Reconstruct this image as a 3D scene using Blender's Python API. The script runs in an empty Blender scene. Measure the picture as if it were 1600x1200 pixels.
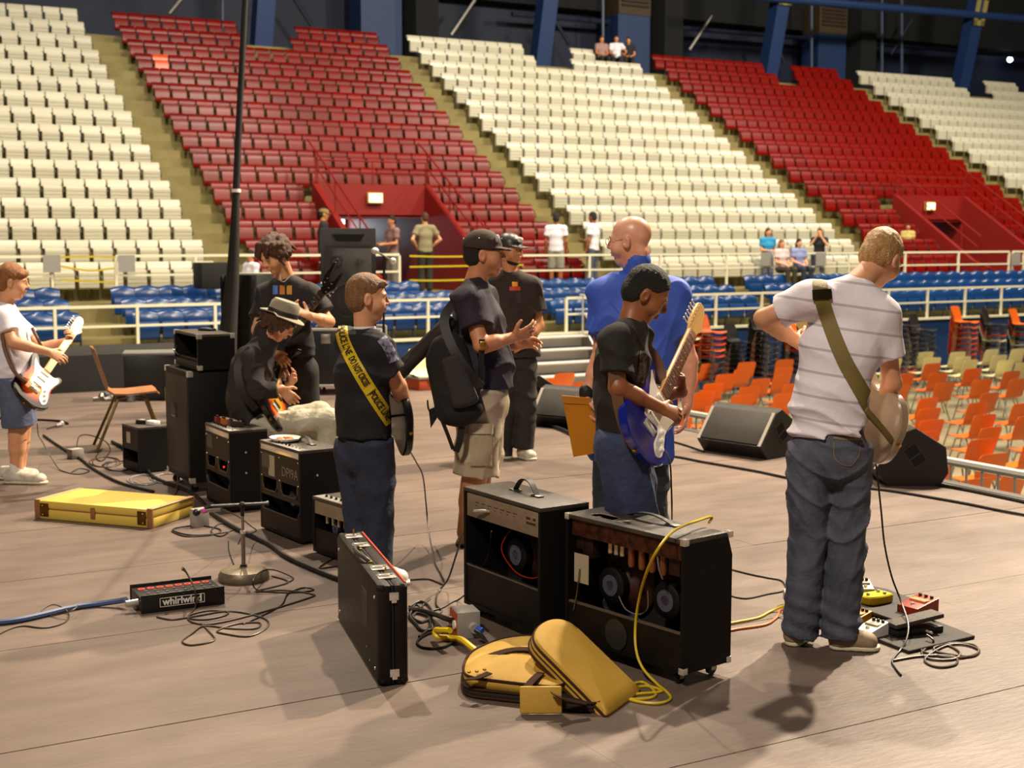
import bpy, bmesh, math, random
import numpy as np
from mathutils import Vector, Matrix, Euler
S = bpy.context.scene
COL = S.collection
PI = math.pi
AL = math.radians(29.6)          # the stage and the stands run at this angle to the view
FPX = 2150.0; CZ = 1.70; HOR = 369.0
PITCH = math.atan((600 - HOR) / FPX)
# ------------------------------------------------------------------ camera, world, light
cd = bpy.data.cameras.new('camera'); cam = bpy.data.objects.new('camera', cd); COL.objects.link(cam)
cam.location = (0, 0, CZ); cam.rotation_euler = (PI / 2 - PITCH, 0, -AL)
cd.sensor_width = 36; cd.lens = 36 * FPX / 1600; cd.clip_end = 300; cd.clip_start = .05
cd.dof.use_dof = True; cd.dof.focus_distance = 5.9; cd.dof.aperture_fstop = 4.2
S.camera = cam
S.view_settings.view_transform = 'Standard'; S.view_settings.look = 'None'
S.view_settings.exposure = 0.0; S.view_settings.gamma = 1
w = bpy.data.worlds.new('world'); S.world = w; w.use_nodes = True
w.node_tree.nodes['Background'].inputs[0].default_value = (1.0, .86, .70, 1)
w.node_tree.nodes['Background'].inputs[1].default_value = .055

def lamp(name, loc, target, power, size, color=(1, .80, .58), spot=None):
    if spot:
        l = bpy.data.lights.new(name, 'SPOT'); l.spot_size = math.radians(spot); l.spot_blend = .5; l.shadow_soft_size = size
    else:
        l = bpy.data.lights.new(name, 'AREA'); l.shape = 'DISK'; l.size = size
    l.energy = power; l.color = color
    o = bpy.data.objects.new(name, l); COL.objects.link(o); o.location = loc
    o.rotation_euler = (Vector(target) - Vector(loc)).to_track_quat('-Z', 'Y').to_euler()
    return o
KEYC = (1, .83, .62)
lamp('stage_lamp', (14.5, 9.5, 11.5), (3.5, 6, .5), 4600, .35, KEYC)
lamp('stage_lamp', (8.5, 10.5, 12.5), (4, 5.5, .5), 2000, .35, KEYC)
lamp('stage_lamp', (4.5, 16, 13), (4, 6, .5), 1700, .35, KEYC)
lamp('stage_lamp', (-5, -1, 11), (3, 7, .5), 1300, 1.4, (1, .85, .72))
for lx in (4, 15, 26, 37):
    lamp('hall_lamp', (lx + 1, 22, 14.5), (lx + 3, 33, 3), 2250, 1.6, (1, .90, .74))
lamp('hall_lamp', (17, 13, 14), (17, 17, -1.7), 1700, 1.6, (1, .84, .62))
lamp('hall_lamp', (27, 14, 14), (24, 20, -1.7), 1500, 1.6, (1, .84, .62))

# ------------------------------------------------------------------ projection helpers (photo pixel -> place in the hall)
ca, sa = math.cos(AL), math.sin(AL); cp, sp = math.cos(PITCH), math.sin(PITCH)
def ray(u, v):
    a = (u - 800) / FPX; b = (600 - v) / FPX
    x, y, z = a, cp + b * sp, -sp + b * cp
    return Vector((x * ca + y * sa, -x * sa + y * ca, z)), y
def G(u, v, z=0.0):
    d, y = ray(u, v); k = (z - CZ) / d.z
    return Vector((d.x * k, d.y * k, z))
def T(u, v, t):
    d, y = ray(u, v); k = t / d.y
    return Vector((d.x * k, t, CZ + d.z * k))
def YY(u, v, Y):
    d, y = ray(u, v); k = Y / y
    return Vector((d.x * k, d.y * k, CZ + d.z * k))
def PX(P):
    x = P[0] * ca - P[1] * sa; y = P[0] * sa + P[1] * ca; z = P[2] - CZ
    d = y * cp - z * sp; up = y * sp + z * cp
    return 800 + FPX * x / d, 600 - FPX * up / d, d
def yof(P): return P[0] * sa + P[1] * ca
# ------------------------------------------------------------------ materials
def lin(h):
    h = h.lstrip('#'); c = [int(h[i:i + 2], 16) / 255 for i in (0, 2, 4)]
    return tuple((x / 12.92 if x <= .04045 else ((x + .055) / 1.055) ** 2.4) for x in c) + (1,)
MATS = {}
def mat(name, color, rough=.6, metal=0, noise=None, bump=None, emit=0, var=0, spec=None, coat=0):
    """noise = (scale, colour2, stretch xyz, contrast); bump = (scale, strength)"""
    if name in MATS: return MATS[name]
    m = bpy.data.materials.new(name); m.use_nodes = True; nt = m.node_tree; n = nt.nodes; L = nt.links
    b = n['Principled BSDF']; c = lin(color) if isinstance(color, str) else tuple(color) + (1,) * (4 - len(color))
    b.inputs['Base Color'].default_value = c; b.inputs['Roughness'].default_value = rough; b.inputs['Metallic'].default_value = metal
    if spec is not None: b.inputs['Specular IOR Level'].default_value = spec
    if coat: b.inputs['Coat Weight'].default_value = coat; b.inputs['Coat Roughness'].default_value = .08
    if emit:
        b.inputs['Emission Color'].default_value = c; b.inputs['Emission Strength'].default_value = emit
    tc = n.new('ShaderNodeTexCoord')
    out = None
    if noise:
        mp = n.new('ShaderNodeMapping'); L.new(tc.outputs['Object'], mp.inputs[0]); mp.inputs['Scale'].default_value = noise[2] if len(noise) > 2 else (1, 1, 1)
        t = n.new('ShaderNodeTexNoise'); t.inputs['Scale'].default_value = noise[0]; t.inputs['Detail'].default_value = 6; t.inputs['Roughness'].default_value = .6
        L.new(mp.outputs[0], t.inputs[0])
        r = n.new('ShaderNodeValToRGB'); k = noise[3] if len(noise) > 3 else .18
        r.color_ramp.elements[0].position = .5 - k; r.color_ramp.elements[1].position = .5 + k
        r.color_ramp.elements[0].color = lin(noise[1]) if isinstance(noise[1], str) else noise[1]; r.color_ramp.elements[1].color = c
        L.new(t.outputs['Fac'], r.inputs[0]); out = r.outputs[0]
    if var:
        oi = n.new('ShaderNodeObjectInfo'); hs = n.new('ShaderNodeHueSaturation'); mm = n.new('ShaderNodeMapRange')
        mm.inputs['To Min'].default_value = 1 - var; mm.inputs['To Max'].default_value = 1 + var
        L.new(oi.outputs['Random'], mm.inputs[0]); L.new(mm.outputs[0], hs.inputs['Value'])
        if out: L.new(out, hs.inputs['Color'])
        else: hs.inputs['Color'].default_value = c
        out = hs.outputs[0]
    if out: L.new(out, b.inputs['Base Color'])
    if bump:
        t2 = n.new('ShaderNodeTexNoise'); t2.inputs['Scale'].default_value = bump[0]; t2.inputs['Detail'].default_value = 4
        L.new(tc.outputs['Object'], t2.inputs[0]); bp = n.new('ShaderNodeBump'); bp.inputs['Strength'].default_value = bump[1]; bp.inputs['Distance'].default_value = .01
        L.new(t2.outputs['Fac'], bp.inputs['Height']); L.new(bp.outputs[0], b.inputs['Normal'])
    MATS[name] = m; return m
# ------------------------------------------------------------------ mesh helpers
def smooth(me, ang=35):
    me.shade_smooth(); me.set_sharp_from_angle(angle=math.radians(ang))
class MB:
    def __init__(s): s.v = []; s.f = []
    def add(s, vs, fs, M=None):
        k = len(s.v); s.v += [tuple(M @ Vector(p)) if M else tuple(p) for p in vs]; s.f += [tuple(i + k for i in f) for f in fs]; return s
    def box(s, a, b, M=None, bev=0):
        (x0, y0, z0), (x1, y1, z1) = a, b
        if x0 > x1: x0, x1 = x1, x0
        if y0 > y1: y0, y1 = y1, y0
        if z0 > z1: z0, z1 = z1, z0
        if not bev:
            vs = [(x0, y0, z0), (x1, y0, z0), (x1, y1, z0), (x0, y1, z0), (x0, y0, z1), (x1, y0, z1), (x1, y1, z1), (x0, y1, z1)]
            return s.add(vs, [(0, 3, 2, 1), (4, 5, 6, 7), (0, 1, 5, 4), (1, 2, 6, 5), (2, 3, 7, 6), (3, 0, 4, 7)], M)
        bm = bmesh.new(); bmesh.ops.create_cube(bm, size=1)
        for p in bm.verts: p.co = ((x0 + x1) / 2 + p.co.x * (x1 - x0), (y0 + y1) / 2 + p.co.y * (y1 - y0), (z0 + z1) / 2 + p.co.z * (z1 - z0))
        bmesh.ops.bevel(bm, geom=bm.edges[:], offset=bev, segments=2, affect='EDGES', profile=.5)
        bm.verts.ensure_lookup_table(); bm.verts.index_update()
        vs = [p.co[:] for p in bm.verts]; fs = [[q.index for q in f.verts] for f in bm.faces]; bm.free()
        return s.add(vs, fs, M)
    def tube(s, pts, r, n=8, M=None, cap=True, closed=False):
        pts = [Vector(p) for p in pts]; N = len(pts); vs = []; fs = []
        rr = r if isinstance(r, (list, tuple)) else [r] * N
        nrm = None
        for i, p in enumerate(pts):
            a = pts[(i - 1) % N] if (i > 0 or closed) else p; b = pts[(i + 1) % N] if (i < N - 1 or closed) else p
            t = (b - a); t = t.normalized() if t.length > 1e-9 else Vector((0, 0, 1))
            if nrm is None: nrm = t.orthogonal().normalized()
            else:
                nrm = nrm - t * nrm.dot(t); nrm = nrm.normalized() if nrm.length > 1e-6 else t.orthogonal().normalized()
            bn = t.cross(nrm)
            for j in range(n):
                a_ = 2 * PI * j / n; vs.append(p + (nrm * math.cos(a_) + bn * math.sin(a_)) * rr[i])
        M_ = N if closed else N - 1
        for i in range(M_):
            i2 = (i + 1) % N
            for j in range(n):
                j2 = (j + 1) % n; fs.append((i * n + j, i * n + j2, i2 * n + j2, i2 * n + j))
        if cap and not closed:
            fs.append(tuple(range(n))[::-1]); fs.append(tuple((N - 1) * n + j for j in range(n)))
        return s.add(vs, fs, M)
    def lathe(s, prof, n=20, M=None):
        vs = []; fs = []
        for r, z in prof:
            for j in range(n): a = 2 * PI * j / n; vs.append((r * math.cos(a), r * math.sin(a), z))
        for i in range(len(prof) - 1):
            for j in range(n):
                j2 = (j + 1) % n; fs.append((i * n + j, i * n + j2, (i + 1) * n + j2, (i + 1) * n + j))
        fs.append(tuple(range(n))[::-1]); fs.append(tuple((len(prof) - 1) * n + j for j in range(n)))
        return s.add(vs, fs, M)
    def prism(s, out, h0, h1, M=None, ax='z', ins=0):
        """outline (a, b) extruded between h0 and h1 along ax; ins: chamfer"""
        n = len(out); c = (sum(p[0] for p in out) / n, sum(p[1] for p in out) / n)
        def P(p, h): return {'z': (p[0], p[1], h), 'y': (p[0], h, p[1]), 'x': (h, p[0], p[1])}[ax]
        def sh(p, k):
            d = Vector((c[0] - p[0], c[1] - p[1])); L = d.length or 1; return (p[0] + d.x / L * k, p[1] + d.y / L * k)
        if ins:
            rings = [([sh(p, ins) for p in out], h0), (out, h0 + ins * (1 if h1 > h0 else -1)), (out, h1 - ins * (1 if h1 > h0 else -1)), ([sh(p, ins) for p in out], h1)]
        else: rings = [(out, h0), (out, h1)]
        vs = [P(p, h) for o, h in rings for p in o]; fs = []
        for i in range(len(rings) - 1):
            for j in range(n):
                j2 = (j + 1) % n; fs.append((i * n + j, i * n + j2, (i + 1) * n + j2, (i + 1) * n + j))
        fs.append(tuple(range(n))[::-1]); fs.append(tuple((len(rings) - 1) * n + j for j in range(n)))
        return s.add(vs, fs, M)
    def sphere(s, c, r, n=12, M=None):
        rr = r if isinstance(r, (tuple, list)) else (r, r, r); vs = []; fs = []; m = max(4, n // 2)
        for i in range(m + 1):
            ph = PI * i / m
            for j in range(n):
                a = 2 * PI * j / n; vs.append((c[0] + rr[0] * math.sin(ph) * math.cos(a), c[1] + rr[1] * math.sin(ph) * math.sin(a), c[2] + rr[2] * math.cos(ph)))
        for i in range(m):
            for j in range(n): j2 = (j + 1) % n; fs.append((i * n + j, (i + 1) * n + j, (i + 1) * n + j2, i * n + j2))
        return s.add(vs, fs, M)
    def mesh(s, name, m, sm=True, ang=35):
        me = bpy.data.meshes.new(name); me.from_pydata(s.v, [], s.f); me.materials.append(m)
        bm = bmesh.new(); bm.from_mesh(me); bmesh.ops.remove_doubles(bm, verts=bm.verts[:], dist=1e-6); bmesh.ops.recalc_face_normals(bm, faces=bm.faces[:]); bm.to_mesh(me); bm.free()
        if sm: smooth(me, ang)
        return me
    def build(s, name, m, parent=None, sm=True, ang=35):
        return link(name, s.mesh(name, m, sm, ang), parent)
def link(name, me, parent=None, loc=None, rz=None):
    o = bpy.data.objects.new(name, me); COL.objects.link(o)
    if parent: o.parent = parent
    if loc is not None: o.location = loc
    if rz is not None: o.rotation_euler = (0, 0, rz)
    return o
def tag(o, label=None, cat=None, group=None, kind=None):
    if label: o['label'] = label
    if cat: o['category'] = cat
    if group: o['group'] = group
    if kind: o['kind'] = kind
    return o
def thing(name, label, cat, loc=(0, 0, 0), rz=0.0, group=None):
    o = bpy.data.objects.new(name, None); COL.objects.link(o); o.location = loc
    if isinstance(rz, Matrix): o.matrix_world = Matrix.Translation(Vector(loc)) @ rz.to_4x4()
    else: o.rotation_euler = (0, 0, rz)
    o.empty_display_size = .1
    return tag(o, label, cat, group)
def struct(name, mb, m, parent=None, sm=False):
    o = mb.build(name, m, parent, sm)
    if not parent: o['kind'] = 'structure'
    return o
def copy_tree(o, parent=None):
    c = o.copy(); COL.objects.link(c)
    if parent: c.parent = parent
    for ch in o.children: copy_tree(ch, c)
    return c
def catmull(pts, k=6, closed=False):
    P = [Vector(p) for p in pts]; n = len(P); out = []
    for i in range(n if closed else n - 1):
        p0 = P[(i - 1) % n] if (closed or i > 0) else P[0]; p1 = P[i]; p2 = P[(i + 1) % n]; p3 = P[(i + 2) % n] if (closed or i + 2 < n) else P[-1]
        for j in range(k):
            t = j / k; out.append(.5 * ((2 * p1) + (p2 - p0) * t + (2 * p0 - 5 * p1 + 4 * p2 - p3) * t * t + (3 * p1 - p0 - 3 * p2 + p3) * t ** 3))
    if not closed: out.append(P[-1])
    return out
def frame(x, z):
    """rotation matrix with local x along x and local z as near z as possible"""
    x = Vector(x).normalized(); z = Vector(z); z = (z - x * z.dot(x)).normalized(); y = z.cross(x)
    return Matrix((x, y, z)).transposed()
def text_mesh(body, size, m, ext=.0008, bold=False, name='lettering'):
    cu = bpy.data.curves.new(name, 'FONT'); cu.body = body; cu.size = size; cu.extrude = ext; cu.align_x = 'CENTER'; cu.align_y = 'CENTER'
    if bold: cu.offset = size * .028
    cu.resolution_u = 3
    o = bpy.data.objects.new(name, cu); COL.objects.link(o)
    dg = bpy.context.evaluated_depsgraph_get(); dg.update()
    me = bpy.data.meshes.new_from_object(o.evaluated_get(dg)); bpy.data.objects.remove(o)
    me.materials.clear(); me.materials.append(m); return me
random.seed(7)
# ------------------------------------------------------------------ palette
def deck_material():
    m = mat('deck_paint', '#786b5f', .5); nt = m.node_tree; n = nt.nodes; L = nt.links; b = n['Principled BSDF']
    g = n.new('ShaderNodeNewGeometry')
    def nz_(sc, st, det, rough=.6):
        mp = n.new('ShaderNodeMapping'); mp.inputs['Scale'].default_value = st; L.new(g.outputs['Position'], mp.inputs[0])
        t = n.new('ShaderNodeTexNoise'); t.inputs['Scale'].default_value = sc; t.inputs['Detail'].default_value = det; t.inputs['Roughness'].default_value = rough; L.new(mp.outputs[0], t.inputs[0]); return t.outputs['Fac']
    def ramp(x, p0, c0, p1, c1):
        r = n.new('ShaderNodeValToRGB'); e = r.color_ramp.elements; e[0].position = p0; e[0].color = lin(c0); e[1].position = p1; e[1].color = lin(c1); L.new(x, r.inputs[0]); return r.outputs[0]
    def mul(a, c):
        x = n.new('ShaderNodeMix'); x.data_type = 'RGBA'; x.blend_type = 'MULTIPLY'; x.inputs[0].default_value = 1; L.new(a, x.inputs[6]); L.new(c, x.inputs[7]); return x.outputs[2]
    c = ramp(nz_(.55, (1, 1.8, 1), 8), .32, '#5a4c44', .68, '#77665b')
    c = mul(c, ramp(nz_(2.0, (.8, 3, 1), 7), .35, '#e4e1de', .6, '#ffffff'))           # streaks of worn paint
    c = mul(c, ramp(nz_(9, (1, 1, 1), 8, .8), .29, '#5b5550', .35, '#ffffff'))          # small chips
    c = mul(c, ramp(nz_(3.1, (.5, 6, 1), 9, .85), .29, '#7a736d', .36, '#ffffff'))      # scratches
    L.new(c, b.inputs['Base Color'])
    r = n.new('ShaderNodeMapRange'); r.inputs['To Min'].default_value = .36; r.inputs['To Max'].default_value = .62; L.new(nz_(3, (1, 2, 1), 5), r.inputs[0]); L.new(r.outputs[0], b.inputs['Roughness'])
    bp = n.new('ShaderNodeBump'); bp.inputs['Strength'].default_value = .18; bp.inputs['Distance'].default_value = .01; L.new(nz_(14, (1, 3, 1), 6), bp.inputs['Height']); L.new(bp.outputs[0], b.inputs['Normal']); return m
M_deck = deck_material()
M_gap = mat('dark_gap', '#0a0908', .9)
M_conc = mat('concrete', '#857949', .8, noise=(1.2, '#6b6138', (1, 1, 1), .2), bump=(15, .2))
M_conc2 = mat('concrete_floor', '#8f8668', .6, noise=(1.0, '#7b7156'))
M_white = mat('seat_cream', '#c0bba6', .28, var=.09)
M_red = mat('seat_red', '#680903', .34, var=.2, spec=.25)
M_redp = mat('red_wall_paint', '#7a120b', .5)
M_blue = mat('seat_blue', '#113668', .26, var=.1, spec=.4)
M_iron = mat('seat_iron', '#4b4838', .6)
M_ironr = mat('seat_iron_red', '#3f0d08', .6)
M_rail = mat('rail_paint', '#e0dcc0', .4)
M_redrail = mat('rail_red', '#7a0f08', .45)
M_wallb = mat('wall_navy', '#071534', .7, noise=(.6, '#040c20', (1, 1, .3), .2))
M_colb = mat('column_blue', '#122c58', .55)
M_fascia = mat('board_blue', '#11386e', .5, noise=(1.5, '#0f3162'))
M_black = mat('black_cloth', '#0d0c0b', .85, noise=(8, '#141210'))
M_tolex = mat('black_vinyl', '#0e0c0b', .5, bump=(260, .35), spec=.25)
M_chrome = mat('chrome', '#e4dfd4', .22, .6)
M_steel = mat('steel', '#a8a49c', .35, 1)
M_alu = mat('aluminium', '#c8c6c0', .4, .35)
M_plastic = mat('black_plastic', '#121110', .4)
M_rubber = mat('black_rubber', '#0e0d0c', .6)

# ------------------------------------------------------------------ setting: stage deck
FLZ = -1.75
deck = MB(); deck.box((-4.9, -1.4, -.25), (7.30, 15.4, -.02)); deck = struct('floor', deck, M_gap)
SP = 1.19
i = 0
for a in range(5):
    for b in range(14):
        s0 = 7.3 - 2.44 * (a + 1); t0 = 3.46 - 4 * SP + b * SP
        t1 = min(t0 + SP, 15.4)
        mb = MB(); g_ = .002 + random.random() * .002
        mb.box((-1.2195, -(t1 - t0) / 2 + g_, -.02), (1.2195, (t1 - t0) / 2 - g_, 0))
        o = link('deck_panel', mb.mesh('deck_panel', M_deck, False), deck, (s0 + 1.22, (t0 + t1) / 2, random.uniform(-.0012, 0)))
mb = MB(); mb.box((7.31, -1.4, FLZ), (7.34, 15.4, -.04)); mb.box((-4.9, 15.4, FLZ), (7.34, 15.43, -.04))
struct('trim_1', mb, M_black)
mb = MB(); mb.box((7.25, -1.4, -.03), (7.345, 15.43, .004)); struct('trim_2', mb, mat('edge_dark', '#3c3732', .6))
# arena floor
mb = MB(); mb.box((-12, -3, FLZ - .1), (60, 24.3, FLZ)); struct('floor', mb, M_conc2)
# low seating platform with its blue front
mb = MB(); mb.box((-6, 24.22, FLZ), (60, 24.3, -.33)); struct('wall_front', mb, M_fascia)
mb = MB(); mb.box((-6, 24.16, -.33), (60, 24.32, -.28)); struct('trim_3', mb, M_rail)
# terraces: blue rows then the upper bowl, one stepped body
def rowt(k): return 40.26 - .8 * k
def rowz(k): return 8.03 - .4735 * k + .0011 * k * k
BL = [(26.6, .76), (25.8, .57), (25.0, .38)]            # blue rows: t of the backs, z of their tops
prof = [(24.3, -.34), (25.25, -.34), (25.25, -.15), (26.05, -.15), (26.05, .04), (27.0, .04), (27.0, .40), (28.6, .40)]
zf = .40
for k in range(14, -1, -1):
    z = rowz(k) - .74; t = rowt(k) + .25 - .8 - .0
    prof += [(t + .06, prof[-1][1]), (t + .06, z)]
prof += [(45.2, prof[-1][1]), (45.2, FLZ - .1), (24.3, FLZ - .1)]
VOM = [(12.3, 15.15), (31.15, 34.0)]
ORD = ['first', 'second', 'third', 'fourth', 'fifth', 'sixth', 'seventh', 'eighth', 'ninth', 'tenth', 'eleventh', 'twelfth', 'thirteenth', 'fourteenth', 'fifteenth', 'sixteenth', 'seventeenth', 'eighteenth', 'nineteenth', 'twentieth']
def num(n):
    T_ = ['', '', 'twenty', 'thirty', 'forty', 'fifty', 'sixty', 'seventy']
    return ORD[n - 1] if n <= 20 else (T_[n // 10] + '-' + ORD[n % 10 - 1] if n % 10 else T_[n // 10][:-1] + 'ieth')
segs = [(-8, 12.3), (15.15, 31.15), (34.0, 60)]
for a, b in segs:
    mb = MB(); mb.prism(prof, a, b, ax='x'); struct('floor', mb, M_conc)
# over / in the two tunnels
pv = [p for p in prof if p[0] >= 31.0 and p[1] > 0]
pv = [(31.0, pv[0][1])] + pv + [(45.2, 2.17), (31.0, 2.17)]
for a, b in VOM:
    mb = MB(); mb.prism(pv, a, b, ax='x'); struct('floor', mb, M_conc)
    mb = MB(); mb.prism([p for p in prof[:8]] + [(45.2, .40), (45.2, FLZ - .1), (24.3, FLZ - .1)], a, b, ax='x'); struct('floor', mb, M_conc)
# aisle steps
nst = 0
for a, b in ((8.9, 9.84), (18.07, 19.05), (27.52, 28.51), (37.14, 38.16)):
    for k in range(0, 16):
        z = rowz(k) - .74 if k < 15 else .40
        mb = MB(); t = rowt(k) + .25 - .74
        mb.box((a + .01, t - .34, z - .8), (b - .01, t + .1, z - .235 + .0))
        st = link('aisle_step', mb.mesh('aisle_step', M_conc, False)); st['kind'] = 'structure'; nst += 1
# ------------------------------------------------------------------ concourse behind the bowl
mb = MB(); mb.box((-8, 45.0, 6), (70, 45.3, 16)); struct('wall_back', mb, M_wallb)
mb = MB(); mb.box((-12, -3, 15.6), (70, 45.3, 15.9)); struct('ceiling', mb, mat('ceiling_dark', '#14110e', .9))
M_void = mat('void_dark', '#06070a', .9)
mb = MB(); mb.box((-8, 44.3, 10.1), (70, 45, 14)); struct('trim_4', mb, M_void)
i = 5
for cs in (4.3, 14.45, 24.3, 34.2, 44.3):
    mb = MB(); Mx = Matrix.Translation((cs, 40.75, 7.0))
    mb.add([(-.28, 0, 0), (.28, 0, 0), (.28, .5, 0), (-.28, .5, 0), (-.28 + .1, -1.1, 5.2), (.28 + .1, -1.1, 5.2), (.28 + .1, -.6, 5.2), (-.28 + .1, -.6, 5.2)],
           [(0, 3, 2, 1), (4, 5, 6, 7), (0, 1, 5, 4), (1, 2, 6, 5), (2, 3, 7, 6), (3, 0, 4, 7)], Mx)
    o = struct('column', mb, M_colb)
    if cs > 30:
        mb = MB(); k = 3.15
        for dx in (-.3, .1): mb.box((dx, -.06, 0), (dx + .2, 0, 1.0), Matrix.Translation((cs + .1 * k / 5.2, 40.75 - 1.1 * k / 5.2 - .02, 7.0 + k)) @ Matrix.Rotation(.21, 4, 'X'))
        mb.box((-.3, -.06, 0), (.3, 0, .22), Matrix.Translation((cs + .1 * k / 5.2, 40.75 - 1.1 * k / 5.2 - .02, 7.0 + k)) @ Matrix.Rotation(.21, 4, 'X'))
        mb.build('yellow_bracket', mat('bracket_yellow', '#8a7f48', .6), o)
for cs, w_ in ((19.6, .75), (29.9, .72), (39.7, .75)):
    mb = MB(); mb.box((cs - w_, 43.4, 6.9), (cs + w_, 44.4, 9.9)); o = struct('column', mb, mat('pylon_blue', '#122c56', .6))
    mb = MB(); mb.box((cs - w_, 43.36, 9.9), (cs + w_, 44.4, 11.6)); o2 = mb.build('vent_frame', mat('vent_tan', '#3a2d17', .7), o, False)
    mb = MB()
    for q in range(9): mb.box((cs - w_ + .12, 43.28, 10.2 + q * .15), (cs + w_ - .12, 43.37, 10.27 + q * .15))
    sl = mb.build('louvre_slats', mat('vent_slat', '#22120a', .7), o, False); sl['kind'] = 'stuff'
    mb = MB(); mb.box((cs + w_ + .25, 42.8, 6.9), (cs + w_ + 1.1, 44.6, 13)); struct('column', mb, M_void)
mb = MB(); mb.tube([T(1150, -8, 40), T(1700, 38, 40)], .16, 10); struct('beam', mb, M_colb)
mb = MB(); mb.tube([T(800, 22, 44), T(1620, 90, 44)], .09, 8); struct('beam', mb, M_wallb)
for u0, v0, u1, v1, c in ((265, 22, 290, -8, 1), (458, -5, 487, 40, 0), (705, 55, 742, 0, 1), (866, 30, 890, 70, 0), (1077, 78, 1112, 25, 1), (1210, 60, 1225, 98, 0), (1392, 85, 1425, 30, 0)):
    mb = MB(); mb.tube([T(u0, v0, 43.2), T(u1, v1, 43.2)], .07, 6); struct('beam', mb, M_steel if c else M_wallb)
for u in (348, 942, 1268, 1409, 1378):
    mb = MB(); mb.tube([T(u, 120, 43.0), T(u, -5, 43.0)], .055, 6); struct('column', mb, mat('pole_grey', '#3a4a63', .5))
mb = MB(); mb.sphere(T(1578, 93, 44.2), .12, 8); tag(mb.build('concourse_lamp', mat('lamp_glow', '#cfe0ff', .5, emit=14)), 'small glowing bluish lamp far up behind the white seats', 'lamp')

# ------------------------------------------------------------------ stadium seats
SW = .464
def seat_meshes(col, iron, ribs):
    mb = MB(); w = SW * (.94 if ribs else .89)
    pr = [(.03, .26), (.0, .30), (-.005, .50), (.02, .64), (.045, .72), (.09, .755), (.14, .745), (.16, .71), (.10, .68), (.06, .62), (.03, .50), (.035, .40), (.045, .26)]
    mb.prism([(.015, .585), (.02, .64), (.045, .72), (.09, .755), (.14, .745), (.16, .71), (.10, .68), (.065, .64), (.05, .585)], -w / 2, w / 2, ax='x')
    mb.prism([(.03, .26), (.0, .30), (-.005, .50), (.012, .585), (.045, .585), (.03, .50), (.035, .40), (.045, .26)], -w * .36, w * .36, ax='x'); back = mb.mesh('backrest', col)
    mb = MB(); w2 = SW * (.84 if ribs else .79); pr = [(-.09, .22)]
    if ribs:
        for q in range(4):
            z0 = .25 + q * .078; pr += [(-.125, z0), (-.130, z0 + .06), (-.108, z0 + .068)]
        pr += [(-.105, .575), (-.085, .59), (-.06, .58)]
    else: pr = [(-.08, .22), (-.135, .24), (-.155, .29), (-.145, .36), (-.12, .46), (-.10, .55), (-.085, .575), (-.06, .565)]
    pr += [(-.06, .24)]
    mb.prism(pr, -w2 / 2, w2 / 2, ax='x'); pan = mb.mesh('seat_pan', col)
    mb = MB(); x = SW / 2
    x -= .016; mb.tube([(x, .02, .0), (x, -.02, .35), (x, -.14, .47), (x, -.04, .60), (x, .04, .62)], .013, 5); fr = mb.mesh('standard', iron)
    return back, pan, fr
def blue_meshes():
    mb = MB(); w = SW * .98; vs = []; fs = []; n = 6
    # curved top plastic shell
    for side in (0, 1):
        for i in range(n + 1):
            x = -w / 2 + w * i / n; c = math.cos(PI * (i / n - .5)); 
            for (y, z) in ((0, .36), (-.01, .52), (.03 , .62 + .03 * c), (.08, .67 + .045 * c)):
                vs.append((x, y + side * .02 + .02 * (1 - c), z))
    for side in (0, 1):
        o = side * (n + 1) * 4
        for i in range(n):
            for j in range(3):
                a = o + i * 4 + j; fs.append((a, a + 1, a + 5, a + 4) if side else (a, a + 4, a + 5, a + 1))
    o = (n + 1) * 4
    for i in range(n):
        fs.append((i * 4 + 3, i * 4 + 7, o + i * 4 + 7, o + i * 4 + 3)); fs.append((i * 4, o + i * 4, o + i * 4 + 4, i * 4 + 4))
    for i in (0, n):
        for j in range(3): a = i * 4 + j; fs.append((a, a + 1, o + a + 1, o + a))
    mb.add(vs, fs); back = mb.mesh('backrest', M_blue, ang=50)
    mb = MB(); w2 = SW * .86
    mb.prism([(-.09, .17), (-.12, .20), (-.135, .32), (-.125, .44), (-.09, .50), (-.07, .48), (-.08, .2)], -w2 / 2, w2 / 2, ax='x'); pan = mb.mesh('seat_pan', M_blue)
    mb = MB(); x = SW / 2 - .014; mb.tube([(x, .03, 0), (x, -.04, .35), (x, .0, .5)], .012, 5); mb.tube([(x, -.12, 0), (x, -.06, .32)], .01, 5)
    return back, pan, mb.mesh('standard', mat('seat_iron_blue', '#22303f', .6))
SEATS = {'white': seat_meshes(M_white, M_iron, True), 'red': seat_meshes(M_red, M_ironr, False), 'blue': blue_meshes()}
blocks = [('white', 'white block nearest the black drape', 2.2, 8.9), ('red', 'nearer red block', 9.84, 18.05), ('white', 'wide white block', 19.07, 27.5),
          ('red', 'distant red block', 28.53, 37.12), ('white', 'distant white block', 38.18, 47.0)]
sl = {'white': [], 'red': [], 'blue': []}
for c, bn, s0, s1 in blocks:
    n = round((s1 - s0) / SW); p = (s1 - s0) / n
    for k in range(16):
        t = rowt(k); z = rowz(k)
        for j in range(n):
            s = s0 + (j + .5) * p
            if s0 < 3: s = s1 - (j + .5) * p
            if c == 'red' and k >= 11 and any(a - .25 < s < b + .3 for a, b in VOM): continue
            if k < 2 and any(cc - .8 < s < cc + .8 - .5 * k for cc in (14.45, 24.3, 34.2, 44.3)): continue
            if k == 0 and 26.1 < s < 27.6: continue
            u, v, d = PX((s, t, z - .2))
            if u < -25 or u > 1640: continue
            sl[c].append((d, (s, t + .0, z - .75), f'{c} stadium seat, {bn}, {num(16 - k)} row up, {num(j + 1)} seat along'))
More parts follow.
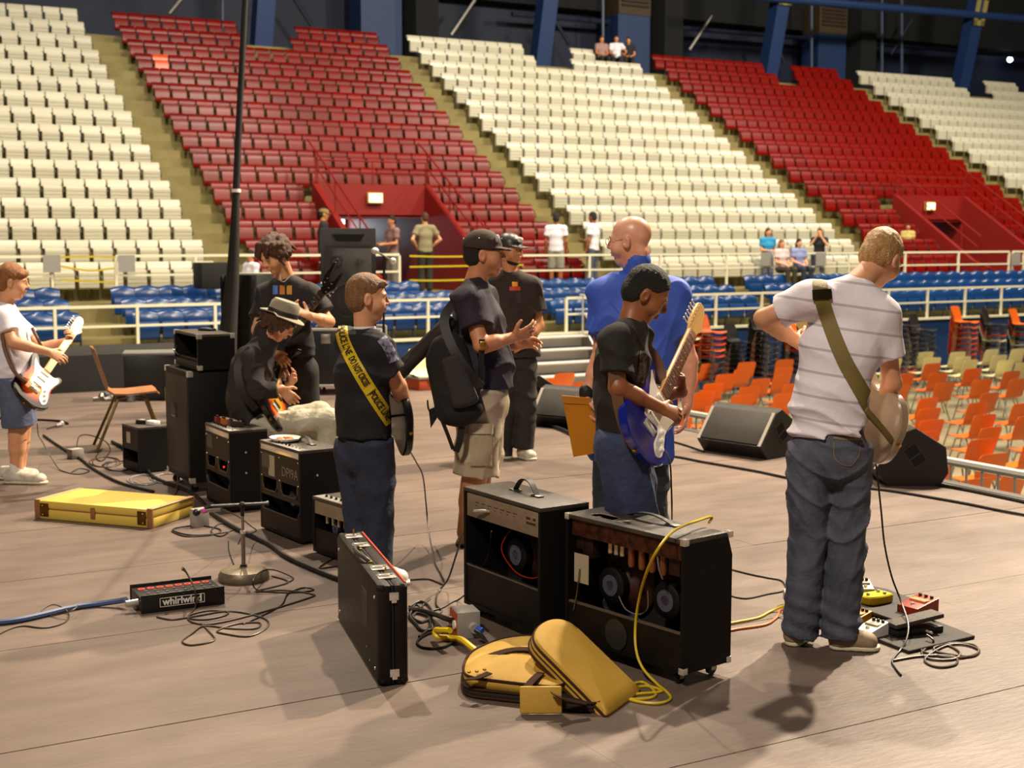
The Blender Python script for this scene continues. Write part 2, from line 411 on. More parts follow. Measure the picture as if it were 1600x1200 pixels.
for r, (t, z) in enumerate(BL):
    n = 74
    for j in range(n):
        s = 1.9 + .466 * j
        off = (2 - r) * .0
        if 5.55 < s < 6.35 or (12.95 - off < s < 15.5 and r == 0) or (13.6 < s < 15.3): continue
        if 21.0 < s < 21.5 or 23.3 < s < 23.7 and r == 0: continue
        u, v, d = PX((s, t, z - .2))
        if u < -25 or u > 1640: continue
        sl['blue'].append((d, (s, t, z - .72), f'blue stadium seat, {num(3 - r)} row up from front rail, {num(j + 1)} seat along'))
ODD = f'red stadium seat, nearer red block, {num(13)} row up, {num(2)} seat along'
for c, L_ in sl.items():
    L_.sort(key=lambda q: q[0]); back, pan, fr = SEATS[c]
    for d, P, lab in L_[:300]:
        r = thing(f'{c}_stadium_seat', lab, 'seat', P, 0, f'{c} stadium seats')
        o1 = link('backrest', back, r); o2 = link('seat_pan', pan, r)
        if lab == ODD:
            for o_ in (o1, o2): o_.data = o_.data.copy(); o_.data.materials[0] = mat('seat_orange_odd', '#c2480e', .35)
            r['label'] = 'single orange seat among the red ones, nearer red block, near the top'
        link('standard', fr, r)
    rest = L_[300:]
    if rest:
        vs = []; fs = []
        for me in (back, pan):
            va = np.empty(len(me.vertices) * 3, np.float32); me.vertices.foreach_get('co', va); va = va.reshape(-1, 3); fa = [tuple(p.vertices) for p in me.polygons]
            for d, P, lab in rest:
                k = sum(len(x) for x in vs); vs.append(va + np.array(P, np.float32)); fs += [tuple(i + k for i in f) for f in fa] if False else [(k, f) for f in fa]
        V = np.concatenate(vs); me = bpy.data.meshes.new('stadium_seats'); me.from_pydata(V.tolist(), [], [tuple(i + k for i in f) for k, f in fs]); me.materials.append(back.materials[0]); smooth(me)
        tag(link(f'{c}_stadium_seats', me), f'{c} stadium seats in the most distant rows of the stands', 'seats', f'{c} stadium seats', 'stuff')
# ------------------------------------------------------------------ red tunnels
for q, (a, b) in enumerate(VOM):
    mb = MB(); mb.box((a - .05, 31.0, 2.15), (b + .05, 31.12, 2.95)); struct('wall_lintel', mb, M_redp)
    for side, x0 in ((0, a - .12), (1, b - .02)):
        pr = [(27.1, .40), (27.1, .75), (27.9, 1.0), (31.1, 3.0), (31.1, .40)]
        mb = MB(); mb.prism(pr, x0, x0 + .14, ax='x'); struct('wall_side', mb, M_redp)
        if side: 
            mb = MB(); mb.box((x0 - .02, 31.1, .4), (x0 + .12, 36, 2.17)); struct('wall_side', mb, M_redp)
        else:
            mb = MB(); mb.box((x0 - .02, 31.1, .4), (x0 + .12, 36, 2.17)); struct('wall_side', mb, M_redp)
        r = thing('stair_rail', f'sloping red rail on the {"second" if q else "first"} tunnel wall, {"far" if side else "near"} side', 'railing', (x0 + .07, 31, 3.0))
        mb = MB(); mb.tube([(0, -3.3, -1.3), (0, 0, .72), (0, .5, 1.0)], .022, 6); mb.build('handrail', M_redrail, r)
        mb = MB(); mb.tube([(0, -3.2, -1.6), (0, 0, .36)], .016, 6); mb.build('mid_rail', M_redrail, r)
        for y in (-2.6, -1.2, 0):
            mb = MB(); mb.tube([(0, y, y * .62), (0, y, y * .62 + .72)], .018, 6); mb.build('post', M_redrail, r)
    r = thing('tunnel_guard_rail', f'level red guard rail over the {"second" if q else "first"} tunnel mouth', 'railing', (a, 31.0, 2.95))
    for z in (.55, .28): mb = MB(); mb.tube([(0, 0, z), (b - a, 0, z)], .02, 6); mb.build('bar', M_redrail, r)
    for k in range(3): mb = MB(); mb.tube([((b - a) * k / 2, 0, 0), ((b - a) * k / 2, 0, .55)], .018, 6); mb.build('post', M_redrail, r)
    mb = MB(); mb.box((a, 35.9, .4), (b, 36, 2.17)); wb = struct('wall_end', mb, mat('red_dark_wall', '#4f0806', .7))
    r = thing('exit_sign', f'glowing exit sign box above the {"second" if q else "first"} red tunnel', 'sign', (a + (1.45 if q == 0 else 1.3), 30.98, 2.62))
    mb = MB(); mb.box((-.2, -.09, -.13), (.2, 0, .13), bev=.01); mb.build('housing', mat('sign_metal', '#c9a56a', .5), r)
    mb = MB(); mb.box((-.17, -.095, -.1), (.17, -.088, .1)); mb.build('lit_panel', mat('sign_glow', '#ffd49a', .5, emit=3.0), r)
# daylight at the end of the tunnels
mb = MB(); mb.box((13.9, 35.85, 1.60), (15.0, 35.89, 2.16)); struct('window_1', mb, mat('daylight', '#e8f4ff', .5, emit=7))
mb = MB(); mb.box((33.1, 35.85, 1.3), (33.9, 35.89, 2.1)); struct('window_2', mb, MATS['daylight'])

# ------------------------------------------------------------------ rails
def rail(label, segs, t, z0, h, mid, step=1.32, r=.026, m=None, dbl=()):
    R = thing('guard_rail', label, 'railing', (segs[0][0], t, z0))
    for a, b in segs:
        a -= segs[0][0] if False else 0
        x0 = a - segs[0][0]; x1 = b - segs[0][0]
        mb = MB(); mb.box((x0, -.025, h - .05), (x1, .025, h)); mb.build('top_rail', m, R, False)
        mb = MB(); mb.box((x0, -.02, mid - .02), (x1, .02, mid + .02)); mb.build('mid_rail', m, R, False)
        n = max(1, round((x1 - x0) / step))
        for i in range(n + 1):
            x = x0 + (x1 - x0) * i / n
            mb = MB(); mb.box((x - .025, -.025, 0), (x + .025, .025, h - .05)); mb.build('post', m, R, False)
    return R
rail('cream two-bar rail in front of the lowest blue seats, beside the drape', [(2.0, 9.0)], 24.22, -.28, .79, .42, m=M_rail)
rail('cream two-bar rail in front of blue seats between loudspeaker and metal steps', [(9.2, 13.2)], 24.22, -.28, .77, .41, m=M_rail)
rail('long cream rail in front of blue seats, from the metal steps onward', [(15.05, 31.9)], 24.22, -.28, .73, .37, m=M_rail)
rail('upper cream rail below the white seats beside the first stairs', [(2.0, 5.35), (6.55, 9.7)], 27.1, .40, .94, .54, m=M_rail)
rail('upper cream rail below the red seats near the tunnel', [(9.9, 12.6)], 27.1, .40, .93, .54, step=1.3, m=M_rail)
rail('upper cream rail under the wide white block and beyond', [(15.45, 31.6)], 27.1, .40, .89, .52, step=2.1, m=M_rail)
rail('upper cream rail ending by the second tunnel', [(31.75, 32.2), (29.6, 31.6)][:1], 27.1, .40, .89, .52, step=2.1, m=M_rail)
M_gpan = mat('grey_panel', '#8d8a84', .6)
for u in (81, 198): 
    P = T(u, 412, 27.02); mb = MB(); mb.box((-.16, 0, -.165), (.16, .02, .165)); tag(link('rail_sign', mb.mesh('rail_sign', M_gpan, False), None, P), 'blank grey panel hung on the upper rail, ' + ('nearer the boy in white' if u < 100 else 'nearer the black drape'), 'sign')
for u, l in ((1198, 'beside the girl in turquoise'), (1283, 'below the boy with the camera'), (1588, 'at the very end of the rail')):
    P = T(u, 405, 27.02); mb = MB(); mb.box((-.17, 0, -.17), (.17, .02, .17)); tag(link('rail_sign', mb.mesh('rail_sign', M_gpan, False), None, P), 'blank grey panel hung on the upper rail, ' + l, 'sign')
# yellow tapes
M_tape = mat('caution_tape', '#b8a512', .5)
def tape(name, label, pts, t, w=.019):
    P = [T(u, v, t) for u, v in pts]; mb = MB()
    P = catmull(P, 5) if len(P) > 2 else P
    vs = []; fs = []
    for p in P: vs += [p - Vector((0, 0, w)), p + Vector((0, 0, w)), p + Vector((0, .004, w)), p + Vector((0, .004, -w))]
    for i in range(len(P) - 1):
        for j in range(4): fs.append((i * 4 + j, i * 4 + (j + 1) % 4, i * 4 + 4 + (j + 1) % 4, i * 4 + 4 + j))
    mb.add(vs, fs); return tag(mb.build(name, M_tape), label, 'tape', 'yellow barrier tapes')
tape('barrier_tape', 'top yellow tape across the tunnel walkway by the officer', [(640, 400), (700, 401), (818, 399)], 27.0)
tape('barrier_tape', 'middle yellow tape across the tunnel walkway by the officer', [(640, 417), (700, 416), (818, 414)], 27.0)
tape('barrier_tape', 'lowest yellow tape across the tunnel walkway by the officer', [(640, 438), (700, 438), (818, 434)], 27.0)
tape('barrier_tape', 'yellow tape across the rail gap below the leftmost white seats, top', [(95, 402), (140, 401), (180, 402)], 27.0)
tape('barrier_tape', 'sagging yellow tape across the rail gap below the leftmost white seats', [(95, 416), (140, 423), (178, 419)], 27.0)
tape('barrier_tape', 'lowest yellow tape across the rail gap below the leftmost white seats', [(95, 437), (140, 440), (180, 441)], 27.0)
tape('barrier_tape', 'upright yellow tape on the post by the leftmost gate', [(178, 402), (179, 442)], 26.98)
tape('barrier_tape', 'yellow tape draped beside the two seated women', [(1225, 431), (1245, 424), (1262, 421)], 26.9)
# aluminium steps up to the platform
R = thing('metal_steps', 'aluminium steps leading up to the platform gate', 'steps', (13.2, 24.1, FLZ))
mb = MB()
nS = 6; W_ = 2.15
for k in range(nS):
    z = 1.42 * (nS - k) / nS; y = -.28 * k
    mb = MB(); mb.box((0, y - .30, z - .03), (W_, y, z), bev=.006); mb.build('tread', mat('tread_alu', '#d6d4ce', .45, .15), R)
    mb = MB(); mb.box((0.02, y - .03, z - 1.42 / nS), (W_ - .02, y - .02, z - .03)); mb.build('riser', mat('tread_riser', '#d2cfc6', .5, .1), R, False)
for x in (0, W_):
    mb = MB(); mb.prism([(0, 0), (0, 1.42), (-.28, 1.42), (-1.7, .05), (-1.7, 0)], x - .02, x + .02, ax='x'); mb.build('stringer', M_steel, R)
    for dz, nm in ((.82, 'handrail'), (.42, 'mid_rail')):
        mb = MB(); mb.tube([(x, .05, 1.42 + dz), (x, -.15, 1.42 + dz), (x, -1.7, .12 + dz), (x, -1.75, dz)], .022, 8); mb.build(nm, M_alu, R)
    for y, z in ((-.05, 1.4), (-.85, .75), (-1.7, .05)):
        mb = MB(); mb.tube([(x, y, z), (x, y, z + .84)], .02, 8); mb.build('post', M_alu, R)
# black riser beyond the deck and a black box up by the rail
mb = MB(); mb.box((T(12, 560, 15.44)[0], 15.44, FLZ), (5.2, 16.75, .40), bev=.01)
tag(mb.build('draped_riser', M_black), 'long black draped riser at the edge of the stage behind the brown chair', 'platform')
P = T(334, 424, 26.0); mb = MB(); mb.box((P.x - .32, 25.75, P.z - .33), (P.x + .33, 26.3, P.z + .17), bev=.02); tag(mb.build('equipment_case', M_black), 'black case standing among blue seats behind the drape', 'case')
# ================================================================== floor chairs and stacks
M_or = mat('chair_orange', '#d8620e', .42, var=.07)
M_cr = mat('chair_cream', '#d8cf9c', .45, var=.05)
M_bk = mat('chair_black', '#1c1a18', .45)
M_rd = mat('chair_red', '#b8300e', .42)
M_bo = mat('chair_brown_orange', '#b5562a', .45)
def shell_mesh(m, name='shell', sc=1.0, kx=1.17):
    pr = [(.225, .425, .39), (.20, .443, .43), (.10, .435, .445), (-.03, .425, .44), (-.13, .43, .42), (-.175, .46, .40), (-.20, .53, .40), (-.235, .64, .41), (-.27, .75, .41), (-.285, .81, .37)]
    vs = []; fs = []; n = 7; R = len(pr)
    for side in (0, 1):
        for y, z, w_ in pr:
            for i in range(n):
                q = i / (n - 1) * 2 - 1; lift = .022 * q * q
                if z > .5: vs.append((q * w_ / 2, y + lift * 1.2 + .004 * side, z - (.012 * q * q if z > .78 else 0)))
                else: vs.append((q * w_ / 2, y - .01 * (q * q) * (y > .19), z + lift - .009 * side))
                if z > .5 and side: vs[-1] = (vs[-1][0], vs[-1][1] - .010, vs[-1][2])
    for side in (0, 1):
        o = side * R * n
        for r in range(R - 1):
            for i in range(n - 1):
                a = o + r * n + i; f = (a, a + 1, a + n + 1, a + n); fs.append(f if side else f[::-1])
    o = R * n
    for r in range(R - 1):
        for i in (0, n - 1): a = r * n + i; fs.append((a, a + n, o + a + n, o + a))
    for i in range(n - 1):
        for r in (0, R - 1): a = r * n + i; fs.append((a, a + 1, o + a + 1, o + a))
    mb = MB(); mb.add([(v[0] * sc * kx, v[1] * sc * (1 + (kx - 1) * .6), v[2] * sc) for v in vs], fs); return mb.mesh(name, m, ang=60)
LEG = []
for x in (-1, 1):
    for y, yb in ((.12, .23), (-.10, -.24)):
        mb = MB(); mb.tube([(x * .13, y * .4, .415), (x * .17, y, .40), (x * .215, yb, .0)], .0125, 6); LEG.append(mb.mesh('leg', M_steel))
mb = MB()
for x in (-1, 1): mb.tube([(x * .215, .23, .0), (x * .18, .13, .40), (x * .18, -.12, .40), (x * .215, -.24, .0)], .0125, 6)
FRM = mb.mesh('leg_frame', M_steel)
SHELL = {'orange': shell_mesh(M_or), 'cream': shell_mesh(M_cr), 'black': shell_mesh(M_bk), 'red': shell_mesh(M_rd), 'brown': shell_mesh(M_bo)}
cream_px = [(1448, 550), (1459, 559), (1498, 550), (1506, 557), (1517, 563), (1550, 546), (1563, 555), (1574, 563), (1592, 545), (1600, 567), (1398, 560), (1390, 572)]
orange_px = [(1109, 568), (1078, 583), (1134, 585), (1116, 599), (1101, 612), (1168, 566), (1160, 577), (1189, 592), (1173, 604), (1162, 617), (1228, 562), (1226, 574), (1222, 586), (1238, 600), (1230, 615),
             (1458, 568), (1468, 583), (1478, 598), (1522, 576), (1537, 593), (1547, 614), (1582, 580), (1592, 592), (1415, 584), (1407, 602), (1451, 622), (1454, 638), (1458, 656), (1449, 674),
             (1528, 629), (1540, 648), (1548, 668), (1538, 686), (1556, 709), (1601, 630), (1606, 650), (1470, 719), (1585, 738), (1528, 748), (882, 583), (853, 592), (912, 597), (1074, 632), (1062, 652), (1045, 615), (1088, 650), (1120, 634), (1018, 640), (1100, 672), (1020, 610), (998, 622), (1140, 652), (1195, 636), (1330, 600), (1350, 630), (1290, 640), (1620, 690), (1640, 668)]
allc = sorted([(G(u, v, -.95), 'cream') for u, v in cream_px] + [(G(u, v, -.95), 'orange') for u, v in orange_px], key=lambda q: (q[1], q[0].y))
placed = []; cnt = {'cream': 0, 'orange': 0}
for P, c in allc:
    if any((P - q).length < .5 for q in placed): continue
    placed.append(P); cnt[c] += 1
    near = 'nearest the stage corner' 
    u, v, d = PX(P)
    wh = 'among the cream chairs' if c == 'cream' else ('beyond the floor monitor' if u < 1300 and u > 940 else 'below the metal steps' if u < 940 else 'beyond the kid in the striped shirt' if u < 1430 else 'on the open floor')
    r = thing('shell_chair', f'{c} plastic chair {wh}, {num(cnt[c])} out from the stage', 'chair', (P.x, P.y + .285, FLZ), random.uniform(-.08, .08), f'{c} chairs set out on the arena floor')
    link('shell', SHELL[c], r)
    for L_ in LEG: link('leg', L_, r)
stacks = [(1108, 476, ['brown', 'red', 'red', 'orange', 'red', 'black', 'black', 'black', 'black'], 'with a brown topmost chair, beside the white guitar head', 3.5, 23.1),
          (1070, 486, ['cream', 'red', 'black', 'red', 'cream', 'cream', 'black', 'black'], 'mixed stack partly behind the white guitar head', 3.5, 23.3),
          (1153, 508, ['black'] * 8, 'low all black stack', 3.5, 23.4),
          (1192, 487, ['black'] * 9, 'tall black stack by the raised elbow', 3.5, 23.1),
          (1246, 492, ['orange', 'black', 'black', 'red', 'black', 'black', 'black', 'black'], 'stack half hidden behind the striped shirt', 3.5, 23.3),
          (1412, 474, ['black'] * 8 + ['red'], 'tall black stack beside the striped sleeve', 3.5, 22.6),
          (1440, 492, ['black'] * 8, 'lower black stack leaning behind the tall one', 3.5, 23.2),
          (1506, 475, ['orange', 'orange', 'red', 'orange', 'red', 'red', 'red', 'red', 'red'], 'bright orange stack by the blue boards', 3.5, 22.9),
          (1552, 477, ['black', 'black', 'red', 'cream', 'black', 'black', 'red', 'red'], 'mixed stack with one cream chair', 3.5, 23.2),
          (1597, 474, ['orange', 'black', 'red', 'black', 'cream', 'black', 'black', 'black'], 'orange topped stack farthest along the boards', 3.5, 23.0)]
for u, v, cols, lab, rz, t in stacks:
    P = T(u, v, t); n = len(cols); z0 = FLZ; pitch = (P.z - .80 - FLZ) / (n - 1) if n > 1 else .1; pitch = min(max(pitch, .07), .125)
    for i, c in enumerate(reversed(cols)):
        k = n - i
        r = thing('stacked_chair', f'{c} chair, {num(k)} from the top, {lab}', 'chair', (P.x + i * .008, P.y - .02, FLZ + i * pitch), rz + random.uniform(-.03, .03), 'chairs stacked along the blue boards')
        link('shell', SHELL[c], r); link('leg_frame', FRM, r)
# barricade below the stage edge
R = thing('crowd_barrier', 'steel crowd barrier of upright bars along the stage edge', 'barrier', (7.75, 5.2, FLZ))
zt = 1.80
def barr(y0, y1, R):
    mb = MB(); mb.tube([(0, y0, zt), (0, y1, zt)], .034, 8); mb.build('top_bar', mat('galvanised', '#c9c6be', .4, .5), R)
    mb = MB(); mb.tube([(0, y0, .2), (0, y1, .2)], .018, 8); mb.build('bottom_bar', M_steel, R)
    y = y0
    while y <= y1 + .001:
        mb = MB(); mb.tube([(0, y, .2 if (y - y0) > .01 else 0), (0, y, zt)], .011, 6); link('upright_bar', mb.mesh('upright_bar', MATS['galvanised']), R); y += .145
barr(-1.0, 2.5, R)
R = thing('crowd_barrier', 'steel crowd barrier of upright bars between blue guitar and floor monitor', 'barrier', (7.75, 8.0, FLZ)); barr(0, 2.6, R)

# ================================================================== amplifiers and boxes
M_tolexb = mat('black_vinyl_worn', '#100d0b', .42, noise=(5, '#1d1711', (1, 1, 1), .1), bump=(300, .3), spec=.25)
M_brownb = mat('brown_board', '#291b13', .6, noise=(3, '#1e130d'))
M_toplit = mat('lit_top_vinyl', '#4b4238', .45, noise=(7, '#2f2922', (1, 1, 1), .14), bump=(300, .3))  # paler brown vinyl for cabinet tops, the light on them put into the colour
M_panel = mat('amp_panel_tan', '#8d7a62', .5, noise=(14, '#7a6852', (1, 1, 3), .2))
M_rust = mat('rusty_chassis', '#5a3018', .55, .5, noise=(26, '#2c150a', (1, 1, 1), .12))
M_tube = mat('tube_can', '#c9b79a', .3, .7)
M_glass = mat('tube_glass', '#7a4424', .2, .1)
M_paper = mat('paper_label', '#a59a84', .7)
M_white1 = mat('white_paint', '#e8e4da', .5)
M_cone = mat('speaker_basket', '#3b1a0c', .6)
M_mag = mat('magnet_label', '#55556a', .4, .3)
M_in = mat('cabinet_inside', '#060504', .9)
M_redwire = mat('red_wire', '#8a1208', .5)
M_brass = mat('brass', '#caa050', .3, 1)
def corner_at(s, t, a, W, D):
    a = math.radians(a); u = Vector((math.cos(a), math.sin(a), 0)); v = Vector((-math.sin(a), math.cos(a), 0))
    return Vector((s, t, 0)) + u * W / 2 + v * D / 2, a
def cabinet(R, W, D, H, z0, th=.018, top=None, slant=.0, back=True):
    """hollow box open at -x"""
    x0, x1, y0, y1 = -W / 2, W / 2, -D / 2, D / 2
    mb = MB()
    sp_ = [(x0, z0), (x1, z0), (x1, z0 + H - slant * 3), (x1 - slant, z0 + H), (x0, z0 + H)]
    mb.prism(sp_, y0, y0 + th, ax='y'); mb.prism(sp_, y1 - th, y1, ax='y')
    mb.box((x0, y0 + th, z0), (x1, y1 - th, z0 + th)); mb.box((x1 - th - slant, y0 + th, z0 + th), (x1 - slant - .002, y1 - th, z0 + H - th))
    mb.build('cabinet', M_tolex, R, False)
    mb = MB(); mb.box((x0 - .001, y0 - .001, z0 + H - th), (x1 - slant + .001, y1 + .001, z0 + H + .001), bev=.004); mb.build('cabinet_top', top or M_toplit, R)
    mb = MB(); mb.box((x1 - .004 - slant, y0 + .02, z0 + .02), (x1 + .004 - slant * .5, y1 - .02, z0 + H - .08)); mb.build('grille_cloth', mat('grille_cloth', '#3a3a38', .8), R, False)
    mb = MB(); mb.box((x1 - th - slant - .004, y0 + th, z0 + th), (x1 - th - slant - .001, y1 - th, z0 + H - th)); mb.build('baffle', M_in, R, False)
def corners(R, W, D, H, z0, s=.03, m=None, low=True):
    for x in (-1, 1):
        for y in (-1, 1):
            for z in ((0, 1) if low else (1,)):
                mb = MB(); X = x * W / 2; Y = y * D / 2; Z = z0 + z * H; q = .0025; sz = -1 if z else 1
                mb.box((X + x * q, Y + y * q, Z - sz * q), (X - x * s, Y - y * s, Z + sz * .001), bev=.0015)
                mb.box((X + x * q, Y + y * q, Z - sz * q), (X - x * .001, Y - y * s, Z + sz * s), bev=.0015)
                mb.box((X + x * q, Y + y * q, Z - sz * q), (X - x * s, Y - y * .001, Z + sz * s), bev=.0015)
                mb.build('corner_cap', m or M_chrome, R)
def casters(R, W, D, z0, m=None):
    for x in (-1, 1):
        for y in (-1, 1):
            X = x * (W / 2 - .045); Y = y * (D / 2 - .06)
            mb = MB(); mb.box((X - .02, Y - .02, z0 - .008), (X + .02, Y + .02, z0)); mb.box((X - .012, Y - .014, z0 - .035), (X + .012, Y - .010, z0 - .005)); mb.box((X - .012, Y + .010, z0 - .035), (X + .012, Y + .014, z0 - .005)); c = mb.build('caster', M_steel, R, False)
            mb = MB(); mb.lathe([(.006, -.009), (.0245, -.008), (.0248, 0), (.0245, .008), (.006, .009)], 14, Matrix.Translation((X, Y, .0250)) @ Matrix.Rotation(PI / 2, 4, 'X')); mb.build('wheel', M_rubber, c)
def strap_handle(R, z, y=0, L=.24, lift=.03, m=None, x=0, w=.011):
    mb = MB(); P = catmull([(x, y - L / 2, z + .004), (x, y - L / 4, z + lift), (x, y, z + lift * 1.25), (x, y + L / 4, z + lift), (x, y + L / 2, z + .004)], 5)
    vs = []; fs = []
    for p in P: vs += [p + Vector((-w, 0, 0)), p + Vector((w, 0, 0)), p + Vector((w, 0, .005)), p + Vector((-w, 0, .005))]
    for i in range(len(P) - 1):
        for j in range(4): fs.append((i * 4 + j, i * 4 + (j + 1) % 4, i * 4 + 4 + (j + 1) % 4, i * 4 + 4 + j))
    mb.add(vs, fs); mb.build('handle', m or M_rubber, R)
    for s_ in (-1, 1): mb = MB(); mb.box((x - .016, y + s_ * (L / 2) - .03, z), (x + .016, y + s_ * (L / 2) + .03, z + .009), bev=.003); mb.build('handle_end', M_steel, R)
def speaker(R, X, Y, Z, r, d=-1, mag=True):
    """seen from behind at -x"""
    Mx = Matrix.Translation((X, Y, Z)) @ Matrix.Rotation(PI / 2 * d, 4, 'Y')
    mb = MB(); mb.lathe([(r, 0), (r, .008), (r * .93, .02), (r * .5, .075), (r * .42, .085)], 22, Mx); b = mb.build('speaker', M_cone, R)
    mb = MB(); mb.lathe([(r * .5, .08), (r * .5, .115), (r * .44, .12), (0.001, .12)], 22, Mx); mb.build('magnet', M_tolex, b)
    mb = MB(); mb.lathe([(r * .30, .1205), (r * .30, .123), (r * .14, .123), (r * .14, .1205)], 18, Mx); mb.build('magnet_label', M_mag, b)
# --- twin speaker combo at the front
W, D, H = .266, .669, .516; z0 = .055
c, a = corner_at(3.048, 4.061, 9.9, W, D)
R = AB = thing('guitar_amplifier', 'large open-backed combo amplifier with exposed tubes and two speakers, nearest of all', 'amplifier', c, a)
cabinet(R, W, D, H, z0, slant=.03); corners(R, W, D, H, z0, .023); casters(R, W, D, z0)
strap_handle(R, z0 + H, -.0, .25, .022, x=.02)
mb = MB(); mb.box((-W / 2 + .004, -D / 2 + .018, z0 + .018), (-W / 2 + .014, D / 2 - .018, z0 + .155)); mb.build('back_panel', M_tolexb, R, False)
mb = MB(); mb.box((-W / 2 + .003, -D / 2 + .02, z0 + .150), (-W / 2 + .018, D / 2 - .02, z0 + .157)); mb.build('panel_edge', mat('panel_edge', '#5a4d3f', .6), R, False)
mb = MB(); mb.box((-W / 2 + .012, -D / 2 + .03, z0 + H - .085), (W / 2 - .05, D / 2 - .03, z0 + H - .022)); mb.build('chassis', M_rust, R, False)
for i in range(3):
    mb = MB(); mb.lathe([(.0105, 0), (.0105, -.048), (.007, -.052)], 10, Matrix.Translation((-.085, .115 - i * .034, z0 + H - .085))); mb.build('preamp_tube', M_tube, R)
for i in range(4):
    mb = MB(); mb.lathe([(.0155, 0), (.0155, -.012), (.0145, -.014), (.0155, -.07), (.012, -.082), (.003, -.088)], 12, Matrix.Translation((-.085, -.005 - i * .058, z0 + H - .085))); mb.build('power_tube', M_glass, R)
for y, h in ((.235, .09), (.275, .06), (-.25, .07)):
    mb = MB(); mb.box((-.10, y - .03, z0 + H - .085 - h), (-.03, y + .03, z0 + H - .085), bev=.004); mb.build('transformer', mat('transformer', '#2d1a0e', .5, .3), R)
speaker(R, W / 2 - .06, .155, z0 + .235, .145); speaker(R, W / 2 - .06, -.155, z0 + .235, .145)
mb = MB(); mb.box((-W / 2 + .006, .20, z0 + .24), (-W / 2 + .008, .285, z0 + .36)); mb.build('tube_chart', M_paper, R, False)
mb = MB(); mb.tube(catmull([(-.10, .05, z0 + .22), (-.11, .0, z0 + .18), (-.10, -.06, z0 + .17), (-.09, -.10, z0 + .20), (-.09, -.10, z0 + .27)], 5), .0025, 5); mb.build('speaker_wire', mat('wire_dim', '#6b6458', .6), R)
mb = MB(); mb.tube(catmull([(-.11, -.17, z0 + .43), (-.12, -.19, z0 + .38), (-.11, -.20, z0 + .34)], 5), .0035, 5); mb.build('twisted_wire', MATS['wire_dim'], R)
mb = MB(); mb.lathe([(.058, 0), (.062, .002), (.062, .004), (.058, .004)], 26, Matrix.Translation((-W / 2 + .002, .03, z0 + .075)) @ Matrix.Rotation(-PI / 2, 4, 'Y')); mb.build('port_ring', mat('ring_dark', '#2e2a26', .4), R)
mb = MB(); mb.tube([(-W / 2 + .0, .245, z0 + .30), (-W / 2 - .01, .25, z0 + .2), (-W / 2 - .0, .28, z0 + .12)], .003, 5); mb.build('hanging_wire', M_steel, R)
mb = MB()
for i in range(16):
    mb.box((-.09 + random.uniform(0, .04), .12 + random.uniform(-.08, .1), z0 + H + .001), (-.06 + random.uniform(0, .03), .16 + random.uniform(-.08, .1), z0 + H + .0018))
o = mb.build('tape_residue', mat('tape_residue', '#8d8474', .6), R, False); o['kind'] = 'stuff'
# --- second combo, tan back panel
W, D, H = .249, .605, .534; z0 = .05
c, a = corner_at(2.858, 4.794, 3.9, W, D)
R = AA = thing('guitar_amplifier', 'black combo amplifier with tan back panel and arched handle, plugged with a silver jack', 'amplifier', c, a)
cabinet(R, W, D, H, z0); casters(R, W, D, z0); strap_handle(R, z0 + H, .0, .17, .05, x=.01, w=.014)
mb = MB(); mb.box((-W / 2 - .001, -D / 2 + .015, z0 + H - .125), (-W / 2 + .012, D / 2 - .03, z0 + H - .022), bev=.002); p = mb.build('rear_panel', M_panel, R)
MF = Matrix.Rotation(PI / 2, 4, 'X'); 
def back_text(body, size, y, z, m, R, bold=False, x=None, name='lettering'):
    me = text_mesh(body, size, m, bold=bold, name=name); o = link(name, me, R)
    o.matrix_local = Matrix.Translation((x, y, z)) @ Matrix(((0, 0, -1, 0), (-1, 0, 0, 0), (0, 1, 0, 0), (0, 0, 0, 1)))
    return o
M_ink = mat('ink_brown', '#3a2c1e', .6)
mb = MB()
for q in range(7):
    mb.box((-W / 2 - .0022, .20 - q * .05, z0 + H - .055), (-W / 2 - .001, .17 - q * .05, z0 + H - .052)); mb.box((-W / 2 - .0022, .20 - q * .05, z0 + H - .068), (-W / 2 - .001, .185 - q * .05, z0 + H - .066))
mb.box((-W / 2 - .0022, -.20, z0 + H - .06), (-W / 2 - .001, -.23, z0 + H - .05)); mb.box((-W / 2 - .0022, -.25, z0 + H - .06), (-W / 2 - .001, -.27, z0 + H - .05)); mb.box((-W / 2 - .0022, -.20, z0 + H - .08), (-W / 2 - .001, -.27, z0 + H - .07))
o = mb.build('panel_print', M_ink, R, False); o['kind'] = 'stuff'
mb = MB(); mb.box((-W / 2 + .004, -D / 2 + .018, z0 + .018), (-W / 2 + .014, D / 2 - .018, z0 + .185)); mb.build('back_panel', M_tolexb, R, False)
mb = MB(); mb.box((-W / 2 + .002, -D / 2 + .018, z0 + .182), (-W / 2 + .016, D / 2 - .018, z0 + .19)); mb.build('panel_edge', M_steel, R, False)
speaker(R, W / 2 - .05, .0, z0 + .27, .15)
mb = MB(); mb.tube(catmull([(-.05, .02, z0 + .39), (-.1, .03, z0 + .30), (-.1, -.08, z0 + .22), (-.09, -.2, z0 + .215), (-.07, -.26, z0 + .25)], 6), .003, 5); mb.build('speaker_wire', M_redwire, R)
mb = MB(); mb.tube([(-W / 2 - .004, .08, z0 + H - .075), (-W / 2 - .02, .115, z0 + H - .078), (-W / 2 - .03, .165, z0 + H - .085)], [.006, .008, .0065], 8); mb.build('jack_plug', M_chrome, R)
mb = MB(); mb.box((-W / 2 - .03, .095, z0 + .0), (-W / 2, .16, z0 + .0)) if False else mb
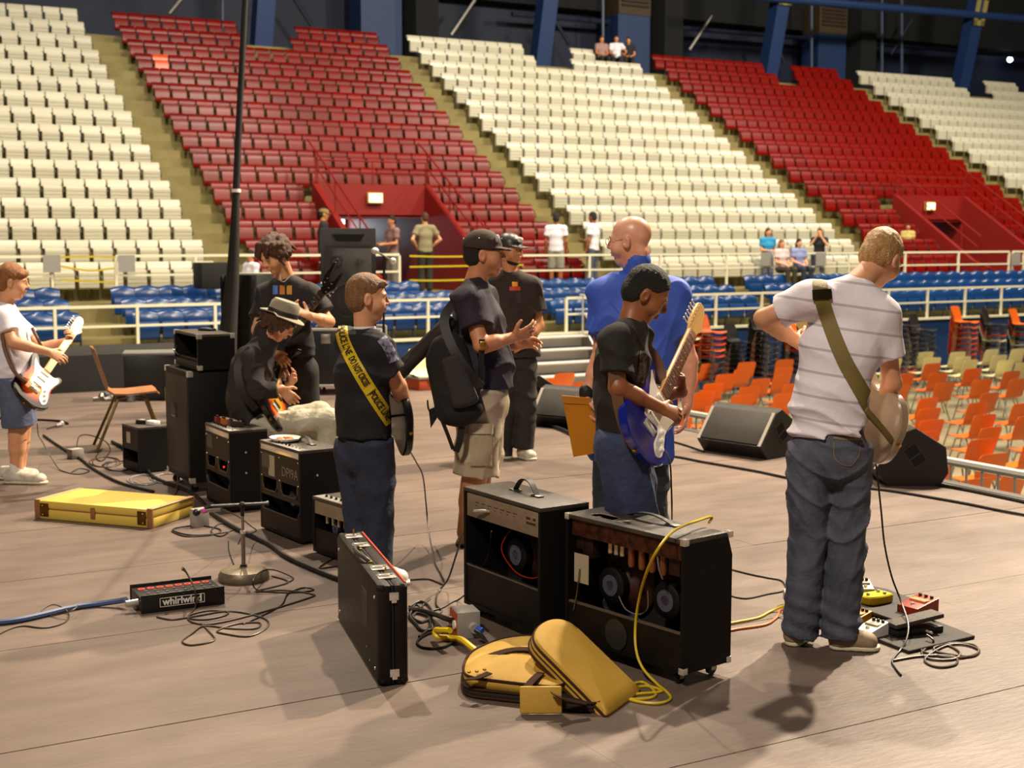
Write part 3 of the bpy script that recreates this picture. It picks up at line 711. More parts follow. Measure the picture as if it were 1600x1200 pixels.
# --- tube combo with labels, stencil and control strip
def hotrod(s, t, a_, W, D, H, label, sten):
    c, a = corner_at(s, t, a_, W, D)
    R = thing('guitar_amplifier', label, 'amplifier', c, a); z0 = .012
    cabinet(R, W, D, H, z0); xb = -W / 2
    for x in (-1, 1):
        for y in (-1, 1): mb = MB(); mb.lathe([(.016, 0), (.014, .012)], 10, Matrix.Translation((x * (W / 2 - .03), y * (D / 2 - .04), 0))); mb.build('foot', M_rubber, R)
    # upper back board with two openings cut below it: built from strips
    y0, y1 = -D / 2 + .016, D / 2 - .016
    mb = MB(); mb.box((xb + .001, y0, z0 + H * .60), (xb + .012, y1, z0 + H - .05)); mb.build('upper_back_board', M_brownb, R, False)
    ym = .02
    def opening(ya, yb, za, zb, nm):
        out = [(ya, zb), (ya, za + .03), (ya + .025, za), (yb - .025, za), (yb, za + .03), (yb, zb)]
        mb = MB(); mb.tube([(xb, p[0], p[1]) for p in out], .004, 5); mb.build(nm, mat('board_edge', '#56463a', .5), R)
    mb = MB(); mb.box((xb + .001, y0, z0 + H * .45), (xb + .012, y0 + .02, z0 + H * .60)); mb.box((xb + .001, -.012, z0 + H * .45), (xb + .012, .03, z0 + H * .60)); mb.box((xb + .001, y1 - .02, z0 + H * .45), (xb + .012, y1, z0 + H * .60)); mb.box((xb + .001, y0, z0 + H * .40), (xb + .012, y1, z0 + H * .46)); mb.build('vent_bars', M_brownb, R, False)
    opening(y0 + .02, -.015, z0 + H * .46, z0 + H * .60, 'vent_rim'); opening(.03, y1 - .02, z0 + H * .46, z0 + H * .60, 'vent_rim')
    mb = MB(); mb.prism([(y0, z0 + .018), (y1, z0 + .018), (y1, z0 + .16), (y1 - .03, z0 + .12), (y0 + .03, z0 + .12), (y0, z0 + .16)], xb + .001, xb + .012, ax='x'); mb.build('lower_back_board', M_brownb, R, False)
    mb = MB(); mb.tube([(xb, y1, z0 + .16), (xb, y1 - .03, z0 + .12), (xb, y0 + .03, z0 + .12), (xb, y0, z0 + .16)], .004, 5); mb.build('board_edge', MATS['board_edge'], R)
    speaker(R, W / 2 - .05, .0, z0 + .2, .14)
    mb = MB(); mb.box((xb + .0, y0 + .0, z0 + H - .05), (xb + .06, y1, z0 + H + .002), bev=.003); mb.build('control_panel', M_chrome, R)
    for q in range(9):
        mb = MB(); mb.lathe([(.008, 0), (.007, .014)], 8, Matrix.Translation((xb + .035, -.2 + q * .045, z0 + H + .001))); mb.build('control_knob', M_plastic if q > 2 else M_chrome, R)
    strap_handle(R, z0 + H, -.02, .16, .03, x=.03)
    for x, z in ((-.02, .36), (-.02, .23)): mb = MB(); mb.lathe([(.007, 0), (.006, .003), (.001, .004)], 8, Matrix.Translation((x, -D / 2, z0 + z * H / .5)) @ Matrix.Rotation(PI / 2, 4, 'X')); mb.build('side_screw', M_chrome, R)
    for y in (y0 + .01, 0, y1 - .01):
        for z in (H - .07, H * .61): mb = MB(); mb.lathe([(.005, 0), (.004, .002)], 8, Matrix.Translation((xb, y, z0 + z)) @ Matrix.Rotation(-PI / 2, 4, 'Y')); mb.build('screw', M_chrome, R)
    mb = MB(); mb.box((xb - .0005, y1 - .12, z0 + H - .15), (xb + .001, y1 - .015, z0 + H - .065)); mb.build('label_plate', mat('label_dark', '#5b5044', .6, noise=(60, '#463c32', (1, 1, 3))), R, False)
    if sten:
        mb = MB(); mb.box((xb - .0005, .065, z0 + H - .19), (xb + .001, .145, z0 + H - .07)); mb.build('label_plate', M_paper, R, False)
        back_text('DPI9A', .078, -.135, z0 + H - .145, mat('stencil_grey', '#7d705a', .6), R, x=xb - .0006, name='stencil')
    return R
AC = hotrod(2.677, 7.073, 5.0, .252, .531, .513, 'brown-backed combo amplifier with stencilled letters and a white dish on top', True)
ADm = hotrod(2.625, 8.135, 1.0, .245, .473, .496, 'combo amplifier with effect pedals on top, behind the stencilled one', False)
o = MB(); o.sphere((-.1225, -.12, .27), .006, 8); o.build('pilot_light', mat('red_glow', '#ff2208', .4, emit=4), ADm)
# dish and pedals on top of them
R = thing('serving_dish', 'white oval dish with brown scraps lying on the stencilled amplifier', 'dish', AC.matrix_basis @ Vector((-.03, .12, .528)), .2)
mb = MB(); mb.lathe([(.045, 0), (.075, .008), (.085, .022), (.080, .022), (.07, .012), (.001, .008)], 24, Matrix.Diagonal((1, 1.25, 1, 1))); mb.build('dish_body', M_white1, R)
mb = MB()
for q in range(9): a_ = q * 2.4; mb.sphere((.035 * math.cos(a_), .045 * math.sin(a_), .014), (.014, .02, .006), 7)
o = mb.build('scraps', mat('scraps', '#a8682c', .7), R); o['kind'] = 'stuff'
def pedal(P, rz, col, w=.07, l=.12, h=.045, label='', wedge=True, name='effect_pedal', knob=3, m2=None, group=None):
    R = thing(name, label, 'pedal', P, rz, group); m = col if not isinstance(col, str) else mat('pedal_' + col[1:], col, .4)
    h0 = h * .55 if wedge else h
    mb = MB(); mb.prism([(-l / 2, 0), (l / 2, 0), (l / 2, h), (-l / 2, h0)], -w / 2, w / 2, ax='x', ins=.003); mb.build('casing', m, R)
    sl_ = (h - h0) / l
    for q in range(knob):
        x = (q - (knob - 1) / 2) * w * .28; y = l * .36
        mb = MB(); mb.lathe([(.008, 0), (.007, .012), (.002, .013)], 10, Matrix.Translation((x, y, h0 + sl_ * (y + l / 2) - .001))); mb.build('control_knob', M_plastic, R)
    y = -l * .25; zz = h0 + sl_ * (y + l / 2)
    mb = MB(); mb.lathe([(.009, 0), (.008, .008), (.001, .009)], 10, Matrix.Translation((0, y, zz - .001))); mb.build('foot_switch', M_chrome, R)
    mb = MB(); mb.box((-w * .38, -l * .05, h0 + sl_ * l * .45 + .0005), (w * .38, l * .2, h0 + sl_ * l * .7 + .0015)); mb.build('name_plate', m2 or M_paper, R, False)
    return R
tz = .512
for (x, y, col, lab) in ((-.06, .15, '#7a2015', 'small dark red effect pedal on the amplifier beside the tall speaker cabinet'), (-.05, .06, '#b9622a', 'small orange effect pedal on the amplifier beside the tall speaker cabinet'), (-.04, -.05, '#3a3230', 'small dark effect pedal on the amplifier beside the tall speaker cabinet')):
    pedal(ADm.matrix_basis @ Vector((x + .03, y, tz)), 1.5, col, .06, .1, .04, lab)
# --- tall speaker cabinet and head
W, D, H = .36, .574, .741; z0 = .07
c, a = corner_at(2.590, 8.869, -.6, W, D)
R = TC = thing('speaker_cabinet', 'tall black speaker cabinet with chrome corners on casters, under the amplifier head', 'speaker', c, a)
mb = MB(); mb.box((-W / 2, -D / 2, z0), (W / 2, D / 2, z0 + H), bev=.006); mb.build('cabinet', M_tolex, R); corners(R, W, D, H, z0, .035); casters(R, W, D, z0)
mb = MB(); mb.box((-W / 2 - .002, -D / 2 + .03, z0 + .04), (-W / 2 + .004, D / 2 - .03, z0 + H - .04), bev=.002); mb.build('back_board', mat('dark_board', '#241b15', .5), R)
mb = MB(); mb.box((-W / 2 - .006, .0, z0 + H * .55), (-W / 2 + .0, .12, z0 + H * .68), bev=.002); jp = mb.build('jack_plate', M_plastic, R); mb = MB(); mb.box((-W / 2 - .010, .02, z0 + H * .555), (-W / 2 - .006, .11, z0 + H * .57)); mb.build('plate_edge', M_steel, jp, False)
c2 = Vector((c.x + .01, c.y - .02, z0 + H + .003)); W2, D2, H2 = .25, .57, .235
R = thing('amplifier_head', 'black amplifier head with chrome corners, on top of the tall speaker cabinet', 'amplifier', c2, a); W, D, H, z0 = W2, D2, H2, .008
cabinet(R, W, D, H, z0); corners(R, W, D, H, z0, .03)
mb = MB(); mb.box((-W / 2 + .02, -D / 2 + .03, z0 + .018), (W / 2 - .05, D / 2 - .03, z0 + .07)); mb.build('chassis', mat('dark_metal', '#1c1a18', .4, .6), R, False)
mb = MB(); mb.box((-W / 2 + .002, -D / 2 + .018, z0 + .018), (-W / 2 + .01, D / 2 - .018, z0 + .05)); mb.build('rear_lip', M_brownb, R, False)
for y in (.18, .22): mb = MB(); mb.tube(catmull([(-.11, y, z0 + .06), (-.15, y, z0 + .1), (-.13, y + .02, z0 + .13)], 4), .003, 5); mb.build('plug_lead', M_steel, R)
for x in (-1, 1):
    for y in (-1, 1): mb = MB(); mb.lathe([(.015, -.003), (.014, .01)], 8, Matrix.Translation((x * .09, y * .24, 0))); mb.build('foot', M_rubber, R)
R = thing('hand_remote', 'small grey gadget lying on the amplifier head', 'gadget', c2 + Vector((.04, .05, .245)), .5); mb = MB(); mb.box((-.03, -.06, 0), (.03, .06, .015), bev=.005); mb.build('body', M_plastic, R); mb = MB(); mb.box((-.02, -.02, .015), (.02, .04, .02), bev=.002); mb.build('key_pad', M_steel, R)
# --- small practice amp
W, D, H = .226, .297, .324
c, a = corner_at(2.493, 9.811, 8, W, D)
R = AE = thing('practice_amplifier', 'small black practice amplifier behind the yellow case, gadgets on top', 'amplifier', c, a); z0 = .01
cabinet(R, W, D, H, z0)
mb = MB(); mb.box((-W / 2 + .001, -D / 2 + .016, z0 + H * .46), (-W / 2 + .01, D / 2 - .016, z0 + H - .02)); mb.build('upper_back_board', M_tolexb, R, False)
mb = MB(); mb.box((-W / 2 + .001, -D / 2 + .016, z0 + .018), (-W / 2 + .01, D / 2 - .016, z0 + H * .2)); mb.build('lower_back_board', M_tolexb, R, False)
mb = MB(); mb.box((-W / 2 - .0, .0, z0 + H * .6), (-W / 2 + .0015, .07, z0 + H * .85)); mb.build('rating_label', M_paper, R, False)
speaker(R, W / 2 - .04, 0, z0 + .13, .09)
R = thing('power_adapter', 'white adapter block on the small practice amplifier', 'adapter', AE.matrix_basis @ Vector((.04, -.06, .335)), .3); mb = MB(); mb.box((-.03, -.05, 0), (.03, .05, .03), bev=.004); mb.build('body', M_white1, R)
R = thing('tuner', 'small black tuner beside the white adapter on the practice amplifier', 'tuner', AE.matrix_basis @ Vector((.0, .04, .335)), .8); mb = MB(); mb.box((-.03, -.04, 0), (.03, .04, .03), bev=.004); mb.build('body', M_plastic, R); mb = MB(); mb.box((-.02, -.02, .03), (.02, .02, .032)); mb.build('display', M_paper, R, False)
# --- small combo behind the boy's legs
c = G(540, 868); R = thing('guitar_amplifier', 'small combo amplifier with chrome top panel, half hidden behind the yellow-strap boy', 'amplifier', c, .15)
W, D, H = .20, .34, .30; z0 = .01
cabinet(R, W, D, H, z0)
mb = MB(); mb.box((-W / 2 + .003, -D / 2 + .02, z0 + H - .09), (W / 2 - .06, D / 2 - .02, z0 + H - .02)); mb.build('chassis', M_panel, R, False)
for q in range(4): mb = MB(); mb.lathe([(.01, 0), (.01, -.05), (.003, -.055)], 8, Matrix.Translation((-.06, -.1 + q * .06, z0 + H - .09))); mb.build('vacuum_tube', M_tube, R)
mb = MB(); mb.box((-W / 2 + .003, -D / 2 + .018, z0 + .018), (-W / 2 + .012, D / 2 - .018, z0 + .13)); mb.build('back_board', M_tolexb, R, False)
speaker(R, W / 2 - .04, 0, z0 + .14, .09)
mb = MB(); mb.box((-W / 2, -D / 2 + .02, z0 + H), (-W / 2 + .07, D / 2 - .02, z0 + H + .004)); mb.build('control_panel', M_chrome, R)
for q in range(5): mb = MB(); mb.lathe([(.008, 0), (.007, .013)], 8, Matrix.Translation((-W / 2 + .035, -.12 + q * .05, z0 + H + .003))); mb.build('control_knob', M_plastic, R)

# ================================================================== cases
W, D, H = .117, .965, .393
c, a = corner_at(2.061, 4.652, -13.3, W, D)
R = thing('instrument_case', 'black flat guitar case standing on its edge, silver latches along the top', 'case', c, a)
for sgn, nm in ((-1, 'case_shell'), (1, 'case_lid')):
    mb = MB(); xs = (-W / 2, -.003) if sgn < 0 else (.003 - .0, W / 2); mb.box((xs[0], -D / 2, 0), (xs[1], D / 2, H), bev=.016); mb.build(nm, M_tolexb, R)
mb = MB(); mb.box((-.004, -D / 2 + .006, .006), (.004, D / 2 - .006, H - .004)); mb.build('valance', M_gap, R, False)
mb = MB(); mb.tube([(W / 2 - .006, -D / 2 + .02, H + .0005), (W / 2 - .006, D / 2 - .02, H + .0005)], .004, 6); mb.build('red_trim', mat('trim_red', '#d8462a', .5), R)
for y in (-.36, -.22, .2, .38):
    mb = MB(); mb.box((-.036, y - .028, H), (.036, y + .028, H + .004), bev=.001); L_ = mb.build('latch', M_chrome, R)
    mb = MB(); mb.box((-.03, y - .006, H + .004), (.012, y + .010, H + .012), bev=.002); mb.tube([(-.034, y + .018, H + .008), (.03, y + .018, H + .008)], .004, 6); mb.build('latch_hasp', M_chrome, L_)
for y in (-.34, .38):
    mb = MB(); mb.box((-.003, y - .003, H + .01), (.003, y + .003, H + .034)); mb.build('latch_key', M_brass, R, False)
mb = MB(); mb.tube(catmull([(-.02, -.11, H + .004), (-.035, -.10, H + .018), (-.052, -.04, H + .024), (-.052, .06, H + .024), (-.035, .12, H + .018), (-.02, .13, H + .004)], 5), [.006] * 26, 8) if False else mb.tube(catmull([(-.02, -.11, H + .004), (-.035, -.10, H + .018), (-.052, -.04, H + .024), (-.052, .06, H + .024), (-.035, .12, H + .018), (-.02, .13, H + .004)], 5), .009, 8)
mb.build('carry_handle', mat('handle_brown', '#3a2e27', .5), R)
for y in (-.11, .13): mb = MB(); mb.box((-.03, y - .012, H), (-.01, y + .012, H + .008), bev=.002); mb.build('handle_mount', M_brass, R)
for z in (.035, H - .06):
    mb = MB(); mb.box((-.014, -D / 2 - .004, z), (.022, -D / 2, z + .03), bev=.001); mb.box((-.006, -D / 2 - .006, z - .01), (.014, -D / 2, z), bev=.001); mb.build('hinge_clasp', M_chrome, R)
for y in (-1, 1):
    for z in (0, 1):
        for x in (-1, 1):
            mb = MB(); mb.sphere((x * (W / 2 - .02), y * (D / 2 - .018), z * (H - .036) + .018), (.0225, .021, .021), 10); mb.build('corner_guard', M_tolex, R)
for y in (-.42, .42):
    for z in (.055, H - .06): mb = MB(); mb.sphere((-W / 2 - .001, y, z), (.004, .007, .007), 8); mb.build('case_stud', M_chrome, R)
mb = MB(); mb.box((-W / 2 - .0012, -.26, .17), (-W / 2 + .001, -.14, .31)); mb.build('worn_sticker', mat('sticker_worn', '#4a3c2e', .6, noise=(40, '#2e251d')), R, False)
for y, z in ((-.30, .05), (-.23, .085)): mb = MB(); mb.sphere((-W / 2 - .0005, y, z), (.002, .004, .004), 6); mb.build('scuff_dot', M_paper, R)
# yellow tweed case lying flat
W, D, H = .43, .84, .115
c, a = corner_at(2.075, 7.905, 39.5, W, D)
M_tw = mat('yellow_tweed', '#d9bf58', .5, noise=(260, '#c9ab44', (1, 1, 1), .3)); M_twt = mat('leather_brown', '#8a5f34', .45)
R = thing('instrument_case', 'yellow tweed guitar case lying flat, brown leather ends', 'case', c, a)
mb = MB(); mb.box((-W / 2, -D / 2, 0), (W / 2, D / 2, H * .55), bev=.012); mb.build('case_bottom', M_tw, R)
mb = MB(); mb.box((-W / 2, -D / 2, H * .57), (W / 2, D / 2, H), bev=.012); mb.build('case_lid', M_tw, R)
mb = MB(); mb.box((-W / 2 + .004, -D / 2 + .004, H * .5), (W / 2 - .004, D / 2 - .004, H * .62)); mb.build('valance', M_twt, R, False)
for y in (-1, 1):
    for z, nm in ((0, 1), (H * .0, 2)):
        pass
    mb = MB(); ye = y * D / 2
    mb.box((-W / 2 - .003, ye - y * .035, -.0 + .001), (-W / 2 + .012, ye + y * .003, H + .003), bev=.002); mb.box((W / 2 - .012, ye - y * .035, .001), (W / 2 + .003, ye + y * .003, H + .003), bev=.002); mb.build('leather_corner', M_twt, R)
    mb = MB(); mb.box((-W / 2 + .01, ye - y * .032, H - .002), (W / 2 - .01, ye + y * .004, H + .003), bev=.001); mb.build('leather_edge', mat('leather_pale', '#c7a27c', .35), R)
    mb = MB(); mb.box((-W / 2 - .006, y * (D / 2 - .07) - .03, .02), (-W / 2 - .001, y * (D / 2 - .07) + .03, H - .015), bev=.001); L_ = mb.build('latch', mat('latch_bronze', '#6b4a1c', .4, .8), R)
    for z in (.03, H - .03): mb = MB(); mb.sphere((-W / 2 - .006, y * (D / 2 - .06), z), .006, 8); mb.build('latch_stud', M_brass, L_)
mb = MB(); mb.box((-W / 2 - .006, -.02, .03), (-W / 2 - .001, .012, H - .02), bev=.001); mb.sphere((-W / 2 - .004, -.004, H - .02), .006, 8); mb.build('middle_latch', M_twt, R)
# ================================================================== snake box
W, D, H = .385, .225, .085
c, a = corner_at(1.543, 6.112, -2.0, W, D)
R = thing('stage_box', 'black audio stage box with white boxed lettering and red-ringed sockets', 'stage box', c, a)
M_sb = mat('stage_box_black', '#141210', .45)
mb = MB(); mb.box((-W / 2 + .004, -D / 2 + .006, .004), (W / 2 - .004, D / 2 - .006, H - .016), bev=.002); mb.build('chassis', M_sb, R)
for y in (-1, 1):
    mb = MB(); mb.box((-W / 2, y * D / 2 - .004, 0), (W / 2, y * D / 2 + .004, H), bev=.0035); mb.build('side_plate', M_sb, R)
M_rr = mat('socket_red', '#d3402a', .45)
for i in range(8):
    x = -W / 2 + .042 + i * .043
    mb = MB(); mb.lathe([(.017, 0), (.017, .003), (.008, .003), (.008, .0005)], 14, Matrix.Translation((x, .062, H - .016))); mb.build('socket_ring', M_rr, R)
    mb = MB(); mb.lathe([(.008, 0), (.008, .0015)], 10, Matrix.Translation((x, .062, H - .016))); mb.build('socket_hole', M_gap, R)
    for y in (.012, -.036): mb = MB(); mb.lathe([(.007, 0), (.007, .004), (.003, .004)], 8, Matrix.Translation((x + .01, y, H - .016))); mb.build('small_socket', M_steel, R)
def plate_text(R, body, size, x, z, y, m, sx=1.0, bold=True, name='lettering'):
    me = text_mesh(body, size, m, bold=bold, name=name); o = link(name, me, R); o.matrix_local = Matrix.Translation((x, y, z)) @ Matrix.Rotation(PI / 2, 4, 'X') @ Matrix.Diagonal((sx, 1, 1, 1)); return o
yf = -D / 2 - .004
plate_text(R, 'whirlwind', .046, -.005, .044, yf - .0008, M_white1, .98)
mb = MB(); x0, x1, z1, z2 = -.108, .098, .022, .064
for q in ((x0, z1, x1, z1 + .0025), (x0, z2 - .0025, x1, z2), (x0, z1, x0 + .0025, z2), (x1 - .0025, z1, x1, z2)): mb.box((q[0], yf - .001, q[1]), (q[2], yf, q[3]))
mb.build('lettering_frame', M_white1, R, False)
for x in (-.15, .15, 0): mb = MB(); mb.sphere((x, yf, .074), .003, 6); mb.build('screw', M_steel, R)
mb = MB(); mb.tube([(-W / 2, -.055, .042), (-W / 2 - .055, -.058, .040)], .016, 12); mb.build('multipin_connector', M_chrome, R)
mb = MB(); mb.tube([(W / 2, -.02, .05), (W / 2 + .012, -.02, .05)], .007, 8); mb.build('side_stud', M_plastic, R)
SBX = c + Vector((-W / 2 - .055, -.055, .04))
# ================================================================== round base microphone stand
P = G(381, 905)
R = thing('microphone_stand', 'short microphone stand with heavy round bronze base and sideways boom', 'stand', P)
M_base = mat('bronze_base', '#6a5f4e', .45, .35, noise=(30, '#7d6f58'))
mb = MB(); mb.lathe([(.122, 0), (.126, .008), (.125, .028), (.112, .048), (.09, .056), (.02, .060), (.018, .066)], 32); mb.build('base', M_base, R)
mb = MB(); mb.tube([(0, 0, .06), (0, 0, .075)], .017, 12); mb.build('base_collar', M_rubber, R)
mb = MB(); mb.tube([(0, 0, .07), (0, 0, .235)], .0105, 12); mb.build('lower_tube', M_steel, R)
mb = MB(); mb.tube([(0, 0, .232), (0, 0, .246)], .0135, 12); mb.build('clutch', M_chrome, R)
mb = MB(); mb.tube([(0, 0, .24), (0, 0, .33)], .007, 10); mb.build('upper_tube', M_steel, R)
mb = MB(); mb.tube([(0, 0, .32), (0, 0, .375)], .010, 10); mb.sphere((0, 0, .375), .018, 10); mb.build('boom_clamp', M_rubber, R)
rt = Vector((ca, -sa, 0)); fw = Vector((sa, ca, 0))
A = rt * .125 + Vector((0, 0, .385)) + fw * .0; B = rt * -.155 + Vector((0, 0, .37))
mb = MB(); mb.tube([A, B], .0075, 8); mb.tube([A - rt * .004, A + rt * .006], .011, 8); mb.build('boom_arm', M_plastic, R)
mb = MB(); mb.tube([B, B - rt * .03 + Vector((0, 0, -.01))], .011, 8); mb.build('mic_clip', M_plastic, R)
E1 = YY(325, 797, yof(P)); E0 = YY(345, 796, yof(P)); E2 = YY(306, 801, yof(P))
R2 = thing('microphone', 'silver microphone with pink tape held at the end of the short boom', 'microphone', E1)
mb = MB(); mb.tube([E0 - E1, Vector((0, 0, 0)), (E2 - E1) * .6], [.009, .011, .012], 10); mb.build('body', M_steel, R2)
mb = MB(); mb.tube([(E2 - E1) * .10, (E2 - E1) * .4], .0135, 10); mb.build('pink_tape', mat('tape_pink', '#d84fa8', .5), R2)
mb = MB(); mb.sphere((E2 - E1) * .95, .019, 12); mb.build('grille_head', mat('mic_mesh', '#3a3a3a', .4, .7), R2)
# ================================================================== power boxes
def power_box(P, rz, w_, d_, h_, label, face=True, blue=True):
    R = thing('power_box', label, 'electrical box', P, rz)
    m = mat('box_grey', '#9a958c', .5)
    mb = MB(); mb.box((-w_ / 2, -d_ / 2, 0), (w_ / 2, d_ / 2, h_), bev=.003); mb.build('housing', m, R)
    if face:
        mb = MB(); mb.box((-w_ / 2 - .003, -d_ / 2 + .004, .004), (-w_ / 2, d_ / 2 - .004, h_ - .004)); mb.build('socket_plate', mat('plate_orange', '#b4552a', .5), R, False)
        for y in (-.03, .03): mb = MB(); mb.lathe([(.02, 0), (.02, .008), (.012, .009)], 14, Matrix.Translation((-w_ / 2 - .003, y, h_ / 2)) @ Matrix.Rotation(-PI / 2, 4, 'Y')); mb.build('socket', M_white1, R)
    return R
PB = power_box(G(727, 992), math.radians(-12), .10, .12, .115, 'grey metal power box with orange socket plate beside the open amplifiers')
mb = MB(); mb.tube([(.02, -.06, .05), (.02, -.085, .048)], .022, 12); mb.build('cable_gland', M_chrome, PB)
mb = MB(); mb.tube([(.03, -.085, .05), (.045, -.11, .045)], .013, 10); mb.build('blue_plug', mat('plug_blue', '#3a66c8', .4), PB)
power_box(G(312, 822), .2, .09, .07, .105, 'pale grey power box behind the end of the yellow case', face=False)
power_box(G(118, 716), .3, .10, .08, .075, 'pale grey power box on the deck between boy in white and brown chair', face=False)
# ================================================================== monitors
def wedge(P, rz, label, L=.62, sc=1.0, hp=True):
    """face looks toward +x local tilted up; long along y"""
    R = thing('floor_monitor', label, 'speaker', P, rz)
    prf = [(-.17, 0), (.15, 0), (.23, .10), (.06, .335), (-.01, .36), (-.20, .24), (-.22, .08)]
    prf = [(x * sc, z * sc) for x, z in prf]
    mb = MB(); mb.prism(prf, -L / 2, L / 2, ax='y', ins=.006); mb.build('cabinet', mat('monitor_paint', '#1b1816', .5, bump=(120, .3)), R)
    a = Vector((.23 * sc, 0, .10 * sc)); b = Vector((.06 * sc, 0, .335 * sc)); d = (b - a).normalized(); n = Vector((d.z, 0, -d.x))
    M_ = Matrix.Translation(a) @ Matrix((( d.x, 0, n.x, 0), (0, 1, 0, 0), (d.z, 0, n.z, 0), (0, 0, 0, 1)))
    ln = (b - a).length
    mb = MB(); mb.box((.015, -L / 2 + .035, -.002), (ln - .01, L / 2 - .035, .008), M_, bev=.002); mb.build('grille', mat('monitor_grille', '#2c2722', .6, noise=(9, '#39332c'), bump=(400, .4)), R)
    for s_ in (-1, 1): mb = MB(); mb.box((.004, s_ * (L / 2 - .005), -.001), (ln - .002, s_ * (L / 2 - .036), .004), M_); mb.build('edge_strip', mat('edge_grey', '#b8b0a4', .4), R, False)
    for s_ in (-1, 1):
        y = s_ * L / 2; Mh = Matrix.Translation((-.01 * sc, y, .19 * sc)) @ Matrix.Rotation(-.93, 4, 'Y')
        for (x0, z0_, x1, z1_) in ((-.08, -.055, .08, -.045), (-.08, .045, .08, .055), (-.08, -.055, -.07, .055), (.07, -.055, .08, .055), (-.012, -.05, .0, .05)):
            mb = MB(); mb.box((x0, -.004, z0_), (x1, .004, z1_), Mh); mb.build('handle_rim', mat('rim_dark', '#2a2521', .4), R, False)
        mb = MB(); mb.box((-.07, -.002, -.045), (.07, .002, .045), Mh); mb.build('handle_recess', M_in, R, False)
    return R
wedge(Vector((6.92, 8.42, 0)), math.radians(192), 'black wedge floor monitor with grey-edged grille facing the stage', L=.64, sc=1.05)
wedge(G(1415, 752) + Vector((.05, .1, 0)), math.radians(150), 'black wedge floor monitor seen end-on beyond the kid in the striped shirt', L=.60, sc=1.12)
wedge(G(905, 668) + Vector((.0, .1, 0)), math.radians(205), 'black wedge floor monitor half hidden behind the orange envelope', L=.62, sc=1.0)
wedge(G(832, 648), math.radians(170), 'black angled speaker wedge beside the man in the grey cap', L=.3, sc=1.1)
# ================================================================== PA speakers, drape mast, flight case
P = G(535, 612); Y0 = yof(P)
def pxbox(u0, u1, v0, v1, Y):   # width, z range of an upright thing seen at ground distance Y
    a = YY(u0, v0, Y); b = YY(u1, v1, Y); return (b - a).xy.length, min(a.z, b.z), max(a.z, b.z), (a + b) / 2
w_, zb, zt_, cc = pxbox(490, 600, 512, 604, Y0)
R = thing('flight_case', 'black road case with aluminium edges on casters, under the loudspeaker', 'case', (cc.x, cc.y, 0), -.50)
mb = MB(); mb.box((-w_ / 2, -.3, .10), (w_ / 2, .3, zt_), bev=.006); mb.build('case_body', mat('case_laminate', '#16181a', .4), R)
for x in (-1, 1):
    for y in (-1, 1): mb = MB(); mb.box((x * w_ / 2 - .014, y * .3 - .014, .10), (x * w_ / 2 + .014, y * .3 + .014, zt_ + .004), bev=.003); mb.build('corner_extrusion', M_alu, R)
for z in (.10, zt_):
    for y in (-1, 1): mb = MB(); mb.box((-w_ / 2, y * .3 - .014, z - .014), (w_ / 2, y * .3 + .014, z + .014), bev=.003); mb.build('edge_extrusion', M_alu, R)
for x in (-1, 1):
    mb = MB(); mb.box((x * w_ * .28 - .05, -.31, zt_ - .15), (x * w_ * .28 + .05, -.302, zt_ - .05), bev=.002); mb.build('butterfly_latch', M_steel, R)
    for y in (-1, 1): mb = MB(); mb.lathe([(.01, -.016), (.047, -.014), (.047, .014), (.01, .016)], 14, Matrix.Translation((x * (w_ / 2 - .08), y * .22, .048)) @ Matrix.Rotation(PI / 2, 4, 'Y')); mb.box((x * (w_ / 2 - .08) - .03, y * .22 - .03, .085), (x * (w_ / 2 - .08) + .03, y * .22 + .03, .10)); mb.build('caster', M_rubber, R)
def pa(P, rz, w_, d_, h_, label):
    R = thing('loudspeaker', label, 'speaker', P, rz)
    mb = MB(); mb.prism([(-w_ / 2, -d_ / 2), (w_ / 2, -d_ / 2), (w_ * .36, d_ / 2), (-w_ * .36, d_ / 2)], 0, h_, ins=.008); mb.build('cabinet', mat('speaker_paint', '#141412', .5, bump=(150, .3)), R)
    mb = MB(); mb.box((-w_ * .42, -d_ / 2 - .006, h_ * .035), (w_ * .42, -d_ / 2 + .002, h_ * .80), bev=.004); mb.build('grille', mat('speaker_grille', '#1d1c19', .55, bump=(500, .5)), R)
    mb = MB(); mb.box((-w_ * .42, -d_ / 2 - .008, h_ * .815), (w_ * .42, -d_ / 2 - .002, h_ * .83)); mb.build('trim_strip', mat('strip_dark', '#2c2b27', .4), R, False)
    mb = MB(); mb.prism([(-w_ * .30, h_ * .94), (w_ * .30, h_ * .94), (w_ * .22, h_ * .87), (-w_ * .22, h_ * .87)], -d_ / 2 - .007, -d_ / 2, ax='y'); mb.build('horn_mouth', M_in, R, False)
    for (x, z, r) in ((-.2, .68, .11), (.2, .66, .07), (0, .28, .33)):
        mb = MB(); mb.lathe([(r * w_, .001), (r * w_, .006), (r * w_ * .88, .008), (r * w_ * .88, .001)], 28, Matrix.Translation((x * w_, -d_ / 2 - .004, z * h_)) @ Matrix.Rotation(PI / 2, 4, 'X')); c_ = mb.build('driver_ring', mat('ring_grey', '#262420', .4), R)
        mb = MB(); mb.sphere((x * w_, -d_ / 2 - .006, z * h_), (r * w_ * .3, .012, r * w_ * .3), 12); mb.build('dust_cap', mat('cap_grey', '#33302a', .4), c_)
    return R
w2, zb2, zt2, c3 = pxbox(505, 590, 356, 512, Y0)
R = pa((c3.x, c3.y, zt_ + .015), -.50, w2 * 1.02, .42, zt2 - zt_ - .02, 'large black loudspeaker standing on the road case')
mb = MB(); mb.box((-w2 * .5 - .01, -.2, (zt2 - zt_) * .78), (-w2 * .5 + .01, -.16, (zt2 - zt_) * .93), bev=.003); mb.build('side_bracket', M_steel, R)
Ym = 13.2
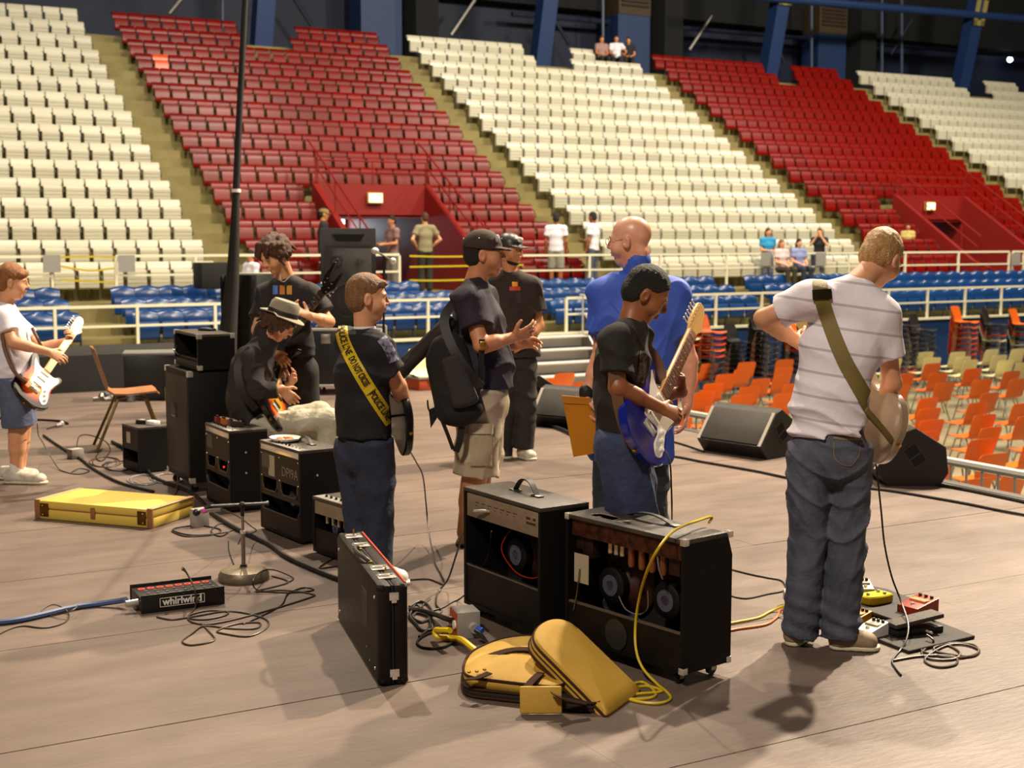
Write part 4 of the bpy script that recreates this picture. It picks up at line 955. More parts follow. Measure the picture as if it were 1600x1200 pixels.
Pm = YY(388, 560, Ym); w3, zb3, zt3, c4 = pxbox(368, 412, 428, 560, Ym)
Rp = thing('speaker_cabinet', 'dark loudspeaker behind the seated man in the hat', 'speaker', (c4.x, c4.y, 0), -.75)
mb = MB(); mb.box((-.17, -.2, 0), (.17, .2, zt3), bev=.01); mb.build('cabinet', MATS['speaker_paint'], Rp)
mb = MB(); mb.box((-.15, -.207, .05), (.15, -.2, zt3 - .06)); mb.build('grille', MATS['speaker_grille'], Rp, False)
mb = MB(); mb.box((-.178, -.05, zt3 * .6), (-.17, .05, zt3 * .75)); mb.build('handle_recess', M_in, Rp, False)
# black wrapped mast
base = YY(352, 600, 12.6); base.z = 0
top = YY(392, -60, 12.6)
R = thing('lighting_mast', 'tall thin mast wrapped in black cloth, leaning, wider at its foot', 'mast', base)
pth = [(353, 602, .10), (355, 560, .09), (358, 500, .078), (363, 440, .062), (366, 380, .048), (369, 300, .034), (373, 200, .030), (378, 100, .028), (383, 0, .027), (388, -80, .027)]
pts = [YY(u, v, 12.6) - base for u, v, r in pth]; pts[0].z = 0; rad = [r for u, v, r in pth]
pts = catmull(pts, 4); rad = [np.interp(i / 4, range(len(rad)), rad) for i in range(len(pts))]
mb = MB(); mb.tube(pts, rad, 14); mb.build('cloth_wrap', mat('mast_cloth', '#12100d', .8, noise=(4, '#1f1c16', (3, 3, .5))), R)
b2 = YY(369, 298, 12.6) - base; mb = MB(); mb.tube([b2 - Vector((0, 0, .015)), b2 + Vector((0, 0, .015))], .042, 12); mb.build('white_tie', M_white1, R)
mb = MB(); mb.tube([(0, 0, .0), (0, 0, .02)], .3, 20); mb.build('base_plate', M_plastic, R)
# black drape beside the mast
M_drape = mat('drape', '#0e0d0b', .9)
mb = MB(); vs = []; fs = []; p0 = YY(344, 430, 13.0); p1 = YY(372, 430, 13.0); n = 14; hz = p0.z
for i in range(n + 1):
    q = p0.lerp(p1, i / n) + fw * (.03 * math.sin(i * 2.2))
    vs += [(q.x, q.y, 0), (q.x, q.y, hz), (q.x + fw.x * .02, q.y + fw.y * .02, hz), (q.x + fw.x * .02, q.y + fw.y * .02, 0)]
for i in range(n):
    for j in range(4): fs.append((i * 4 + j, i * 4 + (j + 1) % 4, i * 4 + 4 + (j + 1) % 4, i * 4 + 4 + j))
fs += [(0, 1, 2, 3), tuple(n * 4 + k for k in (3, 2, 1, 0))]
mb.add(vs, fs); tag(mb.build('stage_drape', M_drape), 'narrow black drape hanging beside the wrapped mast', 'drape')
# boom microphone by the loudspeaker
Yb = 12.0; B0 = YY(598, 620, Yb); B0.z = 0
R = thing('boom_stand', 'tall boom microphone stand with silver tips beside the loudspeaker', 'stand', B0)
q0 = YY(586, 392, Yb) - B0; q1 = YY(614, 408, Yb) - B0; q2 = YY(600, 432, Yb) - B0; q3 = YY(600, 400, Yb) - B0
mb = MB(); mb.tube([q0, q1], .009, 8); mb.build('boom_arm', M_steel, R)
mb = MB(); mb.tube([(0, 0, .1), q2, q3], .012, 8); mb.build('upright', M_plastic, R)
mb = MB(); mb.sphere(q0, (.035, .035, .03), 12); mb.build('microphone_head', M_alu, R)
mb = MB(); mb.sphere(q1, (.03, .03, .03), 12); mb.build('counterweight', M_chrome, R)
for k in range(3):
    a_ = k * 2.1; mb = MB(); mb.tube([(0, 0, .15), (.3 * math.cos(a_), .3 * math.sin(a_), .01)], .01, 6); mb.build('leg', M_plastic, R)
# ================================================================== brown chair on stage
R = thing('shell_chair', 'brown plastic chair with tan edges standing on stage beside the practice amplifier', 'chair', G(205, 698), math.radians(-30 - 90 + 20))
ms = shell_mesh(mat('chair_brown', '#9a6a42', .4, noise=(4, '#8a5c38')), sc=1.02, kx=1.0)
link('shell', ms, R)
M_lg = mat('leg_olive', '#6a5a30', .35, .6)
for x in (-1, 1):
    for y, yb in ((.12, .26), (-.10, -.28)):
        mb = MB(); mb.tube([(x * .10, y * .4, .42), (x * .15, y, .41), (x * .22, yb, .0)], .012, 8); mb.build('leg', M_lg, R)
# stool under the hat man
P = G(400, 776); R = thing('black_stool', 'low black padded stool under the seated man in the hat', 'stool', P)
mb = MB(); mb.box((-.17, -.17, .34), (.17, .17, .40), bev=.02); mb.build('seat', M_plastic, R)
for x in (-1, 1):
    for y in (-1, 1): mb = MB(); mb.tube([(x * .13, y * .13, .35), (x * .16, y * .16, 0)], .013, 8); mb.build('leg', M_plastic, R)
P = G(668, 607); R = thing('low_crate', 'low crate with grey lid and orange side at the stage corner', 'crate', P, .1)
mb = MB(); mb.box((-.2, -.15, 0), (.2, .15, .12), bev=.008); mb.build('crate_body', mat('crate_orange', '#a8421c', .6), R)
mb = MB(); mb.box((-.21, -.16, .12), (.21, .16, .15), bev=.006); mb.build('crate_lid', mat('lid_grey2', '#8a867c', .5), R)
R = thing('shell_chair', 'cream chair shell resting on the low crate at the stage corner', 'chair', P + Vector((0, 0, -.17)), 2.9); R.scale = (.75,) * 3; link('shell', SHELL['cream'], R)
# odd gear by the black riser
P = YY(242, 600, 14.4); P.z = 0
R = thing('storage_box', 'dark trunk with pale grey lid before the black riser', 'trunk', P, -.3)
zl = YY(242, 553, 14.4).z
mb = MB(); mb.box((-.30, -.2, 0), (.30, .2, zl), bev=.01); mb.build('box_body', M_plastic, R)
mb = MB(); mb.box((-.31, -.21, zl), (.31, .21, zl + .03), bev=.006); mb.build('box_lid', mat('lid_grey', '#6d6c6a', .4), R)
for i, (u, v, r, m_, lab) in enumerate(((160, 600, .07, M_steel, 'chrome drum stand piece'), (178, 603, .06, M_alu, 'small silver clamp'), (196, 604, .07, M_plastic, 'coil of black cable'), (214, 598, .06, M_white1, 'white paper cup'), (262, 600, .06, mat('bottle_green', '#8aa04a', .3), 'green drinks bottle'))):
    P = YY(u, v, 14.2); P.z = 0
    nm = ('stand_clamp', 'metal_clamp', 'cable_coil', 'paper_cup', 'drinks_bottle')[i]
    mb = MB()
    if i == 3: mb.lathe([(.03, 0), (.042, .11), (.038, .11), (.027, .01)], 14)
    elif i == 4: mb.lathe([(.032, 0), (.033, .13), (.014, .18), (.013, .22)], 14)
    elif i == 2:
        for k in range(4): mb.tube([(.12 * math.cos(a_ * .5), .12 * math.sin(a_ * .5), .01 + .016 * k) for a_ in range(13)], .008, 6)
    else: mb.tube([(-.1, 0, .02), (0, 0, .03), (.1, 0, .1)], .018, 8); mb.sphere((0, 0, .05), .045, 8)
    tag(link(nm, mb.mesh(nm, m_), None, P), lab + ' lying before the black riser', 'gear')

# ================================================================== pedalboards
M_bd = mat('pedal_board', '#1d1815', .7, bump=(200, .4))
def board(pts, z0, z1, label, riser=None):
    """flat board from pixel corners (on the deck)"""
    P = [G(u, v) for u, v in pts]; c = sum(P, Vector()) / len(P)
    R = thing('pedal_board', label, 'pedalboard', (c.x, c.y, 0))
    mb = MB(); mb.prism([(p.x - c.x, p.y - c.y) for p in P], z0, z1, ins=.003); mb.build('board', M_bd, R)
    return R, c
board([(1325, 985), (1420, 1022), (1523, 998), (1420, 958), (1350, 962)], 0, .014, 'lower black pedalboard mat carrying the rocker pedal')
board([(1228, 938), (1240, 955), (1330, 972), (1345, 945), (1290, 930)], 0, .02, 'black pedalboard mostly hidden behind the striped-shirt kid')
Rb, cb = board([(1325, 960), (1395, 985), (1452, 962), (1385, 936), (1330, 925)], .035, .05, 'raised black pedalboard under the yellow and red pedals')
mb = MB(); mb.box((-.1, -.06, 0), (.12, .06, .035)); mb.build('riser_block', M_plastic, Rb, False)
def GP(u, v, z=0): return G(u, v, z)
vr = -AL
pedal(GP(1434, 955, .05), vr - .95, mat('pedal_redbrown', '#8a2a12', .4), .11, .15, .06, 'red and black effect pedal with knobs on the raised pedalboard', m2=mat('plate_orange2', '#e08a58', .4))
R = thing('effect_pedal', 'bright yellow rounded effect pedal on the raised pedalboard', 'pedal', GP(1369, 941, .05), vr + .5)
mb = MB(); mb.prism([(p.x, p.y) for p in catmull([(-.075, -.03), (-.03, -.045), (.05, -.04), (.07, -.028), (.07, .028), (.05, .04), (-.03, .045), (-.075, .03)], 4, True)], 0, .04, ins=.006); mb.build('casing', mat('pedal_yellow', '#e2d21a', .35), R)
for x, y in ((-.05, 0), (.03, .02), (.03, -.02)): mb = MB(); mb.lathe([(.009, .039), (.008, .05), (.002, .051)], 10, Matrix.Translation((x, y, 0))); mb.build('control_knob', M_steel, R)
pedal(GP(1350, 925, .05), vr, '#c9c3ae', .07, .10, .05, 'cream effect pedal behind the bright yellow one')
pedal(GP(1362, 992, .014), vr - .9, '#dcd9d2', .085, .12, .055, 'white compact effect pedal beside the shoe')
pedal(GP(1338, 973, .014), vr - .9, '#e59a10', .075, .12, .05, 'orange compact effect pedal behind the white one')
pedal(GP(1282, 948, .02), vr, '#d8d83a', .06, .1, .06, 'lime yellow pedal seen between the two trouser legs')
pedal(GP(1240, 940, .02), vr, '#8c857a', .08, .1, .05, 'grey metal pedal where yellow and orange cables plug in')
R = thing('rocker_pedal', 'black rocking foot pedal on the lower mat', 'pedal', GP(1428, 988, .014), math.radians(22) + vr)
mb = MB(); mb.box((-.12, -.045, 0), (.12, .045, .028), bev=.004); mb.build('base', M_plastic, R)
mb = MB(); mb.box((-.125, -.042, 0), (.125, .042, .02), Matrix.Translation((0, 0, .048)) @ Matrix.Rotation(-.10, 4, 'Y'), bev=.004); mb.build('treadle', mat('treadle', '#3a3029', .6, bump=(200, .5)), R)
mb = MB(); mb.tube([(-.1, -.04, .02), (-.1, .04, .02)], .007, 8); mb.build('pivot', M_steel, R)
mb = MB(); mb.tube([(.03, -.045, .015), (.03, -.08, .015)], .006, 8); mb.build('jack_plug', M_chrome, R)

# ================================================================== yellow gig bag
M_bag = mat('bag_yellow', '#cfa43c', .6, noise=(3, '#ba9030', (1, 1, 1), .2), bump=(350, .4)); M_bagt = mat('bag_brown', '#3a2416', .8, spec=.15)
M_bagi = mat('bag_lining', '#1d140e', .8)
base = G(850, 1080)
R = thing('gig_bag', 'folded yellow canvas gig bag with brown piping, crumpled on the deck', 'bag', base)
low_px = [(722, 1078), (730, 1052), (752, 1036), (790, 1022), (850, 1018), (905, 1036), (940, 1066), (948, 1095), (935, 1113), (895, 1112), (850, 1104), (780, 1096), (735, 1090)]
P = [G(u, v) - base for u, v in low_px]; Pc = catmull(P, 5, True)
def slab(Pc, z0, z1, m, nm, dome=0.0, R=R):
    n = len(Pc); c = sum(Pc, Vector()) / n; vs = []; fs = []
    lev = [(.97, z0), (1.0, z0 + (z1 - z0) * .35), (1.0, z0 + (z1 - z0) * .75), (.96, z1), (.75, z1 + dome * .6), (.4, z1 + dome * .95)]
    for k, z in lev:
        for p in Pc: vs.append((c.x + (p.x - c.x) * k, c.y + (p.y - c.y) * k, z + (.004 * math.sin(p.x * 40) * math.sin(p.y * 31) if k < .9 else 0)))
    for i in range(len(lev) - 1):
        for j in range(n): j2 = (j + 1) % n; fs.append((i * n + j, i * n + j2, (i + 1) * n + j2, (i + 1) * n + j))
    k = len(vs); vs.append((c.x, c.y, z1 + dome)); m_ = (len(lev) - 1) * n
    for j in range(n): fs.append((m_ + j, m_ + (j + 1) % n, k))
    fs.append(tuple(range(n))[::-1]); mb = MB(); mb.add(vs, fs); return mb.build(nm, m, R, ang=60)
slab(Pc, .003, .035, M_bagi, 'bag_base'); 
Pu = catmull([G(u, v) - base for u, v in [(724, 1076), (732, 1052), (752, 1038), (790, 1024), (845, 1020), (880, 1034), (898, 1056), (893, 1086), (872, 1102), (830, 1100), (780, 1094), (738, 1088)]], 5, True)
slab(Pu, .035, .075, M_bag, 'bag_body', .020)
for z, Q_ in ((.008, Pc), (.036, Pc), (.072, Pu)): mb = MB(); mb.tube([p * 1.0 + Vector((0, 0, z)) for p in Q_], .0055, 6, closed=True); mb.build('piping', M_bagt, R)
# leaning flap
B0 = G(948, 1116, .01); B1 = G(1001, 1077, .01); T0 = G(823, 990, .215); 
wv = (B1 - B0); lv = T0 - B0; nz = lv.cross(wv).normalized(); nz = nz if nz.z > 0 else -nz
wl = wv.length; ll = lv.length; Mx = Matrix((wv.normalized(), lv.normalized(), nz)).transposed().to_4x4(); Mx = Matrix.Translation(B0 - base) @ Mx
ol = [(.012, -.004), (wl * .5, -.008), (wl - .012, -.004), (wl, .03), (wl, ll * .3), (wl * 1.0, ll * .6), (wl * .99, ll * .84), (wl * .88, ll * .95), (wl * .68, ll * 1.01), (wl * .42, ll * 1.02), (wl * .16, ll * .97), (.004, ll * .86), (0, ll * .6), (0, ll * .3), (.0, .03)]
oc = [(p.x, p.y) for p in catmull([(a_, b_, 0) for a_, b_ in ol], 4, True)]
n = len(oc); cx = sum(p[0] for p in oc) / n; cy = sum(p[1] for p in oc) / n; vs = []; fs = []; lev = [(.985, -.062), (1, -.05), (1, -.008), (.975, .004), (.75, .010), (.35, .013)]
for k, z in lev:
    for x, y in oc: vs.append((cx + (x - cx) * k, cy + (y - cy) * k, z))
for i in range(len(lev) - 1):
    for j in range(n): j2 = (j + 1) % n; fs.append((i * n + j, i * n + j2, (i + 1) * n + j2, (i + 1) * n + j))
k = len(vs); vs.append((cx, cy, .021)); 
for j in range(n): fs.append(((len(lev) - 1) * n + j, (len(lev) - 1) * n + (j + 1) % n, k))
fs.append(tuple(range(n))[::-1]); mb = MB(); mb.add(vs, fs, Mx); mb.build('folded_flap', M_bag, R, ang=60)
for z in (-.012, -.052): mb = MB(); mb.tube([(x, y, z) for x, y in oc], .006, 6, M=Mx, closed=True); mb.build('piping', M_bagt, R)
mb = MB(); mb.tube([(x, y, -.032) for x, y in oc], .0035, 5, M=Mx, closed=True); mb.build('zip_line', M_bagi, R)
def strap(px, w_, m, nm, R, z=.0, th=.004, org=None):
    P = catmull([G(*p[:2], p[2] if len(p) > 2 else z) - (org if org else base) for p in px], 5); vs = []; fs = []
    for i, p in enumerate(P):
        t = (P[min(i + 1, len(P) - 1)] - P[max(i - 1, 0)]).normalized(); s_ = Vector((-t.y, t.x, 0)).normalized() * w_ / 2
        vs += [p - s_, p + s_, p + s_ + Vector((0, 0, th)), p - s_ + Vector((0, 0, th))]
    for i in range(len(P) - 1):
        for j in range(4): fs.append((i * 4 + j, i * 4 + (j + 1) % 4, i * 4 + 4 + (j + 1) % 4, i * 4 + 4 + j))
    fs += [(3, 2, 1, 0), tuple((len(P) - 1) * 4 + k for k in range(4))]
    mb = MB(); mb.add(vs, fs); return mb.build(nm, m, R)
strap([(765, 1026, .085), (800, 1016, .10), (835, 1016, .105), (862, 1022, .10)], .045, M_bagt, 'carry_strap', R)
strap([(728, 1062, .075), (745, 1060, .085), (765, 1052, .092)], .03, M_bagt, 'end_strap', R)
strap([(845, 1052, .094), (832, 1064, .09), (822, 1076, .085)], .03, M_bagt, 'web_strap', R)
strap([(862, 1084, .088), (885, 1094, .06), (915, 1100, .042)], .03, M_bagt, 'web_strap', R)
mb = MB(); mb.box((-.075, -.012, -.055), (.075, .012, .04), Matrix.Translation(G(845, 1090, .06) - base) @ Matrix.Rotation(-.5, 4, 'Z') @ Matrix.Rotation(-.25, 4, 'X'), bev=.006); mb.build('handle_wrap', M_bag, R)
for u, v in ((733, 1050), (745, 1049), (757, 1046)): mb = MB(); mb.sphere(G(u, v, .095) - base, (.008, .008, .005), 8); mb.build('swivel_clip', M_brass, R)

# ================================================================== cables
M_cab = mat('cable_black', '#171310', .45); M_cabt = mat('cable_tan', '#3f3020', .45); M_cabb = mat('cable_blue', '#42567f', .5)
M_caby = mat('cable_yellow', '#e6c21a', .4); M_caby2 = mat('cable_yellow_thin', '#d4b822', .4); M_cabo = mat('cable_orange', '#d8742c', .4)
def cable(label, px, r, m, name='cable', k=6, cat='cable', closed=False):
    P = [G(p[0], p[1], (p[2] if len(p) > 2 else 0) + r) for p in px]; P = catmull(P, k)
    for p in P: p.z = max(p.z, r)
    o = P[0].copy(); mb = MB(); mb.tube([p - o for p in P], r, 7); return tag(link(name, mb.mesh(name, m), None, o), label, cat)
cable('thick blue multicore cable running into the stage box', [(-25, 974), (20, 970), (60, 962), (110, 950), (150, 944), (185, 939, .015), (197, 937, .028)], .0135, M_cabb)
cable('loose tan cable twisted round the thick blue one', [(-20, 1002), (10, 985), (35, 978), (70, 981), (100, 973), (108, 960), (95, 948, .02), (80, 945, .03), (65, 955, .02), (78, 962), (110, 955, .03), (122, 946, .035)], .0035, M_cabt)
cable('thin cable coiled in loops in front of the stage box', [(297, 905, .10), (287, 888, .16), (285, 890, .18), (292, 896, .14), (304, 920, .09), (305, 950), (295, 965), (320, 968), (350, 962), (355, 956), (325, 954), (295, 962), (300, 972), (330, 975), (390, 962), (480, 935), (487, 928), (440, 922), (400, 924), (450, 910), (425, 900)], .004, M_cabt)
cable('thin cable with a wide loop lying nearest below the stage box', [(245, 964), (270, 968), (310, 962), (360, 955), (410, 965), (419, 978), (390, 994), (350, 990), (340, 985), (370, 975), (405, 973), (400, 982), (360, 982), (320, 978), (300, 990), (285, 1002), (300, 1008), (335, 1000), (325, 985), (315, 975)], .004, M_cabt)
cable('thin cable leading from the round stand base in coils', [(357, 845), (358, 862), (368, 888)], .003, M_cab)
cable('thin cable looping over the round bronze stand base', [(452, 909), (458, 903), (430, 891, .03), (410, 892, .05), (396, 905, .05), (399, 920, .01), (420, 925), (460, 926), (490, 922), (475, 918), (450, 928), (440, 945), (410, 962), (380, 975)], .0035, M_cab)
cable('thick dark cable snaking across the deck to the upright case', [(175, 690), (215, 712), (240, 745), (300, 770), (330, 800), (370, 826), (420, 850), (445, 868), (480, 885), (530, 905), (570, 915)], .013, M_cab)
cable('thick black cable behind the yellow case', [(68, 680), (85, 692), (105, 705), (125, 716), (150, 735), (190, 755), (240, 768)], .010, M_cab)
cable('thin guitar cable hanging from the boy in white', [(58, 662, .42), (60, 680, .30), (66, 690, .16), (80, 715, .05), (95, 735), (120, 741), (140, 736), (125, 732), (112, 738)], .0035, M_cab)
cable('thin black cable arching from the pale power box', [(120, 698, .075), (124, 682, .10), (140, 680, .12), (165, 690, .06), (172, 705), (160, 720), (150, 715), (158, 703)], .004, M_cab)
for i, (u, v) in enumerate(((165, 722), (225, 750), (262, 748), (185, 728))):
    cable(('tangled tan cable under the brown chair', 'grey cable coil in front of the practice amplifier', 'pale cable coil by the tall cabinet casters', 'dark cable tangle beside the practice amplifier')[i],
          [(u + 28 * math.cos(k * 1.1 + i) * (1 - .03 * k), v + 8 * math.sin(k * 1.1 + i)) for k in range(14)], .004, (M_cabt, mat('cable_grey', '#77767e', .4), MATS['cable_grey'] if 'cable_grey' in MATS else M_cab, M_cab)[i])
cable('black cable tangle beside the yellow case end', [(268, 830), (290, 838), (330, 836), (345, 828), (320, 822), (290, 822), (270, 828), (300, 836), (350, 832), (365, 826), (345, 818), (330, 830), (345, 838), (362, 828)], .004, M_cab)
cable('thin cable drooping from the microphone boom', [(345, 796, .37), (370, 806, .30), (392, 822, .1), (400, 830, .05), (380, 838), (372, 850)], .003, M_cab)
cable('long guitar cable from the yellow-strap boy down to the deck', [(641, 706, .62), (652, 725, .50), (661, 745, .40), (666, 790, .2), (670, 830, .08), (680, 880), (695, 912), (670, 905), (640, 906)], .004, M_cab)
cable('black cable hanging from the tan panel amplifier to the tangle', [(752, 800, .46), (736, 815, .40), (722, 840, .28), (712, 870, .16), (700, 905, .05), (685, 925), (682, 945), (690, 955), (672, 962), (660, 948), (672, 935)], .0045, M_cab)
cable('black cable hanging in front of the open amplifier side', [(768, 830, .42), (765, 860, .30), (755, 885, .22), (735, 920, .1), (715, 938), (690, 950), (665, 955), (650, 945), (642, 955)], .004, M_cab)
cable('black tangle of cable behind the upright case', [(640, 948), (655, 940), (668, 945), (676, 960), (660, 972), (645, 965), (652, 958), (672, 965), (680, 980), (660, 985), (650, 975), (640, 962), (650, 950), (664, 955), (672, 978), (655, 995)], .0065, M_cab)
cable('black cable loop on the deck beside the grey power box', [(700, 990), (690, 985), (665, 992), (652, 1003), (662, 1012), (690, 1012), (708, 1003), (705, 995)], .0055, M_cab)
cable('thick black cable plugged into the grey power box', [(640, 952), (665, 956), (685, 962, .02), (700, 968, .05), (712, 970, .06)], .012, M_cab)
cable('thick yellow power cable curving from grey box to gig bag', [(703, 985, .07), (692, 985, .055), (681, 985, .03), (683, 995, .008), (705, 997), (722, 1000, .02), (738, 1012, .015), (752, 1022), (785, 1034)], .0135, M_caby)
cable('dark cable with blue plug running from the grey power box', [(742, 985, .05), (752, 992, .04), (762, 1005, .01), (772, 1018), (780, 1030)], .007, M_cab)
cable('thin grey cable on the deck by the second amplifier foot', [(735, 950), (722, 948), (728, 958), (745, 955), (775, 962)], .004, M_cabt)
cable('yellow lead looping over the top of the open amplifier down to coils', [(1107, 818, .575), (1112, 808, .60), (1095, 812, .60), (1055, 828, .60), (1030, 855, .57), (1012, 890, .46), (1000, 930, .32), (993, 975, .19), (994, 1015, .10), (1005, 1045, .04), (1030, 1072), (1048, 1090), (1030, 1099), (995, 1096), (975, 1088), (1000, 1084), (1034, 1080), (1010, 1072), (985, 1078), (975, 1090), (1005, 1092), (1025, 1085), (1005, 1066), (980, 1072)], .0055, M_caby2)
cable('thin dark cable zigzagging on the deck behind the open amplifier', [(1143, 890), (1175, 898), (1200, 903), (1222, 908), (1226, 922), (1200, 928), (1165, 935), (1140, 930)], .004, M_cab)
cable('yellow lead from the open amplifier to the grey pedal', [(1120, 978), (1150, 972), (1185, 965), (1205, 955), (1225, 947, .02), (1236, 945, .04)], .006, M_caby2)
cable('orange lead from the open amplifier to the grey pedal', [(1120, 990), (1150, 983), (1195, 976), (1212, 966), (1220, 954, .02), (1236, 951, .04)], .006, M_cabo)
cable('black guitar cable dropping from the cream guitar to the deck', [(1366, 705, .76), (1371, 745, .66), (1377, 800, .50), (1382, 850, .36), (1393, 900, .22), (1408, 940, .12), (1419, 975, .07), (1416, 1000, .03), (1405, 1018), (1394, 1033), (1400, 1045), (1408, 1055)], .0042, M_cab)
cable('brown cable coil beside the rocker pedal', [(1448, 992, .03), (1458, 1000, .02), (1455, 1008), (1440, 1020), (1455, 1030), (1490, 1030), (1500, 1020), (1480, 1008), (1450, 1008), (1440, 1016), (1462, 1024), (1500, 1028), (1528, 1020), (1522, 1008), (1490, 1005), (1460, 1012), (1470, 1020), (1515, 1026), (1530, 1016), (1505, 1007), (1475, 1010), (1445, 1030), (1465, 1042), (1493, 1038), (1490, 1026), (1440, 1025), (1396, 1032)], .005, M_cabt)
cable('guitar cable dropping from the blue guitar behind the open amplifier', [(1026, 690, .82), (1040, 705, .74), (1047, 725, .66), (1049, 760, .55), (1050, 800, .42), (1050, 840, .2), (1052, 900)], .0042, M_cab)
cable('black cable running along the deck beyond the floor monitor', [(930, 702), (985, 710), (1050, 713), (1100, 722), (1180, 736), (1250, 750), (1350, 762), (1400, 768), (1500, 785), (1560, 797), (1620, 808)], .009, M_cab)
cable('black cable along the stage edge', [(1440, 753), (1500, 763), (1550, 773), (1620, 788)], .012, M_cab)
cable('short black cable behind the floor monitor', [(1030, 688), (1050, 690), (1075, 697), (1100, 706)], .008, M_cab)
cable('heavy black cable loom by the half hidden floor monitor', [(818, 655), (850, 662), (880, 672), (905, 684), (925, 690)], .016, M_cab)
cable('silver connector cable near the grey-cap man shoe', [(820, 657), (835, 652), (850, 650), (862, 645, .05)], .008, mat('cable_silver', '#8c8ca0', .4))
cable('cable hanging down the back of the tall speaker cabinet', [(285, 575, .78), (287, 600, .68), (283, 650, .45), (282, 700, .25), (278, 740, .08), (275, 770), (268, 785)], .004, mat('cable_rust', '#6b4026', .4))
cable('thin cable drooping beside the upright case rear', [(515, 835, .1), (520, 850, .05), (524, 870), (505, 882), (500, 888), (530, 884)], .004, M_cab)
cable('black cable trailing behind the boy in white', [(-20, 652), (30, 655), (65, 656), (95, 658), (106, 662)], .010, M_cab)
R = thing('microphone', 'cable connector with silver mesh end lying on deck beside the boy in white', 'microphone', G(88, 668))
mb = MB(); mb.tube([(0, 0, .014), (.05, .06, .018)], [.012, .017], 10); mb.build('body', M_alu, R)
mb = MB(); mb.sphere((.062, .075, .024), .024, 12); mb.build('mesh_head', M_chrome, R)
mb = MB(); mb.tube([(-.10, -.10, .008), (-.03, -.03, .012), (0, 0, .014)], .006, 8); mb.build('tail', M_cab, R)
# ================================================================== people: implicit surfaces meshed with surface nets
V3 = lambda *a: np.array(a, np.float32)
def nz(v): v = np.asarray(v, np.float32); return v / (np.linalg.norm(v) + 1e-9)
def _pl(c, r): return (c - r, c + r)
class Prim:
    def __init__(s, fn, lo, hi): s.fn = fn; s.lo = lo; s.hi = hi
def cap(a, b, ra, rb=None):
    a = V3(*a); b = V3(*b); rb = ra if rb is None else rb; ba = b - a; L = float(ba @ ba) + 1e-9; R = max(ra, rb)
    def fn(P):
        q = P - a; h = np.clip(q @ ba / L, 0, 1); return np.sqrt(((q - h[:, None] * ba) ** 2).sum(1)) - (ra + (rb - ra) * h)
    return Prim(fn, np.minimum(a, b) - R, np.maximum(a, b) + R)
def ecap(a, b, w, r0, r1):
    a = V3(*a); b = V3(*b); ba = b - a; L = float(ba @ ba) + 1e-9; ax = nz(ba); w = nz(V3(*w) - ax * float(V3(*w) @ ax)); n = np.cross(ax, w); R = max(*r0, *r1)
    def fn(P):
        q = P - a; h = np.clip(q @ ba / L, 0, 1); q = q - h[:, None] * ba
        rx = r0[0] + (r1[0] - r0[0]) * h; ry = r0[1] + (r1[1] - r0[1]) * h; rm = np.minimum(rx, ry)
        x = q @ w / rx; y = q @ n / ry; z = q @ ax / rm
        k0 = np.sqrt(x * x + y * y + z * z) + 1e-6; k1 = np.sqrt((x / rx) ** 2 + (y / ry) ** 2 + (z / rm) ** 2) + 1e-6
        return k0 * (k0 - 1) / k1
    return Prim(fn, np.minimum(a, b) - R, np.maximum(a, b) + R)
def ell(c, r, R=None):
    c = V3(*c); r = V3(*r); R = np.eye(3, dtype=np.float32) if R is None else R; m = float(r.max())
    def fn(P):
        q = (P - c) @ R; k0 = np.sqrt(((q / r) ** 2).sum(1)) + 1e-6; k1 = np.sqrt(((q / (r * r)) ** 2).sum(1)) + 1e-6
        return k0 * (k0 - 1) / k1
    return Prim(fn, c - m, c + m)
def clip(p, planes):
    """keep the side where n.(x-o) < 0 of every plane (o, n)"""
    pl = [(V3(*o), nz(n)) for o, n in planes]
    def fn(P):
        d = p.fn(P)
        for o, n in pl: d = np.maximum(d, (P - o) @ n)
        return d
    return Prim(fn, p.lo, p.hi)
def flatcap(a, b, ra, rb): return clip(cap(a, V3(*b) + (V3(*b) - V3(*a)) * .25, ra, rb), [(b, V3(*b) - V3(*a))])
def smin(a, b, k):
    if k <= 0: return np.minimum(a, b)
    h = np.clip(.5 + .5 * (b - a) / k, 0, 1); return b + (a - b) * h - k * h * (1 - h)
